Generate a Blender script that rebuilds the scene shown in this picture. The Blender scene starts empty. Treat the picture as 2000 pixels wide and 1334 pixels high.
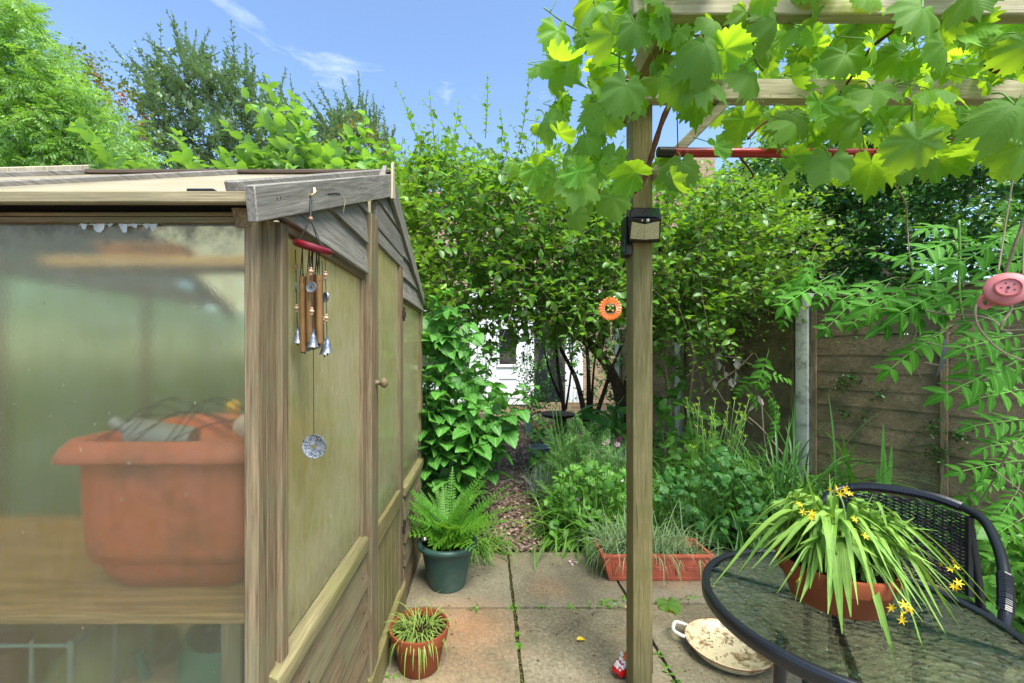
import bpy, bmesh, math
import numpy as np
from mathutils import Vector, Matrix
R = math.radians
sc = bpy.context.scene
col = sc.collection

# ------------------------------------------------------------------ camera
F, VX, VY, H = 845.0, 948.0, 690.0, 1.28
cd = bpy.data.cameras.new("camera")
cd.sensor_width = 36.0
cd.lens = 36.0 * F / 2000.0
cd.shift_x = (1000 - VX) / 2000.0
cd.shift_y = (VY - 667) / 2000.0
cd.clip_start = 0.05
cd.clip_end = 500
cam = bpy.data.objects.new("camera", cd)
col.objects.link(cam)
cam.location = (0, 0, H)
cam.rotation_euler = (R(90), 0, 0)
sc.camera = cam

# ------------------------------------------------------------------ sky, sun, exposure
SUN_EL, SUN_AZ = 62.0, 150.0          # azimuth clockwise from +Y
world = bpy.data.worlds.new("World")
sc.world = world
world.use_nodes = True
nt = world.node_tree
nt.nodes.clear()
N = nt.nodes.new
out = N("ShaderNodeOutputWorld")
bg = N("ShaderNodeBackground")
sky = N("ShaderNodeTexSky")
sky.sky_type = 'NISHITA'
sky.sun_disc = False
sky.sun_elevation = R(SUN_EL)
sky.sun_rotation = R(SUN_AZ)
sky.air_density = 1.1
sky.dust_density = 0.2
sky.ozone_density = 3.2
tc = N("ShaderNodeTexCoord")
mp = N("ShaderNodeMapping")
mp.inputs['Scale'].default_value = (2.2, 2.2, 7.0)
mp.inputs['Location'].default_value = (3.1, 0.4, 1.7)
nz = N("ShaderNodeTexNoise")
nz.inputs['Scale'].default_value = 1.6
nz.inputs['Detail'].default_value = 8
nz.inputs['Roughness'].default_value = 0.6
nz.inputs['Distortion'].default_value = 0.5
cr = N("ShaderNodeValToRGB")
cr.color_ramp.elements[0].position = 0.60
cr.color_ramp.elements[0].color = (0, 0, 0, 1)
cr.color_ramp.elements[1].position = 0.86
cr.color_ramp.elements[1].color = (.55, .55, .55, 1)
mx = N("ShaderNodeMix"); mx.data_type = 'RGBA'
mx.inputs['B'].default_value = (6.0, 6.2, 6.8, 1)
nt.links.new(tc.outputs['Generated'], mp.inputs['Vector'])
nt.links.new(mp.outputs['Vector'], nz.inputs['Vector'])
nt.links.new(nz.outputs['Fac'], cr.inputs['Fac'])
nt.links.new(cr.outputs['Color'], mx.inputs['Factor'])
nt.links.new(sky.outputs['Color'], mx.inputs['A'])
nt.links.new(mx.outputs['Result'], bg.inputs['Color'])
bg.inputs['Strength'].default_value = 0.108
nt.links.new(bg.outputs['Background'], out.inputs['Surface'])

sd = bpy.data.lights.new("sun", 'SUN')
sd.energy = 3.4
sd.angle = R(36)
sd.color = (1.0, 0.95, 0.86)
sun = bpy.data.objects.new("sun", sd)
col.objects.link(sun)
_d = Vector((math.sin(R(SUN_AZ)) * math.cos(R(SUN_EL)), math.cos(R(SUN_AZ)) * math.cos(R(SUN_EL)), math.sin(R(SUN_EL))))
sun.rotation_euler = (-_d).to_track_quat('-Z', 'Y').to_euler()
sun.location = _d * 30
sc.view_settings.view_transform = 'Standard'
sc.view_settings.look = 'None'
sc.view_settings.exposure = 1.55
sc.view_settings.gamma = 1.0
sc.view_settings.use_curve_mapping = False
cy = sc.cycles
cy.use_denoising = True
cy.max_bounces = 12
cy.diffuse_bounces = 5
cy.glossy_bounces = 3
cy.transmission_bounces = 8
cy.transparent_max_bounces = 12
cy.sample_clamp_indirect = 6
cy.use_adaptive_sampling = True
cy.adaptive_threshold = 0.015

# ------------------------------------------------------------------ helpers
def P(px, py, Y):
    """photo pixel + distance -> a point of the garden"""
    return np.array([(px - VX) / F * Y, Y, H - (py - VY) / F * Y])

def PG(px, py, z=0.0):
    """photo pixel on a horizontal plane at height z"""
    Y = F * (H - z) / (py - VY)
    return P(px, py, Y)

def lin(c):
    c = c / 255.0
    return c / 12.92 if c <= 0.04045 else ((c + 0.055) / 1.055) ** 2.4
def S(r, g, b):
    return (lin(r), lin(g), lin(b), 1.0)

OFF = {}
def tag(o, label=None, cat=None, group=None, kind=None):
    if label: o['label'] = label
    if cat: o['category'] = cat
    if group: o['group'] = group
    if kind: o['kind'] = kind
    return o

def thing(name, loc, label, cat, group=None):
    o = bpy.data.objects.new(name, None)
    o.empty_display_size = 0.1
    col.objects.link(o)
    o.location = [float(v) for v in loc]
    OFF[o.name] = np.array(loc, float)
    return tag(o, label, cat, group)

def mesh_obj(name, V, loops, starts, mat, parent=None, uv=None, var=None, smooth=True, sharp=None):
    V = np.asarray(V, np.float32)
    off = OFF.get(parent.name, np.zeros(3)) if parent is not None else np.zeros(3)
    V = V - off.astype(np.float32)
    me = bpy.data.meshes.new(name)
    loops = np.asarray(loops, np.int32); starts = np.asarray(starts, np.int32)
    me.vertices.add(len(V)); me.vertices.foreach_set('co', V.ravel())
    me.loops.add(len(loops)); me.loops.foreach_set('vertex_index', loops)
    me.polygons.add(len(starts)); me.polygons.foreach_set('loop_start', starts)
    if uv is not None:
        ul = me.uv_layers.new(name='UVMap')
        ul.data.foreach_set('uv', np.asarray(uv, np.float32)[loops].ravel())
    if var is not None:
        a = me.attributes.new('var', 'FLOAT', 'POINT')
        a.data.foreach_set('value', np.asarray(var, np.float32))
    me.polygons.foreach_set('use_smooth', np.full(len(starts), bool(smooth)))
    me.update(calc_edges=True)
    me.validate()
    if sharp is not None:
        me.set_sharp_from_angle(angle=R(sharp))
    me.materials.append(mat)
    o = bpy.data.objects.new(name, me)
    col.objects.link(o)
    if parent is not None:
        o.parent = parent
    OFF[o.name] = off
    return o

def nrm(a):
    a = np.asarray(a, float)
    return a / np.maximum(np.linalg.norm(a, axis=-1, keepdims=True), 1e-9)

class MB:
    def __init__(s): s.v = []; s.f = []; s.n = 0
    def add(s, V, Fs):
        s.v.append(np.asarray(V, float)); s.f += [[i + s.n for i in f] for f in Fs]; s.n += len(V); return s
    def box(s, a, b, rot=None, piv=None):
        a = np.array(a, float); b = np.array(b, float)
        V = np.array([[x, y, z] for x in (a[0], b[0]) for y in (a[1], b[1]) for z in (a[2], b[2])])
        if rot is not None:
            c = (a + b) / 2 if piv is None else np.array(piv)
            V = (V - c) @ np.array(rot).T + c
        return s.add(V, [(0, 1, 3, 2), (4, 6, 7, 5), (0, 4, 5, 1), (2, 3, 7, 6), (0, 2, 6, 4), (1, 5, 7, 3)])
    def hexa(s, q):        # 8 points: bottom loop then top loop
        return s.add(q, [(3, 2, 1, 0), (4, 5, 6, 7), (0, 1, 5, 4), (1, 2, 6, 5), (2, 3, 7, 6), (3, 0, 4, 7)])
    def beam(s, p, q, w, h, up=(0, 0, 1)):
        p = np.array(p, float); q = np.array(q, float); d = nrm(q - p)
        x = nrm(np.cross(d, up)); z = np.cross(x, d)
        c = [(-.5, -.5), (.5, -.5), (.5, .5), (-.5, .5)]
        return s.hexa([p + x * w * i + z * h * j for i, j in c] + [q + x * w * i + z * h * j for i, j in c])
    def tube(s, pts, r, n=8, cap=True, closed=False):
        pts = np.array(pts, float); m = len(pts)
        r = np.full(m, r, float) if np.isscalar(r) else np.array(r, float)
        if closed: t = np.roll(pts, -1, 0) - np.roll(pts, 1, 0)
        else: t = np.gradient(pts, axis=0)
        t = nrm(t); x = np.cross(t[0], (0, 0, 1) if abs(t[0][2]) < .9 else (1, 0, 0)); x = nrm(x)
        V = []; a = np.arange(n) * 2 * np.pi / n
        for i in range(m):
            x = nrm(x - t[i] * (x @ t[i])); y = np.cross(t[i], x)
            V.append(pts[i] + r[i] * (np.cos(a)[:, None] * x + np.sin(a)[:, None] * y))
        V = np.concatenate(V); Fs = []
        for i in range(m if closed else m - 1):
            j = (i + 1) % m
            for k in range(n):
                l = (k + 1) % n
                Fs.append((i * n + k, i * n + l, j * n + l, j * n + k))
        if cap and not closed:
            Fs.append(tuple(range(n))[::-1]); Fs.append(tuple((m - 1) * n + k for k in range(n)))
        return s.add(V, Fs)
    def lathe(s, prof, c, n=32, sx=1, sy=1, rot=None, fn=None, cap=True):
        a = np.arange(n) * 2 * np.pi / n; V = []
        for r, z in prof:
            V.append(np.c_[np.cos(a) * r * sx, np.sin(a) * r * sy, np.full(n, z)])
        V = np.concatenate(V)
        if fn: V = fn(V)
        if rot is not None: V = V @ np.array(rot).T
        V = V + np.array(c); Fs = []
        for i in range(len(prof) - 1):
            for k in range(n):
                l = (k + 1) % n
                Fs.append((i * n + k, i * n + l, (i + 1) * n + l, (i + 1) * n + k))
        if cap: Fs.append(tuple(range(n))[::-1]); Fs.append(tuple((len(prof) - 1) * n + k for k in range(n)))
        return s.add(V, Fs)
    def sphere(s, c, r, n=12, sc_=(1, 1, 1)):
        th = np.linspace(0.02, np.pi - 0.02, n // 2 + 2)
        return s.lathe([(r * math.sin(t) * sc_[0], -r * math.cos(t) * sc_[2]) for t in th], c, n)
    def build(s, name, mat, parent=None, bevel=0.0, seg=1, smooth=True, sharp=35):
        V = np.concatenate(s.v)
        if bevel > 0:
            bm = bmesh.new()
            vs = [bm.verts.new(p) for p in V]
            for f in s.f:
                try: bm.faces.new([vs[i] for i in f])
                except ValueError: pass
            bm.normal_update()
            es = [e for e in bm.edges if len(e.link_faces) == 2 and e.calc_face_angle(0) > R(30)]
            bmesh.ops.bevel(bm, geom=es, offset=bevel, segments=seg, affect='EDGES', profile=0.6)
            bmesh.ops.recalc_face_normals(bm, faces=bm.faces[:])
            bm.verts.index_update()
            V = np.array([v.co[:] for v in bm.verts])
            fs = [[v.index for v in f.verts] for f in bm.faces]
            bm.free()
        else: fs = s.f
        loops = [i for f in fs for i in f]
        starts = np.concatenate([[0], np.cumsum([len(f) for f in fs])[:-1]])
        return mesh_obj(name, V, loops, starts, mat, parent, smooth=smooth, sharp=sharp)

def spline(pts, n=8):
    """Catmull-Rom through pts"""
    p = np.array(pts, float); p = np.vstack([2 * p[0] - p[1], p, 2 * p[-1] - p[-2]]); o = []
    for i in range(1, len(p) - 2):
        for t in np.linspace(0, 1, n, endpoint=False):
            a, b, c, d = p[i - 1], p[i], p[i + 1], p[i + 2]
            o.append(.5 * (2 * b + (c - a) * t + (2 * a - 5 * b + 4 * c - d) * t * t + (3 * b - a - 3 * c + d) * t ** 3))
    o.append(p[-2]); return np.array(o)

def copy_tree(o, parent=None):
    c = o.copy(); col.objects.link(c)
    OFF[c.name] = OFF.get(o.name, np.zeros(3))
    if parent is not None: c.parent = parent
    for ch in [x for x in col.objects if x.parent == o]:
        copy_tree(ch, c)
    return c

# ------------------------------------------------------------------ node material helpers
class NT:
    def __init__(s, name):
        s.m = bpy.data.materials.new(name); s.m.use_nodes = True; s.t = s.m.node_tree
        s.t.nodes.clear(); s.o = s.t.nodes.new("ShaderNodeOutputMaterial")
    def n(s, typ, _props=None, **inp):
        nd = s.t.nodes.new(typ)
        for k, v in (_props or {}).items(): setattr(nd, k, v)
        for k, v in inp.items():
            k = k.replace('_', ' ')
            s.set(nd, k, v)
        return nd
    def set(s, nd, k, v):
        i = nd.inputs[int(k[1:])] if k[0] == '#' else nd.inputs[k]
        if isinstance(v, bpy.types.NodeSocket): s.t.links.new(v, i)
        elif isinstance(v, bpy.types.Node): s.t.links.new(v.outputs[0], i)
        else: i.default_value = v
    def math(s, op, a, b=0.0, c=0.0, clamp=False):
        nd = s.t.nodes.new("ShaderNodeMath"); nd.operation = op; nd.use_clamp = clamp
        for i, v in enumerate((a, b, c)): s.set(nd, '#%d' % i, v)
        return nd.outputs[0]
    def mix(s, f, a, b, blend='MIX'):
        nd = s.t.nodes.new("ShaderNodeMix"); nd.data_type = 'RGBA'; nd.blend_type = blend
        s.set(nd, 'Factor', f)
        for k, v in (('A', a), ('B', b)):
            i = [x for x in nd.inputs if x.name == k and x.type == 'RGBA'][0]
            if isinstance(v, bpy.types.NodeSocket): s.t.links.new(v, i)
            else: i.default_value = v
        return [x for x in nd.outputs if x.type == 'RGBA'][0]
    def ramp(s, f, stops):
        nd = s.t.nodes.new("ShaderNodeValToRGB"); e = nd.color_ramp.elements
        while len(e) > 1: e.remove(e[-1])
        for i, (p, c) in enumerate(stops):
            x = e[0] if i == 0 else e.new(p)
            x.position = p; x.color = c if len(c) == 4 else (*c, 1)
        s.set(nd, 'Fac', f); return nd.outputs[0]
    def coord(s, scale=(1, 1, 1), kind='Object', loc=(0, 0, 0)):
        t = s.t.nodes.new("ShaderNodeTexCoord"); m = s.t.nodes.new("ShaderNodeMapping"); so = t.outputs[kind]
        if getattr(s, 'pre', (0, 0, 0)) != (0, 0, 0):
            q = s.t.nodes.new("ShaderNodeMapping"); q.inputs['Rotation'].default_value = s.pre; s.t.links.new(so, q.inputs['Vector']); so = q.outputs[0]
        m.inputs['Scale'].default_value = scale; m.inputs['Location'].default_value = loc
        s.t.links.new(so, m.inputs['Vector']); return m.outputs[0]
    def noise(s, vec, scale=5, detail=4, rough=.55, dist=0.0):
        nd = s.n("ShaderNodeTexNoise", None, Vector=vec, Scale=scale, Detail=detail, Roughness=rough, Distortion=dist)
        return nd.outputs['Fac']
    def bump(s, h, strength=.3, dist=.01):
        return s.n("ShaderNodeBump", None, Height=h, Strength=strength, Distance=dist).outputs[0]
    def bsdf(s, **k): return s.n("ShaderNodeBsdfPrincipled", None, **k)
    def done(s, sh):
        s.t.links.new(sh if isinstance(sh, bpy.types.NodeSocket) else sh.outputs[0], s.o.inputs['Surface']); return s.m
    def island(s): return s.t.nodes.new("ShaderNodeNewGeometry").outputs['Random Per Island']

def G(v): return (v, v, v, 1)

def wood(name, c1, c2, axis, grain=1.0, stain=None, rough=.8, bump=.35, dark=None, tilt=0.0):
    m = NT(name); a = 'xyz'.index(axis)
    m.pre = (tilt, 0, 0)
    sc1 = [64.0] * 3; sc1[a] = 2.6
    sc2 = [260.0] * 3; sc2[a] = 9.0
    isl = m.island()
    shift = m.n("ShaderNodeVectorMath", {'operation': 'ADD'})
    m.set(shift, '#0', m.coord(sc1)); cmb = m.n("ShaderNodeCombineXYZ", None, X=m.math('MULTIPLY', isl, 37.0), Y=m.math('MULTIPLY', isl, 61.0), Z=m.math('MULTIPLY', isl, 23.0))
    m.set(shift, '#1', cmb.outputs[0])
    g1 = m.noise(shift.outputs[0], 1.0, 5, .6, .22 * grain)
    g2 = m.noise(m.coord(sc2), 1.0, 3, .6)
    g3 = m.noise(m.coord((1, 1, 1)), 5.0, 4, .6)
    f = m.math('MULTIPLY_ADD', g2, .75, m.math('MULTIPLY', g1, .5))
    c = m.ramp(f, [(.44, c1), (.62, tuple(.55 * x + .45 * y for x, y in zip(c1[:3], c2[:3]))), (.80, c2)])
    c = m.mix(m.math('MULTIPLY', m.math('SUBTRACT', isl, .5), .5, clamp=False), c, tuple(x * .55 for x in c1[:3]) + (1,))
    if stain: c = m.mix(m.ramp(g3, [(.45, G(0)), (.68, G(.75))]), c, stain)
    cracks = m.ramp(m.noise(m.coord(sc1, loc=(7, 3, 5)), 1.3, 3, .5, .1), [(.27, G(1)), (.315, G(0))])
    c = m.mix(m.math('MULTIPLY', cracks, .75), c, dark or tuple(x * .25 for x in c1[:3]) + (1,))
    sk = [9.0] * 3; sk[a] = 2.3
    vk = m.n("ShaderNodeTexVoronoi", None, Vector=m.coord(sk), Scale=1.0)
    kn = m.ramp(vk.outputs['Distance'], [(.05, G(1)), (.11, G(.55)), (.15, G(0))])
    kr = m.ramp(m.n("ShaderNodeSeparateXYZ", None, Vector=vk.outputs['Color']).outputs[0], [(.55, G(0)), (.6, G(.8))])
    c = m.mix(m.math('MULTIPLY', kn, kr), c, tuple(x * .35 for x in c1[:3]) + (1,))
    h = m.math('MULTIPLY_ADD', g2, .4, g1)
    b = m.bsdf(Base_Color=c, Roughness=rough, Normal=m.bump(h, bump, .004))
    b.inputs['Specular IOR Level'].default_value = .25
    return m.done(b)

def plain(name, c, rough=.5, metal=0.0, var=.15, scale=30.0, bump=.0, spec=.5, dirt=None, dirtscale=8.0):
    m = NT(name)
    n1 = m.noise(m.coord(), scale, 5, .6)
    cc = m.mix(m.ramp(n1, [(.3, G(0)), (.7, G(1))]), tuple(x * (1 - var) for x in c[:3]) + (1,), tuple(min(1, x * (1 + var)) for x in c[:3]) + (1,))
    if dirt:
        cc = m.mix(m.ramp(m.noise(m.coord(), dirtscale, 6, .65), [(.5, G(0)), (.68, G(.85))]), cc, dirt)
    k = dict(Base_Color=cc, Roughness=rough, Metallic=metal)
    if bump: k['Normal'] = m.bump(n1, bump, .003)
    b = m.bsdf(**k); b.inputs['Specular IOR Level'].default_value = spec
    return m.done(b)

def leafmat(name, c1, c2, trans, tf=.45, rough=.42, vein=None, tip=None, under=None, spec=.45, spots=False):
    """c1..c2 by leaf, trans: colour of the light that comes through"""
    m = NT(name)
    at = m.n("ShaderNodeAttribute", {'attribute_name': 'var'}).outputs['Fac']
    c = m.mix(at, c1, c2)
    ct = m.mix(at, tuple(x * .45 for x in trans[:3]) + (1,), tuple(min(1, x * 1.1) for x in trans[:3]) + (1,))
    n = m.noise(m.coord(), 45.0, 3, .6)
    c = m.mix(m.ramp(n, [(.35, G(0)), (.7, G(.35))]), c, tuple(x * 1.5 for x in c2[:3]) + (1,))
    if tip: c = m.mix(m.ramp(at, [(.93, G(0)), (.97, G(.85))]), c, tip); 
    nor = None
    if spots:
        sp_ = m.math('MULTIPLY', m.ramp(m.noise(m.coord(), 95.0, 3, .55), [(.66, G(0)), (.70, G(.8))]), m.ramp(m.noise(m.coord(loc=(3, 3, 3)), 7.0, 2, .5), [(.5, G(0)), (.6, G(1))]))
        c = m.mix(sp_, c, S(120, 84, 40)); ct = m.mix(sp_, ct, S(90, 60, 20))
    if vein == 'strap':
        uv = m.t.nodes.new("ShaderNodeTexCoord").outputs['UV']; sp = m.n("ShaderNodeSeparateXYZ", None, Vector=uv); x, y = sp.outputs[0], sp.outputs[1]
        rib = m.math('SINE', m.math('MULTIPLY', x, 44.0))
        c = m.mix(m.ramp(m.math('ABSOLUTE', x), [(.02, G(.35)), (.10, G(0))]), c, tuple(min(1, q * 1.7) for q in c2[:3]) + (1,))
        c = m.mix(m.math('MULTIPLY_ADD', rib, .12, .12), c, tuple(q * .55 for q in c1[:3]) + (1,))
        tb = m.ramp(m.math('ADD', y, m.math('MULTIPLY', at, .05)), [(.965, G(0)), (1.0, G(.9))])
        c = m.mix(tb, c, S(150, 112, 60)); ct = m.mix(tb, ct, S(120, 84, 40))
        nor = m.bump(m.math('MULTIPLY_ADD', rib, .5, n), .3, .002)
    elif vein:
        uv = m.t.nodes.new("ShaderNodeTexCoord").outputs['UV']
        sp = m.n("ShaderNodeSeparateXYZ", None, Vector=uv)
        x, y = sp.outputs[0], sp.outputs[1]
        if vein == 'palm':
            th = m.math('ARCTAN2', x, y)
            w = R(54)
            ph = m.math('SUBTRACT', m.math('FLOORED_MODULO', m.math('ADD', th, w / 2), w), w / 2)
            r = m.math('SQRT', m.math('ADD', m.math('MULTIPLY', x, x), m.math('MULTIPLY', y, y)))
            a = m.math('MULTIPLY', r, m.math('COSINE', ph)); b = m.math('ABSOLUTE', m.math('MULTIPLY', r, m.math('SINE', ph)))
            fr = 9.0
        else:
            a = y; b = m.math('ABSOLUTE', x); fr = 9.0
        main = m.ramp(b, [(.011, G(1)), (.028, G(0))])
        side = m.math('FRACT', m.math('MULTIPLY', m.math('SUBTRACT', a, m.math('MULTIPLY', b, .9)), fr))
        sv = m.ramp(m.math('ABSOLUTE', m.math('SUBTRACT', side, .5)), [(.03, G(.55)), (.11, G(0))])
        v = m.math('MAXIMUM', main, sv)
        c = m.mix(m.math('MULTIPLY', v, .58), c, tuple(min(1, x * 2.2 + .03) for x in c2[:3]) + (1,))
        ct = m.mix(m.math('MULTIPLY', v, .28), ct, tuple(x * .6 for x in trans[:3]) + (1,))
        blister = m.ramp(m.math('ABSOLUTE', m.math('SUBTRACT', side, .5)), [(.0, G(0)), (.35, G(1))])
        nor = m.bump(m.math('MULTIPLY_ADD', n, 1.2, blister), .16, .003)
    else:
        nor = m.bump(n, .2, .004)
    if under:
        bf = m.t.nodes.new("ShaderNodeNewGeometry").outputs['Backfacing']
        c = m.mix(bf, c, under)
    b = m.bsdf(Base_Color=c, Roughness=rough, Normal=nor)
    b.inputs['Specular IOR Level'].default_value = spec
    t = m.n("ShaderNodeBsdfTranslucent", None, Color=ct)
    return m.done(m.n("ShaderNodeMixShader", None, **{'Fac': tf, '#1': b.outputs[0], '#2': t.outputs[0]}))

# ------------------------------------------------------------------ leaf templates: (V, faces, uv)
def leaf_t(w=.5, n=5, curl=.25, fold=.25, teeth=0, point=1.0, base=.0, twist=0.0):
    """single blade, length 1 along +y"""
    ts = np.linspace(0, 1, n + 1); V = []; UV = []
    for i, t in enumerate(ts):
        ww = w * .5 * (math.sin(math.pi * min(1, t ** (.75 * point) if t > 0 else 0)) ** .8 if 0 < t < 1 else base * (t == 0))
        if teeth and 0 < t < 1: ww *= (1.10 if i % 2 else .9)
        z = -curl * t * t
        tw = twist * t
        V += [(-ww * math.cos(tw), t * (1 - .12 * curl), z + fold * ww - ww * math.sin(tw)), (0, t * (1 - .12 * curl), z), (ww * math.cos(tw), t * (1 - .12 * curl), z + fold * ww + ww * math.sin(tw))]
        UV += [(-ww, t), (0, t), (ww, t)]
    Fs = []
    for i in range(n):
        a = i * 3
        Fs += [(a, a + 1, a + 4, a + 3), (a + 1, a + 2, a + 5, a + 4)]
    return np.array(V), Fs, np.array(UV)

def small_t(w=.55, curl=.2, fold=.2):
    V = [(0, 0, 0), (-w / 2, .45, fold * w / 2 - curl * .2), (0, .5, -curl * .25), (w / 2, .45, fold * w / 2 - curl * .2), (0, 1, -curl)]
    return np.array(V), [(0, 2, 1), (0, 3, 2), (1, 2, 4), (2, 3, 4)], np.array([(0, 0), (-w / 2, .45), (0, .5), (w / 2, .45), (0, 1)])

def joined(ts):
    V = []; Fs = []; U = []; n = 0
    for (v, f, u) in ts:
        V.append(v); U.append(u); Fs += [tuple(i + n for i in q) for q in f]; n += len(v)
    return np.concatenate(V), Fs, np.concatenate(U)

def place_t(t, pos, ang, size, up=0.0, roll=0.0):
    """rotate a template in its plane by ang (0 = +y), scale, move"""
    v, f, u = t
    v = v * size
    c, s = math.cos(roll), math.sin(roll); v = v @ np.array([[c, 0, s], [0, 1, 0], [-s, 0, c]]).T
    c, s = math.cos(up), math.sin(up); v = v @ np.array([[1, 0, 0], [0, c, -s], [0, s, c]]).T
    c, s = math.cos(ang), math.sin(ang); v = v @ np.array([[c, s, 0], [-s, c, 0], [0, 0, 1]]).T
    return v + np.array(pos), f, u

def pinnate_t(pairs=6, lw=.36, ll=.26, rng=None, droop=.35, blade=None, gap=.16):
    rng = rng or np.random.default_rng(0); ts = []
    for i in range(pairs):
        y = gap + (1 - gap - ll * .7) * i / (pairs - 1) ; z = -droop * y * y
        s = ll * (.75 + .35 * math.sin(math.pi * (i + .6) / pairs))
        for sg in (-1, 1):
            b = blade or small_t(lw, .25, .25)
            ts.append(place_t(b, (0, y, z), sg * R(62 + rng.normal(0, 6)), s * (1 + rng.normal(0, .08)), R(-14 + rng.normal(0, 10)), rng.normal(0, .2)))
    ye = 1 - ll * .7
    ts.append(place_t(blade or small_t(lw, .25, .25), (0, ye, -droop * ye * ye), rng.normal(0, .1), ll, R(-35)))
    st = np.array([(x, y, -droop * y * y + .004) for y in np.linspace(0, ye, 6) for x in (-.006, .006)])
    ts.append((st, [(2 * i, 2 * i + 1, 2 * i + 3, 2 * i + 2) for i in range(5)], np.c_[st[:, 0] * 0 + .0, st[:, 1]]))
    return joined(ts)

def vine_t(rng, nr=5, na=84, droop=.3):
    """lobed, toothed grape leaf; petiole at origin, tip along +y, about 1 unit long"""
    th = np.linspace(-math.pi * .965, math.pi * .965, na)
    d = np.degrees(np.abs(th))
    r = np.interp(d, [0, 14, 27, 42, 55, 68, 80, 95, 110, 128, 150, 165, 174], [1.0, .92, .82, .80, .88, .84, .74, .72, .76, .70, .64, .52, .16])
    r = r * (1 + rng.normal(0, .025, na)) 
    tt = (np.arange(na) % 4); saw = np.array([-.045, .015, .065, .0])[tt] * np.interp(d, [0, 150, 174], [1.1, 1, .1])
    r = r + saw + np.where(np.arange(na) == na // 2, .06, 0)
    V = [(0, 0, 0)]; ph = rng.uniform(0, 6, 3); am = rng.uniform(.03, .10, 3)
    asym = rng.uniform(-.12, .12)
    for k in range(1, nr + 1):
        q = k / nr
        rr = r * q if k == nr else (r * .75 + .25 * np.interp(d, [0, 174], [.8, .45])) * q
        x = rr * np.sin(th); y = rr * np.cos(th)
        fold = .18 * np.abs(np.sin(th * 180 / 54 * math.pi / math.pi)) * rr * 0
        z = -droop * (x * x * 1.1 + np.maximum(y, 0) ** 2 * 1.0) + am[0] * q * np.sin(th * 3 + ph[0]) + am[1] * q * q * np.sin(th * 7 + ph[1]) + .010 * q * np.cos(th * 360 / 54) + asym * x
        V += list(zip(x, y, z))
    Fs = [(0, 1 + i, 2 + i)[::-1] for i in range(na - 1)]
    for k in range(nr - 1):
        a = 1 + k * na; b = a + na
        Fs += [(a + i, b + i, b + i + 1, a + i + 1)[::-1] for i in range(na - 1)]
    V = np.array(V)
    return V, [f[::-1] for f in Fs], V[:, :2].copy()

def lobed_t(rng, lobes=5, na=25, depth=.4, droop=.25):
    """small geranium / columbine type leaf"""
    th = np.linspace(-2.6, 2.6, na)
    r = .5 + .5 * (1 - depth + depth * np.abs(np.cos(th * lobes / 2 * (math.pi / 2.6) / 1.0))) * .9
    r = r * (1 + rng.normal(0, .05, na)) * .62
    V = [(0, 0, 0)] + [(.5 * a * math.sin(t), .5 * a * math.cos(t), .03) for a, t in zip(r, th)] + [(a * math.sin(t), a * math.cos(t), -droop * a * a) for a, t in zip(r, th)]
    Fs = [(0, 2 + i, 1 + i) for i in range(na - 1)] + [(1 + i, 2 + i, 2 + na + i, 1 + na + i) for i in range(na - 1)]
    V = np.array(V); return V, Fs, V[:, :2].copy()

def frames(d, n):
    y = nrm(d); n = n - y * np.sum(n * y, -1, keepdims=True); n = nrm(n); x = np.cross(y, n)
    return np.stack([x, y, n], -1)          # columns

class Leaves:
    """gathers leaf instances, builds one mesh"""
    def __init__(s, seed=0): s.V = []; s.L = []; s.T = []; s.U = []; s.A = []; s.nv = 0; s.r = np.random.default_rng(seed)
    def add(s, temps, pos, d, n, size, var=None):
        pos = np.asarray(pos, float); m = len(pos)
        if m == 0: return s
        size = np.broadcast_to(np.asarray(size, float), (m,)); Rm = frames(np.asarray(d, float), np.broadcast_to(np.asarray(n, float), (m, 3)))
        if var is None: var = s.r.uniform(0, 1, m)
        pick = s.r.integers(0, len(temps), m)
        for k, (tv, tf, tu) in enumerate(temps):
            ix = np.nonzero(pick == k)[0]
            if len(ix) == 0: continue
            W = np.einsum('mij,vj->mvi', Rm[ix], tv) * size[ix, None, None] + pos[ix, None, :]
            nv = len(tv); lf = np.array([i for f in tf for i in f]); tot = np.array([len(f) for f in tf])
            s.V.append(W.reshape(-1, 3)); s.U.append(np.tile(tu, (len(ix), 1))); s.A.append(np.repeat(np.asarray(var)[ix], nv))
            s.L.append((lf[None] + (np.arange(len(ix)) * nv)[:, None] + s.nv).ravel()); s.T.append(np.tile(tot, len(ix)))
            s.nv += nv * len(ix)
        return s
    def raw(s, V, faces, uv=None, var=.5):
        V = np.asarray(V, float)
        s.V.append(V); s.U.append(V[:, :2] * 0 if uv is None else np.asarray(uv, float)); s.A.append(np.full(len(V), var))
        s.L.append(np.array([i for f in faces for i in f]) + s.nv); s.T.append(np.array([len(f) for f in faces])); s.nv += len(V)
        return s
    def build(s, name, mat, parent=None, uv=True):
        T = np.concatenate(s.T); st = np.concatenate([[0], np.cumsum(T)[:-1]])
        return mesh_obj(name, np.concatenate(s.V), np.concatenate(s.L), st, mat, parent, np.concatenate(s.U) if uv else None, np.concatenate(s.A))

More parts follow.
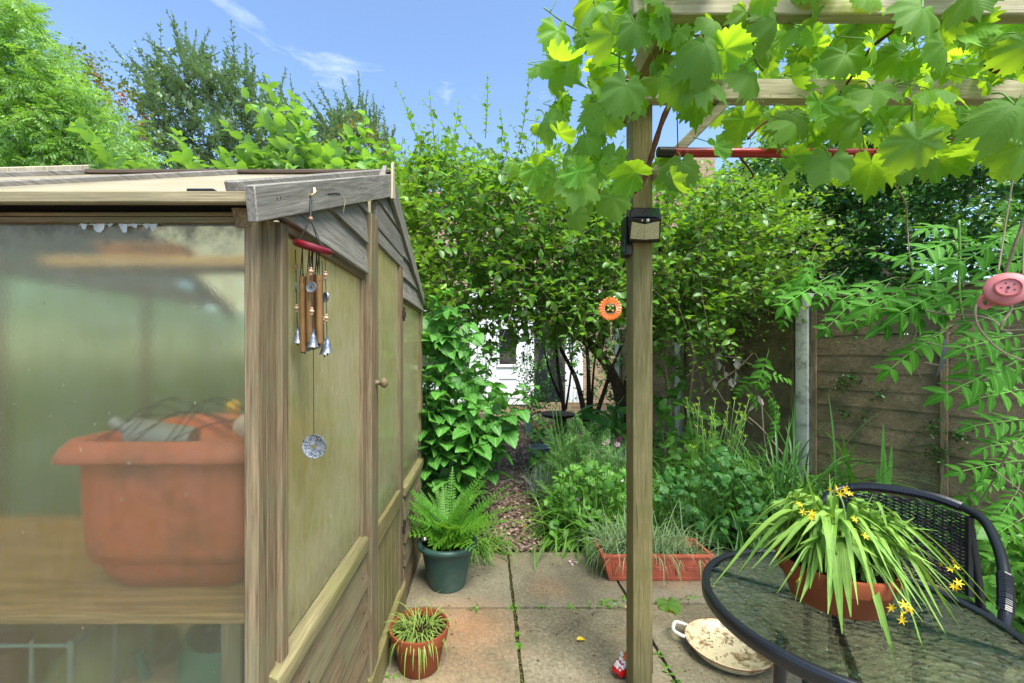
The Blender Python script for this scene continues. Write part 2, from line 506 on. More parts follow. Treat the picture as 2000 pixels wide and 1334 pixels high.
def shoots(rng, LV, temps, base, dirs, length, nleaf, size, droop=.15, spread=1.0, bendv=.18, up=.25, twigs=None, twig_r=.003, t0=.12, flat=.5, var=None, tipsmall=.55):
    """leafy shoots: leaves into LV, stems into the MB twigs"""
    base = np.asarray(base, float); m = len(base); d = nrm(dirs); L = np.broadcast_to(np.asarray(length, float), (m,))
    bend = rng.normal(0, bendv, (m, 3))
    def at(t):
        t = t[..., None]
        return base[:, None] + d[:, None] * (L[:, None, None] * t) + (bend[:, None] + np.array([0, 0, -droop])) * (L[:, None, None] * t * t)
    t = np.linspace(t0, 1, nleaf)[None] + rng.uniform(-.5, .5, (m, nleaf)) / nleaf * .8
    t = np.clip(t, .02, 1)
    pos = at(t); tan = nrm(at(np.clip(t + .02, 0, 1.1)) - at(t - .02))
    ref = np.where(np.abs(tan[..., 2:3]) > .85, np.array([1., 0, 0]), np.array([0, 0, 1.]))
    p = nrm(np.cross(tan, ref)); q = np.cross(tan, p)
    phi = np.arange(nleaf)[None] * 2.4 + rng.uniform(0, 6.28, (m, 1)) + rng.normal(0, .3, (m, nleaf))
    side = p * np.cos(phi)[..., None] + q * (np.sin(phi) * flat)[..., None]
    ld = nrm(tan * .55 + nrm(side) * spread + np.array([0, 0, up]) + rng.normal(0, .15, (m, nleaf, 3)))
    nn = np.array([0, 0, 1.]) + tan * .35 + rng.normal(0, .35, (m, nleaf, 3))
    sz = size * (1 - (1 - tipsmall) * np.clip((t - .6) / .4, 0, 1)) * rng.uniform(.75, 1.2, (m, nleaf))
    vr = None
    if var is not None: vr = np.clip(rng.normal(var, .18, (m, 1)) + rng.normal(0, .12, (m, nleaf)) + .25 * np.clip(t - .75, 0, 1), 0, .9).ravel()
    LV.add(temps, pos.reshape(-1, 3), ld.reshape(-1, 3), nn.reshape(-1, 3), sz.ravel(), vr)
    if twigs is not None:
        tt = np.broadcast_to(np.linspace(0, 1, 5)[None], (m, 5)); c = at(tt)
        for i in range(m): twigs.tube(c[i], np.linspace(twig_r, twig_r * .35, 5), 4, cap=False)

def in_poly(x, y, poly):
    c = np.zeros(len(x), bool); n = len(poly)
    for i in range(n):
        x1, y1 = poly[i]; x2, y2 = poly[(i + 1) % n]
        if y1 == y2: continue
        k = ((y1 > y) != (y2 > y)) & (x < (x2 - x1) * (y - y1) / (y2 - y1) + x1); c ^= k
    return c

def sample(rng, poly, n, Y0, Y1):
    poly = np.array(poly, float); lo = poly.min(0); hi = poly.max(0); o = []; k = 0
    while k < n:
        x = rng.uniform(lo[0], hi[0], n * 2); y = rng.uniform(lo[1], hi[1], n * 2)
        g = in_poly(x, y, poly); Y = rng.uniform(Y0, Y1, n * 2)
        q = np.c_[(x - VX) / F * Y, Y, H - (y - VY) / F * Y][g]; o.append(q); k += len(q)
    return np.concatenate(o)[:n]

def strap(LV, base, d, length, width, droop, n=9, fold=.35, rng=None, tipw=.1, var=.5, twist=0.0, kink=None, wmid=.35):
    """arching strap leaf"""
    d = nrm(np.array(d, float)); base = np.array(base, float)
    t = np.linspace(0, 1, n); g = np.array([0, 0, -1.0])
    c = np.zeros((n, 3)); c[0] = base; dd = d.copy(); st = length / (n - 1)
    for i in range(1, n):
        dd = nrm(dd + g * droop * (2.2 / n) * (1.0 + 1.5 * t[i]))
        c[i] = c[i - 1] + dd * st
    tan = nrm(np.gradient(c, axis=0)); h = np.cross(d, (0, 0, 1)); h = nrm(h) if np.linalg.norm(h) > .05 else np.array([1., 0, 0])
    a = twist * t
    V = []; UV = []
    for i in range(n):
        s_ = h * math.cos(a[i]) + np.cross(tan[i], h) * math.sin(a[i]); up = np.cross(s_, tan[i])
        w = width * .5 * (np.interp(t[i], [0, wmid, .8, 1], [.6, 1, .62, tipw]))
        V += [c[i] - s_ * w + up * w * fold, c[i], c[i] + s_ * w + up * w * fold]; UV += [(-.5, t[i]), (0, t[i]), (.5, t[i])]
    Fs = []
    for i in range(n - 1):
        k = i * 3; Fs += [(k, k + 1, k + 4, k + 3), (k + 1, k + 2, k + 5, k + 4)]
    LV.raw(V, Fs, UV, var); return c
# ================================================================== materials
GREY1, GREY2 = S(92, 88, 80), S(156, 151, 143)
BRN1, BRN2 = S(86, 71, 52), S(146, 127, 99)
W = {}
for ax in 'xyz':
    W['grey' + ax] = wood('weathered_grey_wood_' + ax, GREY1, GREY2, ax, 1.0, S(118, 116, 108))
    W['brown' + ax] = wood('weathered_brown_wood_' + ax, BRN1, BRN2, ax, .8, S(112, 112, 84))
    W['olive' + ax] = wood('green_treated_wood_' + ax, S(108, 98, 60), S(150, 138, 98), ax, .7, S(104, 102, 58), bump=.25)
    W['pale' + ax] = wood('pale_sawn_wood_' + ax, S(150, 138, 110), S(206, 198, 176), ax, .6, S(160, 156, 130), bump=.2)
    W['fence' + ax] = wood('old_fence_wood_' + ax, S(94, 80, 60), S(170, 149, 116), ax, .9, S(92, 86, 64), bump=.35)
W['barge_near'] = wood('sloping_grey_wood_near', GREY1, GREY2, 'y', 1.0, S(118, 116, 108), tilt=-R(23.5))
W['barge_far'] = wood('sloping_grey_wood_far', GREY1, GREY2, 'y', 1.0, S(118, 116, 108), tilt=R(23.5))
M = {}
M['black_metal'] = plain('black_painted_metal', S(26, 29, 34), .34, .0, .15, 60, .05)
M['rattan'] = plain('black_plastic_rattan', S(30, 33, 40), .33, 0, .2, 80, .1)
M['black_plastic'] = plain('black_plastic', S(16, 16, 18), .38, 0, .2, 60)
M['terracotta'] = plain('terracotta', S(132, 68, 40), .75, 0, .18, 14, .15, .25, S(120, 66, 44), 6)
M['terracotta_plastic'] = plain('terracotta_plastic', S(200, 102, 76), .5, 0, .08, 20, .03, .4, S(150, 84, 62), 7)
M['green_pot'] = plain('dark_green_glazed_plastic', S(50, 80, 72), .42, 0, .12, 25, .05, .4, S(80, 100, 88), 5)
M['soil'] = plain('dark_potting_soil', S(44, 34, 26), .95, 0, .5, 90, .9, .1)
M['red_tube'] = plain('red_lacquered_tube', S(150, 22, 26), .3, 0, .08, 40)
M['cord'] = plain('dark_cord', S(34, 32, 32), .7)
M['string'] = plain('pale_string', S(150, 138, 112), .85, 0, .2, 300, .3)
M['bark'] = plain('tree_bark', S(66, 54, 44), .9, 0, .4, 40, .7, .2, S(84, 84, 66), 9)
M['dark_bark'] = plain('dark_shrub_bark', S(40, 33, 29), .9, 0, .4, 40, .7, .2)
M['vine_bark'] = plain('brown_vine_cane', S(92, 58, 40), .8, 0, .35, 60, .5, .2)
M['green_stem'] = plain('green_stem', S(98, 136, 60), .55, 0, .2, 60)
M['twig'] = plain('thin_brown_twig', S(92, 78, 60), .85, 0, .3, 60)
M['dry_twig'] = plain('dry_grey_twig', S(150, 134, 112), .85, 0, .25, 80)
M['white_upvc'] = plain('white_plastic_cladding', S(232, 234, 238), .35, 0, .02, 6)
M['dark_glass'] = plain('dark_window_glass', S(34, 38, 42), .08, 0, .1, 4, 0, .8)
M['concrete'] = plain('rough_concrete_post', S(184, 188, 176), .95, 0, .14, 130, .6, .2, S(104, 108, 96), 10)
M['pewter'] = plain('aged_pewter', S(128, 136, 146), .42, .7, .35, 140, .35)
M['cream_enamel'] = None

def slab_mat():
    m = NT('worn_concrete_slab')
    v = m.coord(); isl = m.island()
    a = m.noise(v, 3.2, 6, .62); b = m.noise(v, 60, 5, .7); c = m.noise(v, 320, 2, .5); d = m.noise(m.coord(loc=(4, 2, 0)), 2.3, 4, .55)
    base = m.ramp(m.math('MULTIPLY_ADD', b, .6, m.math('MULTIPLY', a, .5)), [(.40, S(84, 76, 57)), (.55, S(128, 118, 92)), (.72, S(166, 155, 128))])
    base = m.mix(m.math('MULTIPLY', isl, .35), base, S(136, 130, 112))
    base = m.mix(m.ramp(d, [(.53, G(0)), (.66, G(.22))]), base, S(172, 128, 92))
    def blot(x, y, r_, k):
        vd = m.n("ShaderNodeVectorMath", {'operation': 'DISTANCE'}); m.set(vd, '#0', v); vd.inputs[1].default_value = (x, y, 0)
        q = m.math('SUBTRACT', 1.0, m.math('DIVIDE', vd.outputs['Value'], r_), clamp=True)
        return m.math('MULTIPLY', m.math('MULTIPLY', q, m.math('MULTIPLY_ADD', a, 2.2, -.35, clamp=True)), k, clamp=True)
    base = m.mix(blot(-.08, 2.02, .30, .55), base, S(190, 122, 74))
    base = m.mix(blot(.36, 2.36, .16, .45), base, S(186, 130, 86))
    base = m.mix(blot(-.12, 1.66, .2, .5), base, S(178, 140, 100))
    base = m.mix(m.ramp(m.noise(m.coord(loc=(1, 7, 0)), 5, 5, .6), [(.55, G(0)), (.72, G(.55))]), base, S(96, 98, 70))
    base = m.mix(m.ramp(c, [(.28, G(.8)), (.40, G(0))]), base, S(72, 66, 54))
    base = m.mix(m.ramp(m.noise(m.coord(loc=(9, 1, 0)), 150, 2, .5), [(.66, G(0)), (.74, G(.6))]), base, S(200, 196, 180))
    return m.done(m.bsdf(Base_Color=base, Roughness=m.math('MULTIPLY_ADD', b, .3, .55), Normal=m.bump(m.math('MULTIPLY_ADD', c, .5, b), .35, .004)))
M['slab'] = slab_mat()

def earth_mat(name, c1, c2, sc_=60):
    m = NT(name); v = m.coord()
    b = m.noise(v, sc_, 6, .7); a = m.noise(v, 2.5, 4, .6)
    c = m.ramp(m.math('MULTIPLY_ADD', b, .7, m.math('MULTIPLY', a, .3)), [(.32, c1), (.7, c2)])
    return m.done(m.bsdf(Base_Color=c, Roughness=.95, Normal=m.bump(b, .9, .02)))
M['earth'] = earth_mat('garden_soil', S(40, 33, 24), S(84, 72, 50))
M['path'] = earth_mat('wood_chip_base', S(74, 58, 48), S(132, 110, 92), 120)

def chips_mat():
    m = NT('wood_chips'); i = m.island()
    return m.done(m.bsdf(Base_Color=m.ramp(i, [(0, S(76, 58, 50)), (.4, S(124, 98, 84)), (.75, S(152, 130, 112)), (1, S(186, 166, 146))]), Roughness=.9))
M['chips'] = chips_mat()

def tile_mat():
    m = NT('clay_roof_tiles'); v = m.coord()
    br = m.n("ShaderNodeTexBrick", None, Vector=m.coord((1, 1, 1), 'UV'), Color1=S(146, 112, 98), Color2=S(120, 92, 84), Mortar=S(48, 38, 36), Scale=1.0)
    br.inputs['Mortar Size'].default_value = .012; br.inputs['Brick Width'].default_value = .2; br.inputs['Row Height'].default_value = .12
    c = m.mix(m.ramp(m.noise(v, 3, 5, .6), [(.45, G(0)), (.7, G(.6))]), br.outputs['Color'], S(150, 140, 126))
    return m.done(m.bsdf(Base_Color=c, Roughness=.9))
M['tiles'] = tile_mat()
def brick_mat():
    m = NT('yellow_brick')
    br = m.n("ShaderNodeTexBrick", None, Vector=m.coord((1, 1, 1), 'UV'), Color1=S(158, 132, 100), Color2=S(134, 108, 82), Mortar=S(160, 152, 136), Scale=1.0)
    br.inputs['Mortar Size'].default_value = .008; br.inputs['Brick Width'].default_value = .225; br.inputs['Row Height'].default_value = .075
    return m.done(m.bsdf(Base_Color=br.outputs['Color'], Roughness=.9, Normal=m.bump(br.outputs['Fac'], -.4, .005)))
M['brick'] = brick_mat()

def frost(name, tint, haze, rough, hz, streak, transp=.0, glow=.5, algae=.62, grime=None):
    """obscured horticultural sheet: rough clear sheet with milky algae film"""
    m = NT(name)
    v = m.coord((14, 14, 4.5)); st = m.noise(v, 3, 6, .7, .4); big = m.noise(m.coord(), 2.2, 4, .6); fine = m.noise(m.coord(), 260, 2, .5)
    spk = m.ramp(m.noise(m.coord((1, 1, .6)), 75, 2, .5), [(.72, G(0)), (.76, G(1))])
    f = m.math('ADD', m.math('MULTIPLY', m.math('ADD', m.math('MULTIPLY', st, .6), big), .55 * streak), hz - .3 * streak, clamp=True)
    f = m.math('MAXIMUM', f, m.math('MULTIPLY', spk, .7))
    hc = m.mix(m.ramp(m.math('MULTIPLY_ADD', st, .55, m.math('MULTIPLY', big, .55)), [(.42, G(0)), (.66, G(1))]), haze, tuple(x * algae for x in (haze[0] * 1.0, haze[1] * 1.02, haze[2] * .62)) + (1,))
    drip = m.ramp(m.noise(m.coord((60, 60, 2.2)), 1.0, 4, .6), [(.60, G(0)), (.72, G(.5))])
    hc = m.mix(drip, hc, tuple(x * .5 for x in haze[:3]) + (1,))
    if grime:
        zz = m.n("ShaderNodeSeparateXYZ", None, Vector=m.coord()).outputs[2]
        gq = m.math('MULTIPLY_ADD', m.math('SUBTRACT', m.noise(m.coord((9, 9, 9)), 3, 5, .65), .5), .16 * (1 if grime[0] < grime[1] else -1), zz)
        gf = m.ramp(m.math('DIVIDE', m.math('SUBTRACT', gq, grime[0]), grime[1] - grime[0]), [(.0, G(.75)), (.5, G(.28)), (1.0, G(0))])
        hc = m.mix(gf, hc, S(104, 88, 54)); f = m.math('MAXIMUM', f, m.math('MULTIPLY', gf, .9))
    re = m.n("ShaderNodeBsdfRefraction", None, Color=tint, Roughness=rough, IOR=1.32, Normal=m.bump(fine, .06, .002))
    tr = m.n("ShaderNodeBsdfTransparent", None, Color=tint)
    see = m.n("ShaderNodeMixShader", None, **{'Fac': transp, '#1': re.outputs[0], '#2': tr.outputs[0]})
    di = m.n("ShaderNodeBsdfDiffuse", None, Color=hc); tl = m.n("ShaderNodeBsdfTranslucent", None, Color=hc)
    film = m.n("ShaderNodeMixShader", None, **{'Fac': glow, '#1': di.outputs[0], '#2': tl.outputs[0]})
    body = m.n("ShaderNodeMixShader", None, **{'Fac': f, '#1': see.outputs[0], '#2': film.outputs[0]})
    gl = m.n("ShaderNodeBsdfGlossy", None, Color=(1, 1, 1, 1), Roughness=.16)
    fr = m.n("ShaderNodeFresnel", None, IOR=1.45)
    return m.done(m.n("ShaderNodeMixShader", None, **{'Fac': m.math('MULTIPLY', fr.outputs[0], .6), '#1': body.outputs[0], '#2': gl.outputs[0]}))
M['front_pane'] = frost('obscured_glazing', (.93, .97, .92, 1), S(214, 212, 198), .15, .10, .13, .0, .6, .62, (1.535, 1.46))
M['side_pane'] = frost('algae_stained_glazing', (.96, .95, .82, 1), S(248, 238, 204), .26, .42, .30, .0, .5, .68, (.60, .74))
M['back_pane'] = frost('garden_side_glazing', (.9, .95, .85, 1), S(206, 206, 188), .3, .34, .2, .5, .8)
def roof_mat():
    m = NT('cream_polycarbonate'); n = m.noise(m.coord(), 6, 4, .6)
    c = m.ramp(n, [(.3, S(226, 214, 180)), (.7, S(246, 240, 220))])
    a = m.n("ShaderNodeBsdfTranslucent", None, Color=c); b = m.bsdf(Base_Color=c, Roughness=.3)
    t = m.n("ShaderNodeBsdfTransparent", None, Color=(.95, .92, .8, 1))
    x = m.n("ShaderNodeMixShader", None, **{'Fac': .6, '#1': a.outputs[0], '#2': b.outputs[0]})
    return m.done(m.n("ShaderNodeMixShader", None, **{'Fac': .48, '#1': x.outputs[0], '#2': t.outputs[0]}))
M['roof_sheet'] = roof_mat()

# ================================================================== ground
def sheet(name, poly, z, mat, kind='structure'):
    V = [(x, y, z) for x, y in poly]
    o = mesh_obj(name, V, list(range(len(V))), [0], mat); return tag(o, kind=kind)
sheet('ground', [(-90, -30), (90, -30), (90, 150), (-90, 150)], -.016, M['earth'])
rg = np.random.default_rng(5)
b = MB()
xs = [-2.256, -1.656, -1.056, -.456, .144, .744, 1.344, 1.944, 2.544]
ys = [2.790, 2.178, 1.576, .974, .372, -.23, -.83]
for i in range(len(xs) - 1):
    for j in range(len(ys) - 1):
        oy = .035 if xs[i] > .7 else 0
        t = rg.normal(0, .0012, 4); g = .0055
        x0, x1, y1, y0 = xs[i] + g, xs[i + 1] - g, ys[j] + oy - g, ys[j + 1] + oy + g
        q = [(x0, y0, -.05), (x1, y0, -.05), (x1, y1, -.05), (x0, y1, -.05), (x0, y0, t[0]), (x1, y0, t[1]), (x1, y1, t[2]), (x0, y1, t[3])]
        top = []; nn = 16
        for k in range(4):
            u, w_ = np.array(q[4 + k]), np.array(q[4 + (k + 1) % 4]); inn = (np.array(q[4:]).mean(0) - (u + w_) / 2); inn = inn / np.linalg.norm(inn); inn[2] = 0
            jit = np.abs(rg.normal(0, .0016, nn)) + np.where(rg.uniform(0, 1, nn) < .07, rg.uniform(.004, .010, nn), 0); jit[0] = rg.uniform(.001, .006)
            for i2 in range(nn): top.append(u + (w_ - u) * i2 / nn + inn * jit[i2])
        bot = [(x_, y_, -.05) for x_, y_, z_ in top]; m4 = len(top)
        b.add(bot + top, [tuple(range(m4))[::-1], tuple(range(m4, 2 * m4))] + [(k, (k + 1) % m4, m4 + (k + 1) % m4, m4 + k) for k in range(m4)])
tag(b.build('patio', M['slab'], bevel=.004, seg=2), kind='structure')
# path of wood chips
c = np.array([(.15, 2.78), (.17, 3.2), (.24, 4.0), (.33, 5.0), (.40, 6.0), (.44, 7.2), (.46, 9.15)]); hw = np.array([.19, .17, .17, .19, .22, .3, .45])
V = []; L = []; stt = []
for (x, y), w in zip(c, hw): V += [(x - w, y, -.012), (x, y, .0), (x + w, y, -.012)]
for i in range(len(c) - 1):
    for k in (0, 1):
        a = i * 3 + k; stt.append(len(L)); L += [a, a + 1, a + 4, a + 3]
tag(mesh_obj('path', V, L, stt, M['path']), kind='structure')
lv = Leaves(3); n = 5200
yy = 2.8 + 5.5 * rg.uniform(0, 1, n) ** 1.8; xx = np.interp(yy, c[:, 1], c[:, 0]) + rg.normal(0, .5, n) * np.interp(yy, c[:, 1], hw) * 1.05
tv, tf, tu = np.array([(-.5, 0, 0), (.5, 0, 0), (.4, 1, .12), (-.35, 1.05, .1)]), [(0, 1, 2, 3)], np.zeros((4, 2))
an = rg.uniform(0, 6.28, n)
lv.add([(tv * [.45, 1, 1], tf, tu), (tv * [.8, .8, 1.6], tf, tu)], np.c_[xx, yy, rg.uniform(-.006, .008, n)], np.c_[np.cos(an), np.sin(an), rg.normal(0, .25, n)], np.c_[rg.normal(0, .35, n), rg.normal(0, .35, n), np.ones(n)], rg.uniform(.012, .034, n))
tag(lv.build('wood_chips', M['chips']), kind='stuff')

# ================================================================== greenhouse
GX = -.42; gy0, gy1, gyr = .80, 2.885, 1.84; gxl = -1.70
SL = (2.04 - 1.562) / (1.84 - .76)
def zroof(Y): return 2.035 - abs(Y - gyr) * SL
gh = thing('greenhouse', (-1.05, 1.84, 0), 'small weathered timber greenhouse with cloudy panes and a narrow door', 'greenhouse')
def gp(m, name, mat, bevel=.0025, par=None, **k): return m.build(name, mat, par or gh, bevel=bevel, **k)
# front wall
gp(MB().box((-.447, .80, 0), (GX, .835, 1.541)), 'corner_post', W['brownz'])
gp(MB().box((GX - .03, .8395, 0), (GX - .003, .874, 1.545)), 'corner_post', W['brownz'])
gp(MB().box((gxl, .80, 0), (gxl + .04, .835, 1.541)), 'corner_post', W['brownz'])
gp(MB().box((gxl, .802, 1.523), (-.4475, .83, 1.5335)), 'head_rail', W['brownx'], .001)
gp(MB().box((gxl, .799, 1.5345), (-.449, .83, 1.5420)), 'head_rail', W['brownx'], .002)
gp(MB().box((gxl + .042, .811, .36), (-.4485, .815, 1.5225)), 'front_pane', M['front_pane'], 0, sharp=30)
b = MB()
for i in range(3): b.box((gxl + .042, .805, .01 + i * .115), (-.449, .822, .12 + i * .115))
gp(b, 'cladding', W['greyx'])
# roof: edge board, sheets, rafters, ridge
gp(MB().box((gxl - .02, .752, 1.5425), (-.405, .768, 1.5625)), 'eaves_board', wood('weathered_eaves_wood', S(112, 102, 78), S(170, 157, 124), 'x', .8, S(122, 116, 88)), .002)
gp(MB().box((gxl, .769, 1.5435), (-.43, .835, 1.553)), 'soffit', plain('eaves_shade_black', S(12, 10, 9), .95, spec=.1), 0)  # near-black colour carries the shade under the eaves overhang
for sgn in (-1, 1):
    o = (.76 if sgn < 0 else 2.92)
    b = MB()
    for x0, x1 in ((gxl + .01, -1.062), (-1.038, -.425)):
        b.hexa([(x0, o, zroof(o) + .001), (x1, o, zroof(o) + .001), (x1, gyr, zroof(gyr) + .001), (x0, gyr, zroof(gyr) + .001),
                (x0, o, zroof(o) + .006), (x1, o, zroof(o) + .006), (x1, gyr, zroof(gyr) + .006), (x0, gyr, zroof(gyr) + .006)])
    gp(b, 'roof_sheet', M['roof_sheet'], 0)
    for x in (gxl + .01, -1.05, -.447):
        if sgn > 0 or x > -1.7:
            gp(MB().beam((x, o + (.02 if sgn < 0 else -.02) + (0.0 if x < -.5 else -.02), zroof(o) + .016), (x, gyr - .01 * sgn * -1, zroof(gyr) + .012), .024, .020), 'rafter_cap', W['greyy'], .003)
        gp(MB().beam((x, o + .03 * -sgn, zroof(o) - .025), (x, gyr, zroof(gyr) - .025), .03, .045), 'rafter', W['browny'], .002)
gp(MB().box((gxl + .02, gyr - .03, 2.036), (-.40, gyr + .03, 2.052)).box((gxl + .0, gyr - .018, 1.95), (-.42, gyr + .018, 2.0)), 'ridge_board', wood('dark_ridge_wood', S(60, 48, 40), S(110, 96, 84), 'x'), .003)
# barge boards
def barge(x, ya, za, yb, zb, h0, h1):
    t = .018
    return MB().hexa([(x, ya, za - h0), (x + t, ya, za - h0), (x + t, yb, zb - h1), (x, yb, zb - h1), (x, ya - .012, za), (x + t, ya - .012, za), (x + t, yb, zb), (x, yb, zb)])
gp(barge(-.412, .750, 1.567, 1.812, 2.030, .060, .095), 'barge_board', W['barge_near'], .002)
gp(barge(-.412, 2.80, 1.650, 1.835, 2.052, .055, .11), 'barge_board', W['barge_far'], .002)
gp(MB().hexa([(-.393, 1.79, 1.92), (-.383, 1.79, 1.92), (-.383, 1.845, 1.935), (-.393, 1.845, 1.935), (-.393, 1.80, 2.072), (-.383, 1.80, 2.072), (-.383, 1.822, 2.085), (-.393, 1.822, 2.085)]), 'finial_board', W['palez'], .002)
gp(barge(gxl - .02, .70, 1.55, 1.86, 2.09, .08, .08), 'barge_board', W['palez'], .002)
gp(barge(gxl - .02, 2.95, 1.56, 1.845, 2.052, .08, .08), 'barge_board', W['greyy'], .002)
for x0, x1 in ((-1.30, -.853), (-.535, -.492)):
    pass
for x in (-.94 + .0, -.50):
    gp(MB().box((x - .024, .757, 1.5635), (x + .024, .775, 1.569)), 'roof_clip', M['black_plastic'], .0015)
# gable framing on the path side
def ystud(y0, y1, z0, z1, name='stud', mat='brownz', x0=GX - .03, x1=GX + .002): gp(MB().box((x0, y0, z0), (x1, y1, z1)), name, W[mat])
ystud(.880, .912, .60, 1.548, mat='brownz', x1=GX + .006)
ystud(1.478, 1.512, .60, 1.535)
ystud(2.155, 2.20, .05, 1.63, mat='greyz')
ystud(2.80, 2.885, .0, 1.60)
gp(MB().box((GX - .02, .91, 1.535), (GX + .002, 1.49, 1.556)), 'head_rail', W['browny'])
gp(MB().box((GX - .02, 2.2, 1.542), (GX + .002, 2.8, 1.562)), 'head_rail', W['browny'])
def sill(y0, y1, z): gp(MB().hexa([(GX - .03, y0, z - .05), (GX + .016, y0, z - .05), (GX + .016, y1, z - .05), (GX - .03, y1, z - .05), (GX - .03, y0, z + .016), (GX + .018, y0, z - .006), (GX + .018, y1, z - .006), (GX - .03, y1, z + .016)]), 'sill', wood('greenish_sill_wood', S(102, 94, 62), S(154, 144, 106), 'y', .6, S(124, 124, 74)), .003)
sill(.845, 1.50, .648); sill(2.2, 2.84, .60)
gp(MB().box((GX - .014, .913, .66), (GX - .010, 1.4775, 1.535)), 'side_pane', M['side_pane'], 0)
gp(MB().box((GX - .014, 2.201, .61), (GX - .010, 2.799, 1.545)), 'side_pane', M['side_pane'], 0)
def boards(y0, y1, zs, name, ztop=True, x=GX):
    b = MB()
    for z in zs:
        z1 = z + .108
        a0, a1 = y0, y1
        if ztop:   # clip under the roof slope
            lim = lambda zz: (gyr - (2.02 - zz) / SL, gyr + (2.02 - zz) / SL)
            p0, p1 = lim(z); q0, q1 = lim(z1)
            a0, a1 = max(y0, p0), min(y1, p1); c0, c1 = max(y0, q0), min(y1, q1)
            if a1 - a0 < .03: continue
            if z1 > 2.0: c0 = c1 = gyr
        else: c0, c1 = a0, a1
        b.hexa([(x - .012, a0, z), (x + .016, a0, z), (x + .016, a1, z), (x - .012, a1, z), (x - .012, c0, z1), (x + .004, c0, z1), (x + .004, c1, z1), (x - .012, c1, z1)])
    return b
gz = [1.555 + .104 * i for i in range(5)]
gp(boards(.84, 1.503, gz, 'b'), 'gable_board', W['greyy'], .002)
gp(boards(2.155, 2.84, gz, 'b'), 'gable_board', W['greyy'], .002)
gp(boards(1.503, 2.155, gz[3:], 'b', x=GX - .004), 'gable_board', W['greyy'], .002)
gp(boards(.84, 1.50, [.595 - .118 * (i + 1) for i in range(5)], 'b', False), 'cladding', W['browny'], .002)
gp(boards(2.2, 2.84, [.548 - .118 * (i + 1) for i in range(5)], 'b', False), 'cladding', W['browny'], .002)
# door, standing a little ajar
dr = MB().box((GX - .012, 1.512, .10), (GX + .022, 1.612, 1.775)).build('door', W['brownz'], gh, bevel=.004)
gp(MB().box((GX - .012, 2.075, .10), (GX + .012, 2.150, 1.70)), 'door_stile', W['brownz'], .003, dr)
gp(MB().box((GX - .01, 1.613, 1.70), (GX + .012, 2.152, 1.752)).box((GX - .008, 1.613, 1.755), (GX + .014, 2.152, 1.85)), 'door_head', W['greyy'], .003, dr)
gp(MB().box((GX - .01, 1.613, .545), (GX + .014, 2.074, .625)), 'door_rail', W['olivey'], .004, dr)
gp(MB().box((GX - .01, 1.50, .035), (GX + .026, 2.16, .145)), 'door_rail', W['olivey'], .004, dr)
b = MB()
for i in range(6): b.box((GX - .008, 1.614 + i * .0768, .146), (GX + .004, 1.688 + i * .0768, .5445))
gp(b, 'door_boards', W['olivez'], .002, dr)
gp(MB().box((GX - .004, 1.613, .6255), (GX, 2.0745, 1.699)), 'door_pane', M['side_pane'], 0, dr)
K = (GX + .022, 1.575, 1.172)
gp(MB().lathe([(.0, 0), (.012, .0), (.009, .006), (.007, .012), (.012, .018), (.018, .026), (.018, .034), (.011, .041), (0, .043)], K, 20, rot=[[0, 0, 1], [0, 1, 0], [-1, 0, 0]]), 'door_knob', W['brownx'], 0, dr)
for z in (.40, 1.46): gp(MB().box((GX + .0125, 2.12, z), (GX + .017, 2.20, z + .03)).tube([(GX + .016, 2.153, z - .02), (GX + .016, 2.153, z + .05)], .005, 8), 'hinge', plain('rusty_iron', S(58, 42, 36), .8, .3), 0, dr)
# back and far gable glazing, floor
gp(MB().box((gxl, 2.86, .6), (GX - .03, 2.864, 1.55)), 'back_pane', M['back_pane'], 0)
gp(MB().box((gxl, .84, .6), (gxl + .004, 2.86, 1.55)), 'back_pane', M['back_pane'], 0)
gp(MB().box((gxl, 2.85, .0), (GX - .03, 2.875, .6)).box((gxl - .01, .84, .0), (gxl + .012, 2.85, .6)), 'cladding', W['brownx'], .002)
for x in (-1.27, -.85): gp(MB().box((x - .018, 2.845, .6), (x + .018, 2.859, 1.56)), 'stud', W['brownz'])
for y in (1.5, 2.15): gp(MB().box((gxl + .005, y - .018, .6), (gxl + .022, y + .018, 1.6)), 'stud', W['brownz'])
b = MB()
for z in (1.555, 1.66, 1.765, 1.87): b.box((gxl - .01, gyr - (2.02 - z - .1) / SL, z), (gxl + .008, gyr + (2.02 - z - .1) / SL, z + .1))
gp(b, 'gable_board', W['greyy'])

nm = plain('rusty_nail', S(44, 36, 32), .7, .5)
for (px, py) in ((541, 388), (548, 386), (704, 367), (642, 380), (663, 379)): MB().sphere(P(px, py, .394 * F / (VX - px)), .0028, 8, (.5, 1, 1)).build('nail', nm, gh)
for (y, z) in ((.93, 1.58), (1.45, 1.60), (1.20, 1.69), (1.46, 1.70), (2.25, 1.60), (2.6, 1.59), (1.0, .52), (1.44, .53), (1.0, .40), (1.45, .41), (1.45, .28), (1.57, .58), (2.03, .59), (1.57, .1), (2.1, .1)): MB().sphere((GX + (.012 if z > 1 else .013), y, z), .003, 8, (.6, 1, 1)).build('nail', nm, gh)
MB().tube([P(640, 379, .394 * F / 308 + .0), P(652, 377, .392 * F / 296), P(664, 379, .394 * F / 284)], .0012, 5).build('staple', nm, gh)
MB().tube(spline([P(668, 380, 1.185), P(674, 392, 1.19), P(672, 405, 1.185), P(671, 415, 1.185)], 5), .0008, 5).build('string_end', M['string'], gh)
rp = np.random.default_rng(60); V = []; Fs = []; k = 0
for x in np.linspace(-.76, -.605, 34):
    h = rp.uniform(.001, .017) * (1 if rp.uniform() < .8 else .2); V += [(x, .8105 - rp.uniform(.0, .004), 1.5222), (x + rp.uniform(-.002, .002), .8095 - rp.uniform(.001, .006), 1.5222 - h)]; k += 1
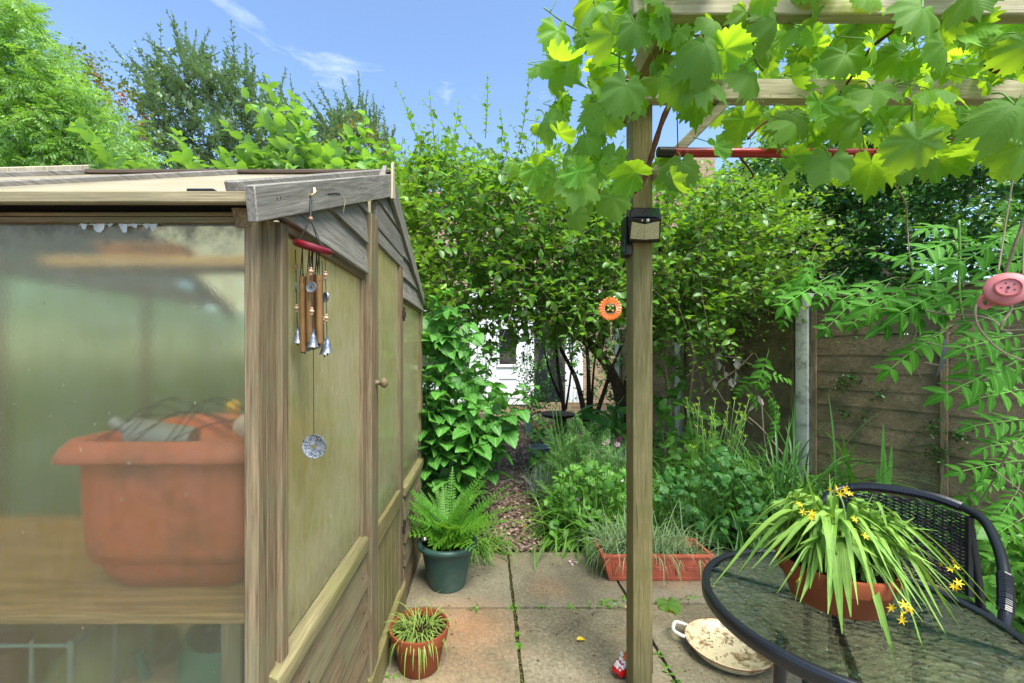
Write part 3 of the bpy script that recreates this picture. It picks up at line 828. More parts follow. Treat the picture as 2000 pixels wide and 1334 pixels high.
Fs = [(2 * i, 2 * i + 1, 2 * i + 3, 2 * i + 2) for i in range(k - 1)]
MB().add(V, Fs).build('peeling_film', plain('torn_clear_film', S(206, 208, 206), .25), gh, smooth=False)
# things in the greenhouse
t = thing('potting_bench', (-1.05, 1.1, 0), 'rough wooden potting bench behind the cloudy front panes', 'bench')
b = MB()
for i in range(3): b.box((gxl + .03, .842 + i * .17, .752), (-.465, 1.008 + i * .17, .772))
b.build('bench_top', wood('warm_bench_wood', S(126, 92, 58), S(190, 150, 104), 'x', .8), t, .003)
for x, y in ((-1.6, .87), (-.50, .87), (-1.6, 1.32), (-.50, 1.32)): MB().box((x - .02, y - .02, 0), (x + .02, y + .02, .751)).build('leg', W['brownz'], t, .002)
t = thing('square_planter', (-.665, 1.06, .772), 'big square terracotta planter with a rolled rim on the potting bench', 'planter')
def rsq(h, z, r=.25):   # rounded square ring
    o = []
    for k in range(32):
        a = (k + .5) * 2 * math.pi / 32; cc, ss = math.cos(a), math.sin(a); p = 10
        q = (abs(cc) ** p + abs(ss) ** p) ** (-1 / p); o.append((-.672 + h * q * cc, 1.078 + h * q * ss, z))
    return o
def rings(m, hs):
    V = []; Fs = []
    for h, z in hs: V += rsq(h, z)
    for i in range(len(hs) - 1):
        for k in range(32): Fs.append((i * 32 + k, i * 32 + (k + 1) % 32, (i + 1) * 32 + (k + 1) % 32, (i + 1) * 32 + k))
    Fs.append(tuple(range(32))[::-1]); return m.add(V, Fs)
rings(MB(), [(.136, .773), (.158, .808), (.160, .812), (.169, .833), (.170, .838), (.179, .842), (.186, .87), (.191, .95), (.193, 1.03), (.193, 1.058), (.180, 1.058), (.17, .95)]).build('body', M['terracotta_plastic'], t, sharp=60)
rings(MB(), [(.192, 1.057), (.222, 1.058), (.226, 1.064), (.218, 1.082), (.208, 1.094), (.204, 1.100), (.194, 1.100), (.182, 1.085), (.180, 1.05), (.190, 1.05)]).build('rim', M['terracotta_plastic'], t, sharp=60)
MB().box((-.82, .91, 1.02), (-.51, 1.23, 1.035)).build('soil', M['soil'], t)
t = tag(MB().tube([(-.79, .97, 1.10), (-.67, .99, 1.075)], .036, 16).tube([(-.83, .965, 1.13), (-.79, .97, 1.10)], .012, 10).build('drinks_bottle', plain('pale_grey_plastic', S(150, 148, 150), .4), sharp=50), 'pale grey bottle lying on top of the soil in the big planter', 'bottle')
b = MB(); rg = np.random.default_rng(4)
for k in range(9):
    a = rg.uniform(-.85, -.66); b.tube(spline([(a, .93, 1.07 + rg.uniform(0, .04)), (a + .05, .99, 1.13 + rg.uniform(-.02, .05)), (a + .12, 1.05, 1.12), (a + .18, 1.1, 1.06)], 5), .0014, 5)
tag(b.build('wire_netting', M['cord']), 'tangle of dark wire netting in the big planter', 'netting')
tag(MB().sphere((-.515, .98, 1.115), .045, 14, (1.1, 1, .8)).build('pink_pot', plain('pale_pink_ceramic', S(218, 180, 166), .5)), 'small pale pink pot in the right corner of the big planter', 'pot')
tag(MB().box((-.98, 1.15, .775), (-.84, 1.27, .90)).build('storage_tub', plain('pale_blue_plastic', S(120, 150, 168), .4), bevel=.01), 'pale blue plastic tub behind the big planter', 'tub')
t = thing('wall_shelf', (-1.1, 1.6, 1.59), 'high plank shelf hung across the inside of the greenhouse', 'shelf')
MB().box((-1.5, 1.46, 1.575), (-.44, 1.62, 1.61)).build('plank', wood('honey_pine', S(198, 160, 104), S(226, 194, 140), 'x', .6), t, .003)
MB().tube([(-1.45, 1.5, 1.585), (-1.45, 1.5, 1.8)], .004, 6).tube([(-.5, 1.5, 1.585), (-.5, 1.5, 1.8)], .004, 6).build('hanger', M['cord'], t)
b = MB()
def tray(b, x0, x1, y0, y1, z0, z1):
    q = .02; b.hexa([(x0 + q, y0 + q, z0), (x1 - q, y0 + q, z0), (x1 - q, y1 - q, z0), (x0 + q, y1 - q, z0), (x0, y0, z1), (x1, y0, z1), (x1, y1, z1), (x0, y1, z1)]); return b
tag(tray(MB(), -1.34, -1.06, 1.47, 1.60, 1.611, 1.66).build('seed_tray', plain('ochre_plastic', S(190, 140, 70), .5), bevel=.006), 'ochre seed tray on the high shelf of the greenhouse', 'tray')
tag(tray(MB(), -.68, -.46, 1.47, 1.61, 1.611, 1.70).build('window_box', M['terracotta_plastic'], bevel=.006), 'orange window box at the door end of the high shelf', 'planter')
tag(MB().sphere((-.71, 1.22, 1.13), .018, 10).tube([(-.71, 1.22, 1.03), (-.71, 1.22, 1.13)], .003, 6).build('plant_marker', plain('yellow_plastic', S(226, 180, 40), .5)), 'tiny yellow plant marker standing in the big planter', 'marker')
# below the bench
t = thing('wire_crate', (-1.0, 1.0, .1), 'grey wire crate under the potting bench', 'crate')
b = MB()
for i in range(8): b.tube([(-1.35 + i * .075, .86, .12), (-1.35 + i * .075, .86, .71)], .0035, 6)
for z in (.16, .28, .40, .52, .62, .70): b.tube([(-1.36, .86, z), (-.82, .86, z)], .0035, 6)
b.build('front_grid', plain('zinc_wire', S(130, 142, 138), .4, .5), t)
b = MB()
for i in range(5): b.tube([(-.82, .86 + i * .1, .12), (-.82, .86 + i * .1, .71)], .0035, 6)
for z in (.16, .34, .52, .70): b.tube([(-.82, .86, z), (-.82, 1.3, z)], .0035, 6)
b.build('side_grid', plain('zinc_wire2', S(130, 142, 138), .4, .5), t)
tag(MB().sphere((-.95, 1.12, .42), .15, 16, (1, 1, 1.2)).build('compost_sack', plain('olive_sacking', S(120, 116, 66), .8, 0, .3, 12, .4)), 'bulging olive sack in the wire crate', 'sack')
tag(MB().lathe([(.0, 0), (.10, 0), (.115, .25), (.10, .30), (.09, .29), (0, .28)], (-.56, .98, .37), 24).tube(spline([(-.66, .98, .45), (-.74, .97, .52), (-.77, .96, .62)]), .012, 8).tube(spline([(-.5, .98, .63), (-.56, .98, .72), (-.63, .98, .65)]), .008, 8).build('watering_can', plain('dark_green_plastic', S(22, 84, 66), .4), sharp=40), 'dark green watering can below the corner of the bench', 'watering can')
tag(MB().sphere((-.73, .95, .46), .10, 14, (1.5, .8, 1)).build('feed_bag', plain('tan_paper', S(150, 130, 78), .8, 0, .2, 10, .4)), 'slumped tan bag between the crate and the watering can', 'bag')
tag(MB().lathe([(0, 0), (.05, 0), (.07, .12), (.06, .12), (0, .1)], (-1.16, 1.02, .47), 20).build('small_pot', M['terracotta']), 'small orange pot in the left end of the wire crate', 'pot')
# ================================================================== wind chime on the gable
t = thing('wind_chime', (-.385, .96, 1.66), 'bamboo wind chime with pewter bells, coins and a red wooden top', 'wind chime')
hook = P(605, 378, .975); cx_, cy_ = -.380, .960
top = np.array([cx_ - .002, cy_, 1.615 - .003])
dc = P(611, 484, .955); nd = nrm(np.array([.30, -.10, 1.0]))
xx = nrm(np.cross(nd, (0, 1, 0))); yy = np.cross(nd, xx); DR = np.stack([xx, yy, nd], 1)
MB().lathe([(.0, -.008), (.036, -.008), (.042, -.004), (.043, 0), (.042, .004), (.037, .008), (0, .008)], dc, 40, rot=DR).build('top_disc', plain('red_varnished_wood', S(104, 16, 30), .3, 0, .25, 30), t)
b = MB(); bead = P(607, 428, .958)
MB().tube(spline([hook + (.01, 0, .012), hook + (.012, -.004, .0), hook + (.004, -.006, -.006), hook], 5), .0025, 6).sphere(hook + (.012, 0, .004), .005, 8).build('hook', plain('brass', S(200, 180, 130), .3, .8), t)
b.tube([hook, bead], .0022, 6)
for a in (.5, 2.6, 4.7): b.tube([bead, dc + DR @ np.array([.03 * math.cos(a), .03 * math.sin(a), .008])], .0012, 5)
MB().sphere(bead, .0055, 12).build('bead', plain('wooden_bead', S(150, 118, 92), .5), t)
bam = plain('bamboo_tube', S(124, 94, 56), .42, 0, .22, 40, .1, .4, S(96, 66, 36), 20)
pew = M['pewter']; bd = plain('pale_wooden_bead', S(180, 146, 122), .5, 0, .15)
for k, (a, r_, zt, ln, rad) in enumerate(((2.9, .019, -.058, .150, .0076), (4.1, .012, -.066, .155, .0072), (5.1, .010, -.062, .165, .0092), (.3, .020, -.072, .165, .007), (1.6, .014, -.06, .15, .0072))):
    q = dc + DR @ np.array([r_ * math.cos(a), r_ * math.sin(a), -.008]); p = q + (0, 0, zt + .01)
    tt = MB()
    n_ = 14; A = np.arange(n_) * 2 * np.pi / n_
    tt.tube([p, p + (.0015, 0, -ln)], rad, 14); tb = tt.build('tube', bam, t)
    MB().lathe([(rad * .72, 0), (rad * .72, -.002), (0, -.0021)], p + (.0015, 0, -ln - .0003), 14).build('bore', M['black_plastic'], t)
    b.tube([q, p + (-.003, -rad * .8, -.015)], .0013, 5).tube([q, p + (.004, -rad * .8, -.015)], .0011, 5)
lines = [(576, 2, 612, 2.2), (607, 3, 0, 0), (636, 1, 0, 0)]
def strand(px, Y, ys, coin, rot, bell, parts=True):
    """beads, coin and bell down one cord"""
    z = lambda y: P(px, y, Y)
    x0 = P(px, ys[0], Y); b.tube([x0, P(px + 4, bell, Y)], .0009, 5)
    for yb in (ys[1], ys[2]):
        m = MB(); q = P(px + (yb - ys[0]) * .02, yb, Y)
        m.sphere(q, .0052, 10, (1, 1, .85)).sphere(q + (0, 0, .0065), .0032, 8, (1, 1, .7)).sphere(q - (0, 0, .0065), .0032, 8, (1, 1, .7))
        m.build('bead', bd, t)
    q = P(px + (coin - ys[0]) * .02, coin, Y); n_ = 28; c_ = math.cos(rot); s_ = math.sin(rot)
    rm = np.array([[c_, s_, 0], [-s_, c_, 0], [0, 0, 1]]) @ np.array([[1, 0, 0], [0, 0, -1], [0, 1, 0]])
    MB().lathe([(.0035, -.001), (.0098, -.001), (.011, -.0016), (.0118, 0), (.011, .0016), (.0098, .001), (.0035, .001)], q, n_, rot=rm, cap=False).build('coin', pew, t)
    q = P(px + (bell - ys[0]) * .03, bell, Y)
    fl = lambda V: V * np.where(V[:, 2:3] < -.027, np.c_[1 + .05 * np.cos(6 * np.arctan2(V[:, 1], V[:, 0])), 1 + .05 * np.cos(6 * np.arctan2(V[:, 1], V[:, 0])), np.ones(len(V))], 1)
    bl = MB().lathe([(.002, .004), (.0035, .003), (.003, .0), (.0055, -.004), (.0068, -.010), (.0082, -.018), (.0105, -.0255), (.0125, -.0285), (.0115, -.0285), (.007, -.018), (.0, -.01)], q, 30, fn=fl)
    bl.tube(np.array([q + (.0028 * math.cos(a), 0, .006 + .0028 * math.sin(a)) for a in np.linspace(0, 6.28, 12, endpoint=False)]), .0009, 5, closed=True).build('bell', pew, t, sharp=50)
    MB().tube([q + (0, 0, -.012), q + (0, 0, -.033)], .0012, 6).sphere(q + (0, 0, -.033), .0018, 6).build('clapper', M['cord'], t)
strand(577, .955, (487, 521, 602), 562, 1.2, 645)
strand(607, .925, (500, 530, 608), 561, .15, 652)
strand(635, .955, (505, 537, 621), 580, .75, 664)
strand(591, .985, (505, 541, 612), 577, .9, 662)
strand(629, .985, (510, 545, 625), 583, 1.0, 668)
md = P(613.5, 872, .95)
b.tube([dc, P(613, 850, .95)], .0008, 5)
b.build('cords', M['cord'], t)
m = NT('embossed_pewter'); v_ = m.coord(); hN = m.noise(v_, 170, 2, .4, 1.5)
med = m.done(m.bsdf(Base_Color=m.ramp(hN, [(.35, S(70, 76, 86)), (.6, S(164, 172, 182))]), Metallic=.6, Roughness=.45, Normal=m.bump(hN, .8, .002)))
mm = MB(); ns = 40; V = []
for k in range(ns):
    a = k * 2 * math.pi / ns; cc, ss = math.cos(a), math.sin(a); q = .0046 / max(abs(cc), abs(ss))
    for r_, y in ((.0265, -.0017), (.0265, .0017), (q, .0012), (q, -.0012), (.0245, -.0017), (.0235, -.0010)): V.append(md + np.array([r_ * cc, y, r_ * ss]))
Fs = []
for k in range(ns):
    i, j = k * 6, (k + 1) % ns * 6
    Fs += [(i, i + 1, j + 1, j), (i + 1, i + 2, j + 2, j + 1), (i + 2, i + 3, j + 3, j + 2), (i + 3, i + 5, j + 5, j + 3), (i + 5, i + 4, j + 4, j + 5), (i + 4, i, j, j + 4)]
mm.add(V, Fs).build('medallion', med, t, sharp=50)

# ================================================================== pergola
pg = thing('pergola', (.58, 1.64, 0), 'timber pergola of square posts and cross beams carrying the grape vine', 'pergola')
MB().box((.5465, 1.60, 0), (.6195, 1.682, 2.21)).build('post', W['olivez'], pg, bevel=.006, seg=2)
MB().box((1.70 + .9, 1.60, 0), (1.70 + .973, 1.682, 2.2)).build('post', W['olivez'], pg, bevel=.006, seg=2)
MB().box((.40, 1.565, 2.2), (3.0, 1.61, 2.274)).build('cross_beam', W['palex'], pg, bevel=.003)
MB().box((.40, 1.165, 2.195), (3.0, 1.205, 2.275)).build('cross_beam', W['palex'], pg, bevel=.003)
MB().box((.545, .5, 2.276), (.62, 1.9, 2.36)).build('side_beam', W['olivey'], pg, bevel=.003)
MB().beam(P(1272, 345, 1.615), P(1452, 165, 1.615), .035, .075, (0, 1, 0)).build('brace', W['palex'], pg, bevel=.004)
MB().beam(P(1335, 150, 1.50), P(1475, -40, 1.25), .05, .07).build('brace', W['olivey'], pg, bevel=.004)
# lamp on the post
t = thing('solar_light', P(1259, 440, 1.58), 'solar security light with a honeycomb lens on the front of the pergola post', 'wall light')
L0 = lambda px, py, Y: P(px, py, Y)
a, c_ = .505, 1.53
b = MB().hexa([P(1229, 470, 1.548), P(1289, 470, 1.548), P(1289, 474, 1.60), P(1229, 474, 1.60), P(1227, 427, 1.505), P(1292, 427, 1.505), P(1289, 405, 1.60), P(1229, 405, 1.60)])
b.build('body', M['black_plastic'], t, .004, 2)
m = NT('honeycomb_lens'); vo = m.n("ShaderNodeTexVoronoi", None, Vector=m.coord((1, .3, 1)), Scale=420.0)
lens = m.done(m.bsdf(Base_Color=m.ramp(vo.outputs['Distance'], [(.1, S(226, 222, 190)), (.6, S(168, 164, 126))]), Roughness=.25))
MB().hexa([P(1231, 466, 1.541), P(1259, 468, 1.537), P(1259, 468, 1.545), P(1231, 466, 1.549), P(1234, 433, 1.503), P(1259, 438, 1.499), P(1259, 438, 1.52), P(1234, 433, 1.52)]).build('lens', lens, t)
MB().hexa([P(1259.3, 468, 1.537), P(1287, 466, 1.541), P(1287, 466, 1.549), P(1259.3, 468, 1.545), P(1259.3, 438, 1.499), P(1288, 432, 1.503), P(1288, 432, 1.52), P(1259.3, 438, 1.52)]).build('lens', lens, t)
MB().hexa([P(1232, 424, 1.507), P(1288, 424, 1.507), P(1285, 409, 1.59), P(1234, 409, 1.59), P(1232, 422.6, 1.507), P(1288, 422.6, 1.507), P(1285, 407, 1.59), P(1234, 407, 1.59)]).build('solar_panel', plain('solar_cell', S(34, 40, 66), .08, .2), t)
MB().sphere(P(1265.5, 430.5, 1.506), .006, 14).build('sensor', plain('white_sensor_dome', S(226, 226, 226), .3), t)
MB().sphere(P(1254.5, 430.5, 1.504), .0028, 10).build('indicator', plain('white_led', S(226, 226, 226), .3), t)
t = thing('box_light', P(1217, 480, 1.63), 'slim black box light fixed to the left face of the pergola post', 'wall light')
MB().box((.522, 1.605, 1.645), (.546, 1.672, 1.79)).build('body', M['black_plastic'], t, .004, 2)
MB().box((.519, 1.612, 1.655), (.5215, 1.665, 1.72)).build('lens', M['dark_glass'], t, .001)
# long red handled pole
t = thing('telescopic_pole', P(1650, 300, 1.5), 'long telescopic pole with red and black sleeves hung beneath the vine', 'pole')
MB().tube([P(1316, 297.5, 1.5), P(1724, 300, 1.5)], .0158, 20).build('red_sleeve', M['red_tube'], t)
MB().tube([P(1284, 297, 1.5), P(1317, 297.4, 1.5)], .0175, 20).build('end_cap', M['black_plastic'], t, .002)
MB().tube([P(1722, 300, 1.5), P(1748, 300, 1.5)], .0178, 20).build('collar', M['black_plastic'], t, .002)
MB().tube([P(1746, 300, 1.5), P(2150, 303, 1.5)], .012, 18).build('inner_tube', M['black_metal'], t)
b = MB()
for px in (1330, 1700):
    q = P(px, 298, 1.5); b.tube(spline([q + (0, -.018, 0), q + (.01, 0, -.019), q + (.0, .02, 0), (q[0] + .01, 1.56, 2.2), (q[0], 1.59, 2.277)], 6), .002, 5)
b.build('hanging_ties', M['cord'], t)

# ================================================================== table, chair, bowl
TC = np.array([.827, .99]); TR = .297; TZ = .70
t = thing('bistro_table', (*TC, 0), 'round black bistro table with a rippled glass top', 'table')
def rippled():
    m = NT('rippled_glass'); v = m.coord((1, 1, 1))
    sm = m.n("ShaderNodeTexVoronoi", {'feature': 'SMOOTH_F1'}, Vector=m.coord((1.0, 1.5, 1)), Scale=48.0, Smoothness=.7)
    h = m.math('MULTIPLY_ADD', m.noise(v, 40, 2, .4), .6, sm.outputs['Distance'])
    nb = m.bump(h, .6, .010)
    gl = m.n("ShaderNodeBsdfGlass", None, Color=(.86, .92, .88, 1), Roughness=.03, IOR=1.45, Normal=nb)
    tr = m.n("ShaderNodeBsdfTransparent", None, Color=(.66, .74, .68, 1))
    return m.done(m.n("ShaderNodeMixShader", None, **{'Fac': .5, '#1': gl.outputs[0], '#2': tr.outputs[0]}))
MB().lathe([(0, TZ - .008), (TR - .012, TZ - .008), (TR - .012, TZ - .002), (0, TZ - .002)], (*TC, 0), 96).build('glass_top', rippled(), t, sharp=30)
MB().lathe([(TR - .013, TZ - .030), (TR - .004, TZ - .031), (TR, TZ - .026), (TR + .001, TZ - .008), (TR - .001, TZ), (TR - .006, TZ + .0035), (TR - .012, TZ + .003), (TR - .016, TZ + .0002), (TR - .018, TZ - .0012), (TR - .0135, TZ - .0013)], (*TC, 0), 96, cap=False).build('rim', M['black_metal'], t, sharp=60)
def at2(px, py, z): q = PG(px, py, z); return q
bar = MB().tube([PG(1378, 1117, TZ - .02), PG(1600, 1178, TZ - .02), (TC[0] + .22, TC[1] - .16, TZ - .02)], .011, 10)
bar.tube([(TC[0] - .17, TC[1] - .235, TZ - .022), (TC[0] + .12, TC[1] + .26, TZ - .022)], .009, 10)
bar.build('under_bar', M['black_metal'], t)
for (x, y), (x2, y2) in (((.625, .915), (.62, .93)), ((1.06, 1.06), (1.08, 1.07)), ((.98, 1.22), (1.0, 1.24)), ((.90, .76), (.92, .74))):
    MB().tube([(x, y, TZ - .03), (x2, y2, .0)], .0125, 14).build('leg', M['black_metal'], t)
MB().tube(np.array([(TC[0] + .2 * math.cos(a), TC[1] + .2 * math.sin(a), .22) for a in np.linspace(0, 6.28, 32, endpoint=False)]), .008, 8, closed=True).build('foot_ring', M['black_metal'], t)

# bowl with plant
BC = np.array([.818, 1.012])
t = thing('terracotta_bowl', (*BC, TZ), 'wide terracotta bowl planter on the glass table', 'planter')
bw = MB().lathe([(0, TZ + .0045), (.082, TZ + .0045), (.088, TZ + .008), (.104, TZ + .060), (.106, TZ + .062), (.112, TZ + .064), (.117, TZ + .094), (.115, TZ + .099), (.108, TZ + .099), (.102, TZ + .085), (0, TZ + .085)], (*BC, 0), 56)
bw.build('bowl', M['terracotta'], t, sharp=50)
MB().lathe([(0, 0), (.102, 0), (.06, .006), (0, .008)], (*BC, TZ + .0865), 40).build('soil', M['soil'], t)
rg = np.random.default_rng(11)
lv = Leaves(11)
ZB = TZ + .088
def blade_to(target, base, up, width, lv, n=13, fold=.25, var=.5, wmid=.35, tipw=.06, rise=None):
    """strap leaf drawn base -> over the top -> tip"""
    base = np.array(base, float); target = np.array(target, float); mid = base * .5 + target * .5 + np.array([0, 0, up])
    c = spline([base, base * .62 + mid * .42 + np.array([0, 0, up * .25]), mid, target], max(2, n // 3)); m = len(c); tn = nrm(np.gradient(c, axis=0)); V = []; UV = []
    h = np.cross(target - base, (0, 0, 1)); h = nrm(h) if np.linalg.norm(h) > .01 else np.array([1., 0, 0])
    tw = rg.normal(0, .5)
    for i in range(m):
        s_ = nrm(h - tn[i] * (h @ tn[i])); u = np.cross(s_, tn[i]); a = tw * i / m; s2 = s_ * math.cos(a) + u * math.sin(a); u2 = np.cross(s2, tn[i])
        w = width / 2 * np.interp(i / (m - 1), [0, wmid, .8, 1], [.65, 1, .62, tipw])
        V += [c[i] - s2 * w + u2 * w * fold, c[i], c[i] + s2 * w + u2 * w * fold]; UV += [(-.5, i / m), (0, i / m), (.5, i / m)]
    Fs = []
    for i in range(m - 1):
        k = i * 3; Fs += [(k, k + 1, k + 4, k + 3), (k + 1, k + 2, k + 5, k + 4)]
    lv.raw(V, Fs, UV, var); return c
def bc(a, r): return np.array([BC[0] + r * math.cos(a), BC[1] + r * math.sin(a), ZB])
tips = [  # tip pixel, distance, arch height, width of the leaves one can follow in the photo
    ((1392, 1145), .93, .12, .020), ((1440, 1122), .98, .09, .016), ((1468, 1112), .96, .08, .016), ((1502, 1105), .95, .09, .014),
    ((1617, 1200), .90, .07, .021), ((1582, 1150), .91, .07, .022), ((1553, 1175), .92, .05, .012), ((1518, 1158), .95, .05, .010),
    ((1645, 1238), .88, .08, .024), ((1662, 1205), .88, .08, .028), ((1752, 1303), .85, .09, .022), ((1815, 1304), .86, .12, .016),
    ((1797, 1258), .88, .10, .020), ((1868, 1275), .90, .12, .014), ((1940, 1198), .95, .12, .020), ((1952, 1190), .98, .11, .012), ((1900, 1215), .93, .10, .016),
    ((1835, 1245), .90, .10, .015), ((1875, 1225), .92, .12, .016), ((1835, 1037), 1.02, .05, .016), ((1787, 1010), 1.06, .02, .022),
    ((1760, 1180), .90, .06, .02), ((1705, 1130), .90, .06, .02), ((1735, 1150), .90, .06, .022), ((1885, 1160), .98, .07, .018),
    ((1460, 1022), 1.05, .04, .010), ((1492, 1035), 1.1, .05, .012), ((1500, 1060), 1.0, .06, .014), ((1530, 1100), .93, .06, .012)]
for (px, py), Y, up, w in tips:
    tp = P(px, py, Y); d = tp[:2] - BC; a = math.atan2(d[1], d[0])
    blade_to(tp, bc(a + rg.normal(0, .25), rg.uniform(.01, .075)), up, w * 1.0, lv, 13, var=rg.uniform(.2, .85))
for (px, py), Y, w in (((1566, 898), 1.04, .020), ((1620, 925), 1.06, .010), ((1705, 965), 1.05, .012), ((1742, 1002), 1.02, .012), ((1728, 985), 1.06, .008), ((1555, 940), 1.05, .012), ((1630, 950), 1.02, .014)):
    tp = P(px, py, Y); d = tp[:2] - BC; a = math.atan2(d[1], d[0]); blade_to(tp, bc(a, rg.uniform(.01, .05)), .015, w, lv, 13, var=rg.uniform(.2, .6))
for k in range(175):
    a = rg.uniform(0, 6.28); r1 = rg.uniform(.05, .20) ; dirv = np.array([math.cos(a), math.sin(a)])
    z = ZB + rg.uniform(-.04, .10) - max(0, r1 - .14) * .5
    tp = np.array([BC[0] + .005 + r1 * dirv[0] * 1.05, BC[1] + r1 * dirv[1], max(z, TZ + .01)])
    blade_to(tp, bc(a + rg.normal(0, .4), rg.uniform(.0, .085)), rg.uniform(.04, .11), rg.uniform(.009, .021), lv, 13, var=rg.uniform(0, .9))
al = thing('golden_garlic_plant', (*BC, ZB), 'pale green strap leaved plant with yellow star flowers spilling over the bowl', 'plant')
lv.build('leaves', leafmat('strap_leaf', S(92, 138, 50), S(148, 184, 88), S(150, 192, 60), .3, .45, vein='strap', spec=.3), al)
# star flowers
def flowerhead(c, n, spread, seed):
    r = np.random.default_rng(seed); L = Leaves(seed); pt = leaf_t(.26, 4, .15, .3)
    for k in range(n):
        f = nrm(r.normal(0, 1, 3) * [1, 1, .8] + [0, -.5, .7]); q = c + r.normal(0, spread, 3)
        x = nrm(np.cross(f, (0, 0, 1) if abs(f[2]) < .9 else (1, 0, 0))); y = np.cross(f, x); A = np.arange(6) * math.pi / 3 + r.uniform(0, 1)
        dd = np.cos(A)[:, None] * x + np.sin(A)[:, None] * y + f * .35
        L.add([pt], np.repeat(q[None], 6, 0), dd, f + 0 * dd, r.uniform(.008, .012))
    return L
ymat = leafmat('yellow_petal', S(238, 196, 20), S(250, 214, 40), S(240, 190, 10), .25, .5)
for i, (px, py, Y, n) in enumerate(((1570, 996, .95, 4), (1638, 962, 1.0, 5), (1662, 1026, .96, 3), (1763, 1190, .84, 7), (1858, 1107, .97, 4), (1862, 1140, .95, 4), (1545, 1112, .9, 1))):
    c0 = P(px, py, Y); fl = flowerhead(c0, n, .011 if n < 9 else .018, 40 + i).build('flower_head', ymat, al)
    b = MB(); a = math.atan2(c0[1] - BC[1], c0[0] - BC[0]); p0 = bc(a, .05); b.tube(spline([p0, (p0 + c0) / 2 + (0, 0, .05), c0 - (0, 0, .004)], 6), .0016, 6).build('flower_stalk', M['green_stem'], fl)

# chair
fw = np.array([-.73, -.68, 0]); fw = fw / np.linalg.norm(fw); rt = np.array([-fw[1] * -1, fw[0] * -1, 0]); rt = np.array([.68, -.73, 0]); rt = rt / np.linalg.norm(rt)
CB = np.array([1.515, 1.575, 0])
def cl(s, tt, z): return CB + rt * s + fw * tt + np.array([0, 0, z])
ch = thing('bistro_chair', cl(0, .2, 0), 'black woven rattan bistro armchair behind the glass table', 'chair')
arc = [(-.205, .40, .44), (-.222, .36, .58), (-.226, .24, .652), (-.216, .12, .70), (-.186, .02, .742), (-.10, -.028, .765), (0, -.04, .770), (.10, -.028, .765), (.186, .02, .742), (.216, .12, .70), (.226, .24, .652), (.222, .36, .58), (.205, .40, .44)]
ap = spline([cl(*p) for p in arc], 8)
MB().tube(ap, .0135, 14).build('arm_tube', M['black_metal'], ch)
k0, k1 = 4 * 8 + 4, 8 * 8 - 4
wr = MB()
def wrap(i0, i1, r, turns):
    seg = ap[i0:i1 + 1]; tt = np.linspace(0, 1, turns * 8); idx = tt * (len(seg) - 1); pts = []
    for q in idx:
        i = min(int(q), len(seg) - 2); pts.append(seg[i] * (1 - (q - i)) + seg[i + 1] * (q - i))
    pts = np.array(pts); tn = nrm(np.gradient(pts, axis=0)); x = nrm(np.cross(tn, (0, 0, 1))); y = np.cross(x, tn); A = np.arange(len(pts)) * 2 * np.pi / 8
    return pts + (np.cos(A)[:, None] * x + np.sin(A)[:, None] * y) * r
for i0_, i1_, n_t in ((k0, k1, 64), (8, 15, 22), (81, 88, 22)): MB().tube(wrap(i0_, i1_, .0145, n_t), .0034, 5).build('rattan_binding', M['rattan'], ch)
# woven back: warps and weft ribbons
bk = MB(); n_w = 17
def backpt(u, v):   # u -1..1, v 0 bottom..1 top
    s = .165 * u; z = .47 + (.752 - .018 * u * u - .47) * v; return cl(s, -.03 * (1 - u * u) - .012 * math.sin(v * 3) + .018 - .0 * v, z)
for i in range(n_w):
    u = -1 + 2 * i / (n_w - 1); bk.tube([backpt(u, v) for v in np.linspace(0, 1, 9)], .0028 if 0 < i < n_w - 1 else .011, 6)
for j in range(44):
    v = (j + .5) / 44; pts = []
    for k in range(n_w * 2 - 1):
        u = -1 + k / (n_w - 1); q = backpt(u, v); o = (.0042 if (k // 2 + j) % 2 else -.0042) * (1 if k % 2 == 0 else 0); pts.append(q + fw * o)
    bk.tube(pts, .0025, 5)
bk.build('woven_back', M['rattan'], ch)
st_ = MB()
for j in range(34):
    y = .01 + .38 * j / 33; w = .19 + .012 * math.sin(y * 7); st_.tube([cl(-w, y, .432), cl(-w * .5, y, .424 + .003 * (j % 2)), cl(0, y, .424 - .003 * (j % 2)), cl(w * .5, y, .424 + .003 * (j % 2)), cl(w, y, .432)], .0052, 5)
st_.build('woven_seat', M['rattan'], ch)
MB().tube(spline([cl(-.195, 0, .43), cl(-.205, .2, .43), cl(-.19, .39, .43), cl(0, .405, .43), cl(.19, .39, .43), cl(.205, .2, .43), cl(.195, 0, .43), cl(0, -.01, .43), cl(-.195, 0, .43)], 6), .012, 10).build('seat_frame', M['black_metal'], ch)
for s in (-1, 1):
    MB().tube(spline([cl(s * .205, .40, .44), cl(s * .208, .405, .2), cl(s * .212, .41, 0)], 5), .0125, 12).build('leg', M['black_metal'], ch)
    MB().tube(spline([cl(s * .165, .005, .70), cl(s * .19, -.005, .44), cl(s * .20, -.05, .2), cl(s * .205, -.10, 0)], 5), .0125, 12).build('leg', M['black_metal'], ch)

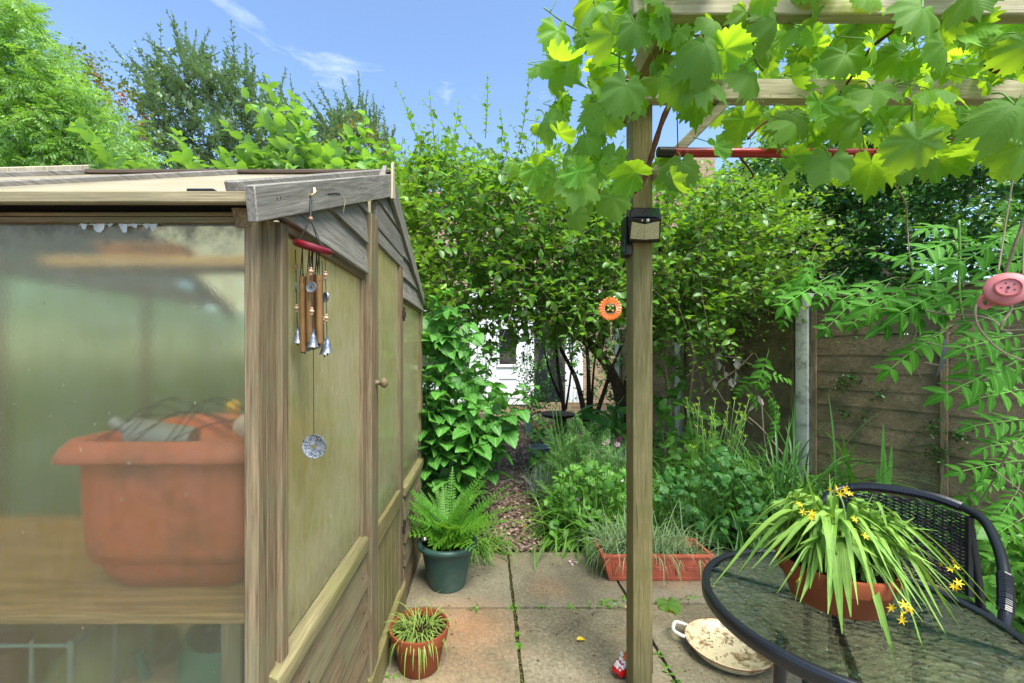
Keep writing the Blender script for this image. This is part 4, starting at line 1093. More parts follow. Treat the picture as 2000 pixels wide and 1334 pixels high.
# ================================================================== pots on the paving
fp = PG(868, 1146); fp = np.array([-.212, 2.40, 0])
t = thing('green_pot', fp, 'dark green round pot with a thick rolled rim holding the fern', 'plant pot')
MB().lathe([(0, .0), (.092, .0), (.100, .004), (.124, .12), (.138, .19), (.139, .196), (.146, .200), (.149, .215), (.149, .218), (.14, .218), (.10, .2), (0, .2)], fp, 48).build('body', M['green_pot'], t, sharp=50)
MB().tube(np.array([fp + (.152 * math.cos(a), .152 * math.sin(a), .232) for a in np.linspace(0, 2 * np.pi, 48, endpoint=False)]), .0165, 14, closed=True).build('rim', M['green_pot'], t)
MB().lathe([(0, 0), (.142, 0), (.08, .012), (0, .02)], fp + (0, 0, .219), 32).build('soil', M['soil'], t)
t = thing('spoon', fp + (-.11, -.10, .25), 'shiny metal spoon end resting on the rim of the fern pot', 'spoon')
MB().sphere(P(829, 1052, 2.27), .018, 14, (1.0, .8, .7)).tube([P(829, 1052, 2.27), P(842, 1048, 2.34)], .004, 8).build('spoon_bowl', plain('polished_steel', S(200, 200, 200), .15, 1), t)
cp = np.array([-.271, 1.775, 0])
t = thing('chive_pot', cp, 'orange terracotta pot of chives beside the greenhouse door', 'plant pot')
MB().lathe([(0, 0), (.078, 0), (.082, .004), (.104, .112), (.105, .114), (.113, .116), (.122, .162), (.121, .167), (.113, .168), (.108, .155), (.10, .12), (0, .12)], cp, 52).build('body', M['terracotta'], t, sharp=40)
MB().lathe([(0, 0), (.106, 0), (.06, .008), (0, .012)], cp + (0, 0, .142), 36).build('soil', M['soil'], t)
lv = Leaves(21); rg = np.random.default_rng(21)
for k in range(190):
    a = rg.uniform(0, 6.28); r_ = .075 * math.sqrt(rg.uniform(0, 1)); d = np.array([math.cos(a) * rg.uniform(.1, .9), math.sin(a) * rg.uniform(.1, .9), 1]); d[:2] += rg.normal(0, .25, 2)
    strap(lv, cp + (r_ * math.cos(a), r_ * math.sin(a), .148), d, rg.uniform(.06, .15), .0042, rg.uniform(.5, 1.6), 7, .5, var=rg.uniform(0, .95))
for (px, py, Y) in ((765, 1275, 1.68), (815, 1300, 1.64), (790, 1290, 1.65), (752, 1225, 1.7), (850, 1255, 1.68)):
    blade = strap(lv, cp + nrm(P(px, py, Y) - cp) * [.09, .09, 0] + (0, 0, .15), P(px, 1150, Y) - P(812, 1215, 1.775) + (0, 0, .05), .2, .0045, 2.2, 9, .5, var=.6)
ct_ = thing('chives', cp + (0, 0, .15), 'tuft of thin green chive leaves in the small terracotta pot', 'plant')
lv.build('leaves', leafmat('chive_leaf', S(96, 128, 52), S(150, 172, 84), S(140, 170, 50), .25, .45, tip=S(214, 170, 50)), ct_)

# trough
tz = .15; q0 = np.array([.70, 2.43]); 
t = thing('trough_planter', (1.0, 2.53, 0), 'rectangular terracotta coloured trough with moulded swags behind the post', 'planter')
def trough(x0, x1, y0, y1, h, ins):
    o = [(x0 + ins, y0 + ins * .6, .002), (x1 - ins, y0 + ins * .6, .002), (x1 - ins, y1 - ins * .6, .002), (x0 + ins, y1 - ins * .6, .002)]
    u = [(x0, y0, h), (x1, y0, h), (x1, y1, h), (x0, y1, h)]; g = .012
    i1 = [(x0 + g, y0 + g, h), (x1 - g, y0 + g, h), (x1 - g, y1 - g, h), (x0 + g, y1 - g, h)]; i2 = [(x + (g if k in (0, 3) else -g), y + (g if k < 2 else -g), h - .05) for k, (x, y, z) in enumerate(i1)]
    V = o + u + i1 + i2; Fs = [(3, 2, 1, 0)]
    for a in (0, 4, 8):
        for k in range(4): l = (k + 1) % 4; Fs.append((a + k, a + l, a + 4 + l, a + 4 + k))
    Fs.append((12, 13, 14, 15)); return MB().add(V, Fs)
x0, x1, y0, y1 = .655, 1.26, 2.405, 2.615
trough(x0, x1, y0, y1, tz, .042).build('body', M['terracotta_plastic'], t, .004, 2)
b = MB()
for a_, c_ in (((x0 - .008, y0 - .010, tz - .006), (x1 + .008, y0 + .012, tz + .010)), ((x0 - .008, y1 - .012, tz - .006), (x1 + .008, y1 + .010, tz + .010)), ((x0 - .008, y0 + .0125, tz - .006), (x0 + .012, y1 - .0125, tz + .010)), ((x1 - .012, y0 + .0125, tz - .006), (x1 + .008, y1 - .0125, tz + .010))): b.box(a_, c_)
b.build('rim', M['terracotta_plastic'], t, .004, 2)
sw = MB()
def fp_(x, z): k = z / tz; return (x, y0 + .042 * .6 * (1 - k) - .001, z)
for c_ in (.80, .985, 1.16):
    for dz, sag in ((.118, .05), (.112, .032)): sw.tube([fp_(c_ + w, dz - sag * (1 - (w / .075) ** 2)) for w in np.linspace(-.075, .075, 13)], .003, 6)
for c_ in (.72, .892, 1.072): sw.tube([fp_(c_ - .012, .12), fp_(c_ - .006, .06), fp_(c_, .035), fp_(c_ + .006, .06), fp_(c_ + .012, .12)], .003, 6)
sw.box(fp_(.70, .02), np.array(fp_(1.215, .026)) + (0, .004, 0))
sw.build('swag_moulding', M['terracotta_plastic'], t)
MB().box((x0 + .025, y0 + .025, .09), (x1 - .025, y1 - .025, .112)).build('soil', M['soil'], t)
lv = Leaves(31); rg = np.random.default_rng(31); st = MB()
for k in range(520):
    x = rg.normal(.93, .13) if rg.uniform() < .8 else rg.uniform(x0 + .04, x1 - .04); x = min(max(x, x0 + .03), x1 - .04); y = rg.uniform(y0 + .03, y1 - .03)
    d = np.array([rg.normal(0, .28) + (x - .95) * .8, rg.normal(.05, .25), 1])
    strap(lv, (x, y, .11), d, rg.uniform(.10, .34), rg.uniform(.0035, .007), rg.uniform(.2, 1.3), 7, .4, var=rg.uniform(0, 1))
tp_ = thing('carnation_plant', (.96, 2.51, .11), 'thin silvery leaved carnation tangle growing in the trough', 'plant')
lv.build('leaves', leafmat('silver_green_blade', S(104, 138, 84), S(168, 190, 136), S(150, 180, 80), .25, .5), tp_)
lv = Leaves(32)
for k in range(60):
    x = rg.uniform(.70, .86); strap(lv, (x, rg.uniform(2.48, 2.6), .11), (rg.normal(-.4, .3), rg.normal(.1, .2), 1), rg.uniform(.15, .30), .005, rg.uniform(.3, 1.2), 7, .4)
lv.build('leaves', leafmat('silver_green_blade2', S(110, 140, 92), S(176, 194, 150), S(150, 180, 80), .25, .5), tp_)
lv = Leaves(33)
for k in range(4):
    p_ = np.array([.93 + rg.normal(0, .04), y0 - .014, .155]); strap(lv, p_, (rg.normal(0, .3), -.25, .3), rg.uniform(.06, .2), .006, 3.0, 8, .3)
for k in range(6):
    strap(lv, (x0 + .02, y0 + rg.uniform(-.0, .1), .155), (-1, rg.normal(-.4, .4), .5), rg.uniform(.1, .22), .0055, 2.2, 9, .3)
lv.build('trailing_leaves', leafmat('silver_green_blade3', S(120, 150, 100), S(190, 205, 160), S(150, 180, 80), .25, .5), tp_)

# enamel pan
def enamel():
    m = NT('chipped_cream_enamel'); v = m.coord(); n1 = m.noise(v, 11, 6, .65); n2 = m.noise(v, 60, 4, .7); z = m.n("ShaderNodeSeparateXYZ", None, Vector=v).outputs[2]
    base = m.mix(m.ramp(n2, [(.3, G(0)), (.75, G(1))]), S(222, 208, 172), S(206, 186, 140))
    d = m.ramp(m.math('MULTIPLY_ADD', n2, .35, n1), [(.71, G(0)), (.80, G(.85))])
    base = m.mix(d, base, S(122, 88, 46))
    base = m.mix(m.ramp(m.noise(m.coord(loc=(3, 1, 0)), 38, 5, .7), [(.60, G(0)), (.66, G(.9))]), base, S(60, 46, 26))
    return m.done(m.bsdf(Base_Color=base, Roughness=.3))
pc = np.array([1.035, 1.845, 0]); en = enamel()
t = thing('enamel_pan', pc, 'dirty cream enamel casserole pan lying on the slabs under the table', 'pan')
MB().lathe([(0, .002), (.120, .002), (.134, .006), (.150, .022), (.158, .042), (.168, .044), (.1695, .047), (.165, .049), (.154, .046), (.145, .026), (.13, .0155), (0, .015)], pc, 64).build('body', en, t, sharp=60)
MB().tube(np.array([pc + (.1695 * math.cos(a), .1695 * math.sin(a), .0475) for a in np.linspace(0, 6.283, 64, endpoint=False)]), .0022, 6, closed=True).build('rusty_edge', plain('rusty_edge', S(110, 66, 40), .8, 0, .4, 60), t)
wh = plain('cream_enamel_handle', S(230, 226, 212), .3, 0, .05, 30)
for a in (2.62, 2.62 + math.pi):
    ca, sa = math.cos(a), math.sin(a); e = np.array([ca, sa, 0]); f = np.array([-sa, ca, 0]); z = np.array([0, 0, .043])
    MB().tube(spline([pc + e * .160 + f * .045 + z, pc + e * .185 + f * .045 + z + (0, 0, .004), pc + e * .212 + f * .030 + z + (0, 0, .008), pc + e * .212 - f * .030 + z + (0, 0, .008), pc + e * .185 - f * .045 + z + (0, 0, .004), pc + e * .160 - f * .045 + z], 5), .0075, 10).build('handle', wh, t)
lv = Leaves(8); rg = np.random.default_rng(8); m_ = 46; an = rg.uniform(0, 6.28, m_); rr = .13 * np.sqrt(rg.uniform(0, 1, m_))
lv.add([small_t(.4)], np.c_[pc[0] + rr * np.cos(an), pc[1] + rr * np.sin(an), np.full(m_, .0175)], rg.normal(0, 1, (m_, 3)) * [1, 1, .05], (0, 0, 1), rg.uniform(.006, .016, m_))
tag(lv.build('plant_debris', plain('dry_brown_debris', S(66, 50, 32), .9)), 'dark crumbs of dead leaf lying in the enamel pan', 'debris', kind='stuff')

# garden gnome half hidden by the post
gn = np.array([.526, 1.715, 0]); t = thing('garden_gnome', gn, 'small garden gnome with white beard, red coat and orange hat peeping past the post', 'garden gnome')
wg = plain('white_painted_plaster', S(232, 228, 224), .45, 0, .04, 60, .1); rd = plain('red_gloss_paint', S(206, 24, 26), .25)
og = plain('orange_gloss_paint', S(226, 110, 40), .3); sk = plain('pale_skin_paint', S(232, 190, 166), .45)
MB().lathe([(0, 0), (.040, 0), (.046, .01), (.044, .04), (.036, .065), (.026, .078), (0, .08)], gn, 28).build('coat', rd, t)
MB().sphere(gn + (0, -.004, .092), .024, 18).sphere(gn + (0, -.030, .092), .006, 10).sphere(gn + (-.024, 0, .09), .006, 8).sphere(gn + (.024, 0, .09), .006, 8).build('head', sk, t)
b = MB(); rg = np.random.default_rng(2)
for k in range(14): a = rg.uniform(-3.6, -1.6); b.sphere(gn + (.036 * math.cos(a), .030 * math.sin(a) - .004, .048 + rg.uniform(-.012, .02)), .011, 10)
for k in range(16): a = rg.uniform(-2.9, .1); b.sphere(gn + (.024 * math.cos(a), .024 * math.sin(a) - .004, .062 + rg.uniform(-.012, .03)), .010, 10)
for k in range(7): b.sphere(gn + (-.026 + rg.normal(0, .004), rg.normal(0, .012), .085 + k * .006), .0085, 10)
b.build('beard_and_hair', wg, t)
MB().lathe([(0, .100), (.030, .100), (.031, .106), (.022, .13), (.010, .155), (0, .162)], gn + (.010, 0, 0), 24).build('hat', og, t)
for s in (-1, 1): MB().sphere(gn + (s * .018, -.03, .010), .014, 12, (1, 1.4, .7)).build('boot', M['black_plastic'], t)
MB().sphere(gn + (-.010, -.022, .10), .0026, 8).sphere(gn + (.010, -.022, .10), .0026, 8).build('eyes', M['black_plastic'], t)
t.scale = (.62, .62, .62); t.rotation_euler = (0, R(24), 0); t.location.z = .014

# pink reel hung from the vine on strings
rc = P(1968, 563, 1.2); t = thing('clothes_line_reel', rc, 'dusty pink washing line reel hanging on two strings from the pergola', 'line reel')
pk = plain('dusty_pink_plastic', S(206, 122, 126), .45, 0, .10, 30, .05, .4, S(176, 100, 96), 12); RS = .78; nv = nrm(np.array([-.62, -.75, .2])); xx = nrm(np.cross(nv, (0, 0, 1))); yy = np.cross(nv, xx); RR = np.stack([xx, yy, nv], 1) * RS
MB().lathe([(0, -.012), (.056, -.012), (.059, -.008), (.059, -.002), (.056, .002), (.036, .006), (.034, .014), (.031, .017), (.030, .011), (0, .010)], rc, 40, rot=RR).build('front_disc', pk, t, sharp=60)
MB().lathe([(0, -.05), (.05, -.05), (.053, -.046), (.053, -.04), (.03, -.036), (.03, -.0125), (0, -.0124)], rc, 40, rot=RR).build('drum', pk, t, sharp=50)
b = MB(); b.lathe([(0, .0), (.004, .0), (.004, .004), (0, .005)], rc + RR @ np.array([0, 0, .0105]), 12, rot=RR)
for a in range(5): b.lathe([(0, 0), (.0028, 0), (.0028, .0008), (0, .001)], rc + RR @ np.array([.017 * math.cos(a * 1.257), .017 * math.sin(a * 1.257), .0105]), 10, rot=RR)
b.build('screw_holes', plain('dark_screw', S(60, 56, 54), .5, .4), t)
MB().tube(spline([rc + RR @ np.array([.03, .04, -.05]), rc + RR @ np.array([.05, .055, -.045]), rc + RR @ np.array([.06, .03, -.045]), rc + RR @ np.array([.045, .0, -.048])], 6), .006, 8).build('handle', pk, t)
for (p1, p2) in ((P(1950, 528, 1.19), P(1978, 330, 1.25)), (P(1998, 535, 1.2), P(2000, 320, 1.25))):
    MB().tube([p1, (p1 + p2) / 2 + (.002, 0, 0), (p2[0], 1.19, 2.2)], .0022, 6).build('string', M['string'], t)

# orange flower spinner hung in the tree
sp = P(1192, 603, 3.0); t = thing('flower_ornament', sp, 'orange metal daisy with a coiled spring tail hanging in the tree', 'garden ornament')
omat = plain('orange_enamel', S(240, 112, 16), .35, 0, .1, 60); gm = plain('gilt_edge', S(214, 190, 176), .35, .5)
pet = MB(); edg = MB()
for k in range(20):
    a = k * 2 * math.pi / 20; e = np.array([math.cos(a), 0, math.sin(a)]); f = np.array([-math.sin(a), 0, math.cos(a)]); y = np.array([0, -1., 0])
    V = []
    for r_, w in ((.036, .0035), (.055, .0085), (.07, .0105), (.078, .008), (.082, .003)): V += [sp + e * r_ - f * w, sp + e * r_ + y * .006, sp + e * r_ + f * w]
    V2 = [v + np.array([0, .003, 0]) for v in V]
    Fs = [q for i in range(4) for q in ((i * 3, i * 3 + 1, i * 3 + 4, i * 3 + 3), (i * 3 + 1, i * 3 + 2, i * 3 + 5, i * 3 + 4))]
    pet.add(V, Fs); pet.add(V2, [f_[::-1] for f_ in Fs])
    a2 = a + math.pi / 20; e2 = np.array([math.cos(a2), -.06, math.sin(a2)]); edg.tube([sp + e2 * .036, sp + e2 * .076], .0014, 5)
pet.build('petals', omat, t, sharp=80); edg.build('petal_edges', gm, t)
MB().tube(np.array([sp + (.036 * math.cos(a), -.003, .036 * math.sin(a)) for a in np.linspace(0, 6.283, 40, endpoint=False)]), .003, 6, closed=True).build('inner_ring', plain('dark_green_enamel', S(30, 56, 34), .4), t)
b = MB(); b.tube(spline([sp + (-.03, 0, -.02), sp + (-.005, 0, 0), sp + (.01, 0, .01), sp + (.03, 0, .018)], 5), .002, 5).tube(spline([sp + (-.02, 0, .028), sp + (0, 0, .0), sp + (.02, 0, -.028)], 5), .002, 5)
b.build('stems', plain('lime_enamel', S(130, 190, 60), .4), t)
b = MB()
for dx, dz in ((-.018, .02), (.016, .016), (.016, -.014), (-.017, -.010)): b.sphere(sp + (dx, -.004, dz), .0075, 10, (1, .5, 1))
b.build('berries', plain('salmon_enamel', S(230, 150, 100), .35), t)
hel = [sp + (.005 + .012 * math.cos(k * .5) * (1 - k / 260), .012 * math.sin(k * .5), -.092 - k * .0011) for k in range(150)]
MB().tube(hel, .0022, 5).build('spring', plain('bronze_wire', S(150, 130, 116), .35, .8), t)
MB().tube([sp + (0, 0, .08), sp + (.004, 0, .35)], .0012, 5).tube([sp + (.004, 0, -.08), sp + (.006, 0, -.094)], .0014, 5).build('cord', M['cord'], t)

# ================================================================== fence
def fdir(a, b_): d = np.array(b_, float) - np.array(a, float); return d / np.linalg.norm(d)
A_, B_, C_, D_ = np.array([4.00, 2.47]), np.array([3.10, 4.20]), np.array([2.72, 6.02]), np.array([2.45, 7.9])
ZERO = np.array([5.0, .8])
def panel(p, q, ztop, label, grp='fence panels'):
    d = fdir(p, q); L = np.linalg.norm(q - p); n = np.array([d[1], -d[0]])
    if n[0] > 0: n = -n
    m_ = thing('fence_panel', (*p, 0), label, 'fence panel', grp)
    def pt(s, o, z): return np.array([*(p + d * s + n * o), z])
    b = MB(); s0, s1 = .075, L - .075; r = np.random.default_rng(int(p[1] * 100)); z = .03
    while z < ztop - .06:
        h = .155; w1, w2 = r.normal(0, .005, 2); zt = min(z + h, ztop - .02)
        ns = 6; V = []
        for k in range(ns + 1):
            s = s0 + (s1 - s0) * k / ns; e = .006 * math.sin(k * 1.7 + z * 9) + w1
            V += [pt(s, .014, z + e), pt(s, -.002, z + e), pt(s, .002, zt + .02 + e), pt(s, .008, zt + .02 + e)]
        Fs = [q_ for k in range(ns) for q_ in [(k * 4 + i, k * 4 + (i + 1) % 4, k * 4 + 4 + (i + 1) % 4, k * 4 + 4 + i) for i in range(4)]] + [(0, 1, 2, 3), (ns * 4 + 3, ns * 4 + 2, ns * 4 + 1, ns * 4)]
        b.add(V, Fs); z = zt
    b.build('boards', W['fencey'], m_, sharp=25)
    for s in (s0 + .02, L / 2, s1 - .02):
        MB().hexa([pt(s - .021, .021, .02), pt(s + .021, .021, .02), pt(s + .021, .045, .02), pt(s - .021, .045, .02), pt(s - .021, .021, ztop - .012), pt(s + .021, .021, ztop - .012), pt(s + .021, .045, ztop - .012), pt(s - .021, .045, ztop - .012)]).build('batten', W['fencez'], m_, .002)
    MB().hexa([pt(s0, -.02, ztop - .011), pt(s1, -.02, ztop - .011), pt(s1, .05, ztop - .011), pt(s0, .05, ztop - .011), pt(s0, -.02, ztop + .008), pt(s1, -.02, ztop + .008), pt(s1, .05, ztop + .008), pt(s0, .05, ztop + .008)]).build('capping', W['fencey'], m_, .002)
    return m_
panel(A_, B_, 1.80, 'near brown lapped fence panel with ivy tufts behind the chair')
panel(B_, C_, 1.72, 'darker lapped fence panel between the two concrete posts')
panel(C_, D_, 1.70, 'far lapped fence panel mostly hidden behind the tree trunk')
panel(ZERO, A_ + np.array([.03, -.02]), 1.8, 'nearest fence panel beside the patio under the wisteria')
pm = None
for (p, z, lb) in ((B_, 1.86, 'tall pale speckled concrete fence post between the two nearest panels'), (C_, 1.72, 'shaded concrete fence post farther back beside the tree'), (A_, 1.84, 'concrete fence post under the wisteria at the near end'), (D_, 1.72, 'farthest concrete fence post hidden by the shrubs')):
    m_ = MB(); d = fdir(B_, A_) if p is not C_ else fdir(C_, B_)
    n = np.array([d[1], -d[0]]); n = -n if n[0] > 0 else n; hw_, dp = .055, .062
    c4 = [p - d * hw_ - n * dp, p + d * hw_ - n * dp, p + d * hw_ + n * dp, p - d * hw_ + n * dp]
    o = m_.hexa([(*k, -.02) for k in c4] + [(*k, z) for k in c4]).build('concrete_post', M['concrete'], None, .012, 2)
    tag(o, lb, 'fence post', 'concrete fence posts')
# ================================================================== leaf materials
LM = {}
LM['vine'] = leafmat('grape_leaf', S(44, 106, 40), S(112, 172, 58), S(198, 238, 48), .58, .55, vein='palm', under=S(120, 164, 80), spec=.25, spots=True)
LM['rasp'] = leafmat('raspberry_leaf', S(52, 108, 42), S(92, 152, 60), S(104, 170, 40), .35, .5, vein='pin', under=S(110, 150, 96))
LM['apple'] = leafmat('apple_leaf', S(84, 136, 62), S(132, 178, 84), S(150, 200, 50), .4, .45, vein='pin', tip=S(214, 200, 60), under=S(150, 186, 122))
LM['plum'] = leafmat('plum_leaf', S(56, 108, 42), S(118, 166, 62), S(150, 204, 40), .42, .36, under=S(92, 132, 76))
LM['hedge'] = leafmat('laurel_leaf', S(44, 98, 40), S(90, 144, 56), S(90, 150, 40), .25, .28, under=S(80, 120, 66))
LM['ash'] = leafmat('ash_leaf', S(62, 112, 42), S(122, 166, 70), S(160, 208, 60), .42, .42, under=S(130, 172, 100))
LM['poplar'] = leafmat('poplar_leaf', S(66, 100, 60), S(134, 162, 112), S(110, 150, 60), .25, .45, under=S(150, 170, 140))
LM['olive'] = leafmat('olive_green_leaf', S(86, 96, 44), S(132, 138, 62), S(150, 150, 50), .3, .5)
LM['red'] = leafmat('red_key_leaf', S(124, 72, 48), S(150, 96, 62), S(160, 96, 50), .3, .5)
LM['wist'] = leafmat('wisteria_leaf', S(46, 100, 32), S(88, 148, 46), S(120, 190, 40), .38, .6, vein='pin', spec=.2)
LM['fern'] = leafmat('fern_frond', S(52, 112, 40), S(110, 166, 50), S(150, 200, 40), .35, .45)
LM['strap'] = leafmat('border_strap_leaf', S(60, 112, 40), S(118, 162, 60), S(140, 190, 50), .3, .4)
LM['iris'] = leafmat('dark_strap_leaf', S(44, 92, 40), S(86, 136, 56), S(110, 170, 40), .3, .38)
LM['gera'] = leafmat('geranium_leaf', S(56, 112, 40), S(110, 164, 58), S(120, 180, 50), .3, .5)
LM['colum'] = leafmat('columbine_leaf', S(48, 104, 44), S(86, 142, 62), S(120, 180, 60), .3, .5)
LM['feath'] = leafmat('feathery_leaf', S(60, 110, 52), S(112, 156, 80), S(120, 170, 60), .3, .55)
LM['silver'] = leafmat('silver_leaf', S(120, 140, 122), S(176, 190, 170), S(160, 180, 140), .2, .6)
LM['lime'] = leafmat('lime_new_leaf', S(104, 152, 44), S(150, 186, 58), S(170, 204, 40), .4, .45)
LM['ivy'] = leafmat('dark_ivy_leaf', S(30, 62, 28), S(70, 110, 44), S(80, 130, 40), .2, .35)
PLUM = [leaf_t(.52, 4, .25, .25), leaf_t(.6, 4, .15, .35), leaf_t(.5, 4, .45, .1)]
SM = [small_t(.55, .2, .25), small_t(.62, .1, .3), small_t(.48, .35, .2)]
BIG = [leaf_t(.62, 8, .35, .35, 1), leaf_t(.68, 8, .25, .45, 1), leaf_t(.58, 8, .5, .25, 1, twist=.3)]
r0 = np.random.default_rng(77)
PIN = [pinnate_t(6, .36, .26, r0, .35), pinnate_t(6, .34, .28, r0, .55), pinnate_t(5, .38, .28, r0, .2)]

def plant(name, L, mat, loc, label, cat, group=None, part='leaves', twigs=None, tmat=None, tpart='stems'):
    t = thing(name, loc, label, cat, group)
    L.build(part, mat, t)
    if twigs is not None and twigs.n: twigs.build(tpart, tmat or M['green_stem'], t, sharp=None)
    return t

# ================================================================== house beyond the trees
hs = thing('brick_house', (2.5, 9.3, 0), 'brick house with tiled roof seen in patches through the trees', 'house')
def uvbox(name, a, b_, mat, par):
    o = MB().box(a, b_).build(name, mat, par); me = o.data; ul = me.uv_layers.new(name='UVMap')
    for p in me.polygons:
        for li in p.loop_indices:
            v = me.vertices[me.loops[li].vertex_index].co; nn = p.normal
            ul.data[li].uv = (v.y, v.z) if abs(nn.x) > .7 else ((v.x, v.y) if abs(nn.z) > .7 else (v.x, v.z))
    return o
uvbox('wall', (-5, 10.4, -.1), (10, 16.4, 2.75), M['brick'], hs)
V = [(-5.3, 10.0, 2.62), (10.3, 10.0, 2.62), (10.3, 13.4, 6.3), (-5.3, 13.4, 6.3), (10.3, 16.8, 2.62), (-5.3, 16.8, 2.62)]
lo = [0, 1, 2, 3, 3, 2, 4, 5]; uv = np.array([(x, (6.3 - z) * 1.36) for x, y, z in V])
rf = mesh_obj('roof', V, lo, [0, 4], M['tiles'], hs, uv=uv, smooth=False)
MB().box((-5.3, 9.93, 2.55), (10.3, 10.0, 2.70)).build('gutter', M['white_upvc'], hs, .02)
uvbox('chimney', (6.2, 13.0, 5.6), (6.9, 13.8, 7.2), M['brick'], rf)
uvbox('low_wall', (-1.6, 9.30, -.1), (3.4, 9.42, .22), M['brick'], hs)
pv = M['white_upvc']
pch = MB().box((-.35, 9.31, .22), (.0, 9.40, 2.15)).box((.98, 9.31, .22), (1.05, 9.40, 2.15)).box((-1.6, 9.31, 2.15), (2.1, 9.40, 2.32)).box((-1.6, 9.29, .62), (-.35, 9.42, .70)).box((-1.6, 9.31, .22), (-.36, 9.40, .619))
for k in range(4): pch.box((1.72 + k * .085, 9.315, .22), (1.80 + k * .085, 9.385, 2.149))
pch.build('porch_frame', pv, hs, .006)
MB().box((-1.6, 9.35, .701), (-.351, 9.36, 2.149)).build('window_pane', M['dark_glass'], hs)
MB().box((1.051, 9.35, .22), (1.70, 9.36, 2.149)).build('window_pane', M['dark_glass'], hs)
d = MB().box((.005, 9.30, .16), (.975, 9.345, 2.14)).build('door', pv, hs, .008)
def ring_frame(m, x0, x1, z0, z1, w, y0, y1): m.box((x0, y0, z0), (x0 + w, y1, z1)).box((x1 - w, y0, z0), (x1, y1, z1)).box((x0 + w, y0, z0), (x1 - w, y1, z0 + w)).box((x0 + w, y0, z1 - w), (x1 - w, y1, z1)); return m
fr = MB(); ring_frame(fr, .02, .96, .18, 2.12, .06, 9.27, 9.299); ring_frame(fr, .24, .72, .98, 1.86, .06, 9.27, 9.299); ring_frame(fr, .24, .72, .32, .78, .05, 9.28, 9.299)
fr.build('door_frame', pv, d, .006)
MB().box((.301, 9.292, 1.041), (.659, 9.2985, 1.799)).build('pane', M['dark_glass'], d)
MB().box((.80, 9.262, 1.10), (.84, 9.299, 1.32)).box((.80, 9.235, 1.20), (.90, 9.258, 1.222)).build('handle', M['black_plastic'], d, .003)
MB().box((2.06, 9.4, -.05), (2.12, 10.39, 2.3)).build('porch_side', pv, hs)

# ================================================================== trees
rng = np.random.default_rng(100)
def limb(m, pts, r0_, r1_, n=10, seg=6, wob=.0):
    c = spline(pts, seg); c = c + rng.normal(0, wob, c.shape); m.tube(c, np.linspace(r0_, r1_, len(c)), n)

# --- plum tree in the middle
pl = thing('plum_tree', (1.72, 5.2, 0), 'spreading fruit tree with a leaning brown trunk arching over the garden path', 'tree')
m = MB()
limb(m, [P(1245, 905, 5.2), P(1240, 850, 5.2), P(1214, 790, 5.15), P(1200, 740, 5.1), P(1160, 680, 5.0), P(1105, 640, 4.9), P(1060, 605, 4.8), P(1035, 575, 4.7), P(990, 520, 4.6)], .085, .022, 12)
limb(m, [P(1216, 795, 5.15), P(1232, 735, 5.1), P(1252, 680, 5.0), P(1290, 600, 4.9), P(1335, 520, 4.8), P(1380, 450, 4.7), P(1430, 350, 4.6)], .065, .02, 10)
limb(m, [P(1275, 640, 4.95), P(1300, 590, 4.6), P(1340, 530, 4.3), P(1410, 480, 4.1), P(1500, 450, 4.0)], .035, .012, 8)
limb(m, [P(1300, 570, 4.9), P(1290, 500, 4.7), P(1300, 420, 4.5), P(1310, 340, 4.4)], .035, .012, 8)
limb(m, [P(1170, 690, 5.0), P(1185, 600, 4.8), P(1170, 500, 4.6), P(1120, 420, 4.4), P(1080, 340, 4.3)], .04, .012, 8)
limb(m, [P(1090, 630, 4.9), P(1065, 560, 4.5), P(1000, 480, 4.2), P(930, 400, 4.0), P(880, 330, 3.9)], .03, .010, 8)
limb(m, [P(1230, 520, 4.3), P(1180, 512, 4.1), P(1120, 500, 3.9), P(1060, 520, 3.7)], .016, .007, 7)
limb(m, [P(1330, 500, 4.2), P(1390, 505, 4.0), P(1450, 475, 3.9), P(1530, 462, 3.8)], .013, .006, 6)
limb(m, [P(1300, 495, 4.0), P(1370, 480, 3.9), P(1440, 440, 3.8)], .010, .005, 6)
m.build('trunk', M['bark'], pl, sharp=None)
LV = Leaves(101); tw = MB()
main = [(778, 300), (860, 268), (950, 282), (1010, 315), (1100, 300), (1230, 305), (1330, 340), (1500, 335), (1625, 430), (1590, 520), (1480, 580), (1420, 640), (1330, 640), (1200, 632), (1100, 640), (1040, 625), (930, 610), (870, 600), (800, 520), (775, 400)]
def crown(LV, tw, poly, n, Y0, Y1, temps, size, nl, L0, L1, droop, rngs, out=(0, 0, .3), jit=.7, var=.4, twr=.003, centre=None, **k):
    b = sample(rngs, poly, n, Y0, Y1); d = rngs.normal(0, 1, (n, 3)) * jit + np.array(out)
    if centre is not None: d += nrm(b - np.array(centre)) * .8
    L = rngs.uniform(L0, L1, n); shoots(rngs, LV, temps, b - nrm(d) * (L * .5)[:, None], d, L, nl, size, droop, twigs=tw, twig_r=twr, var=var, **k)
r1 = np.random.default_rng(102)
cc = P(1180, 520, 4.6)
crown(LV, tw, main, 1500, 3.4, 5.9, PLUM, .08, 12, .35, .8, .25, r1, centre=cc, var=.38)
crown(LV, tw, [(780, 300), (1000, 330), (1230, 330), (1240, 620), (1080, 640), (960, 600), (860, 470)], 560, 3.2, 4.6, PLUM, .085, 11, .3, .7, .3, r1, centre=cc, var=.35)
crown(LV, tw, [(1290, 420), (1560, 380), (1600, 520), (1480, 590), (1400, 640), (1290, 640)], 420, 3.5, 5.0, PLUM, .066, 12, .3, .7, .3, r1, centre=cc, var=.5)
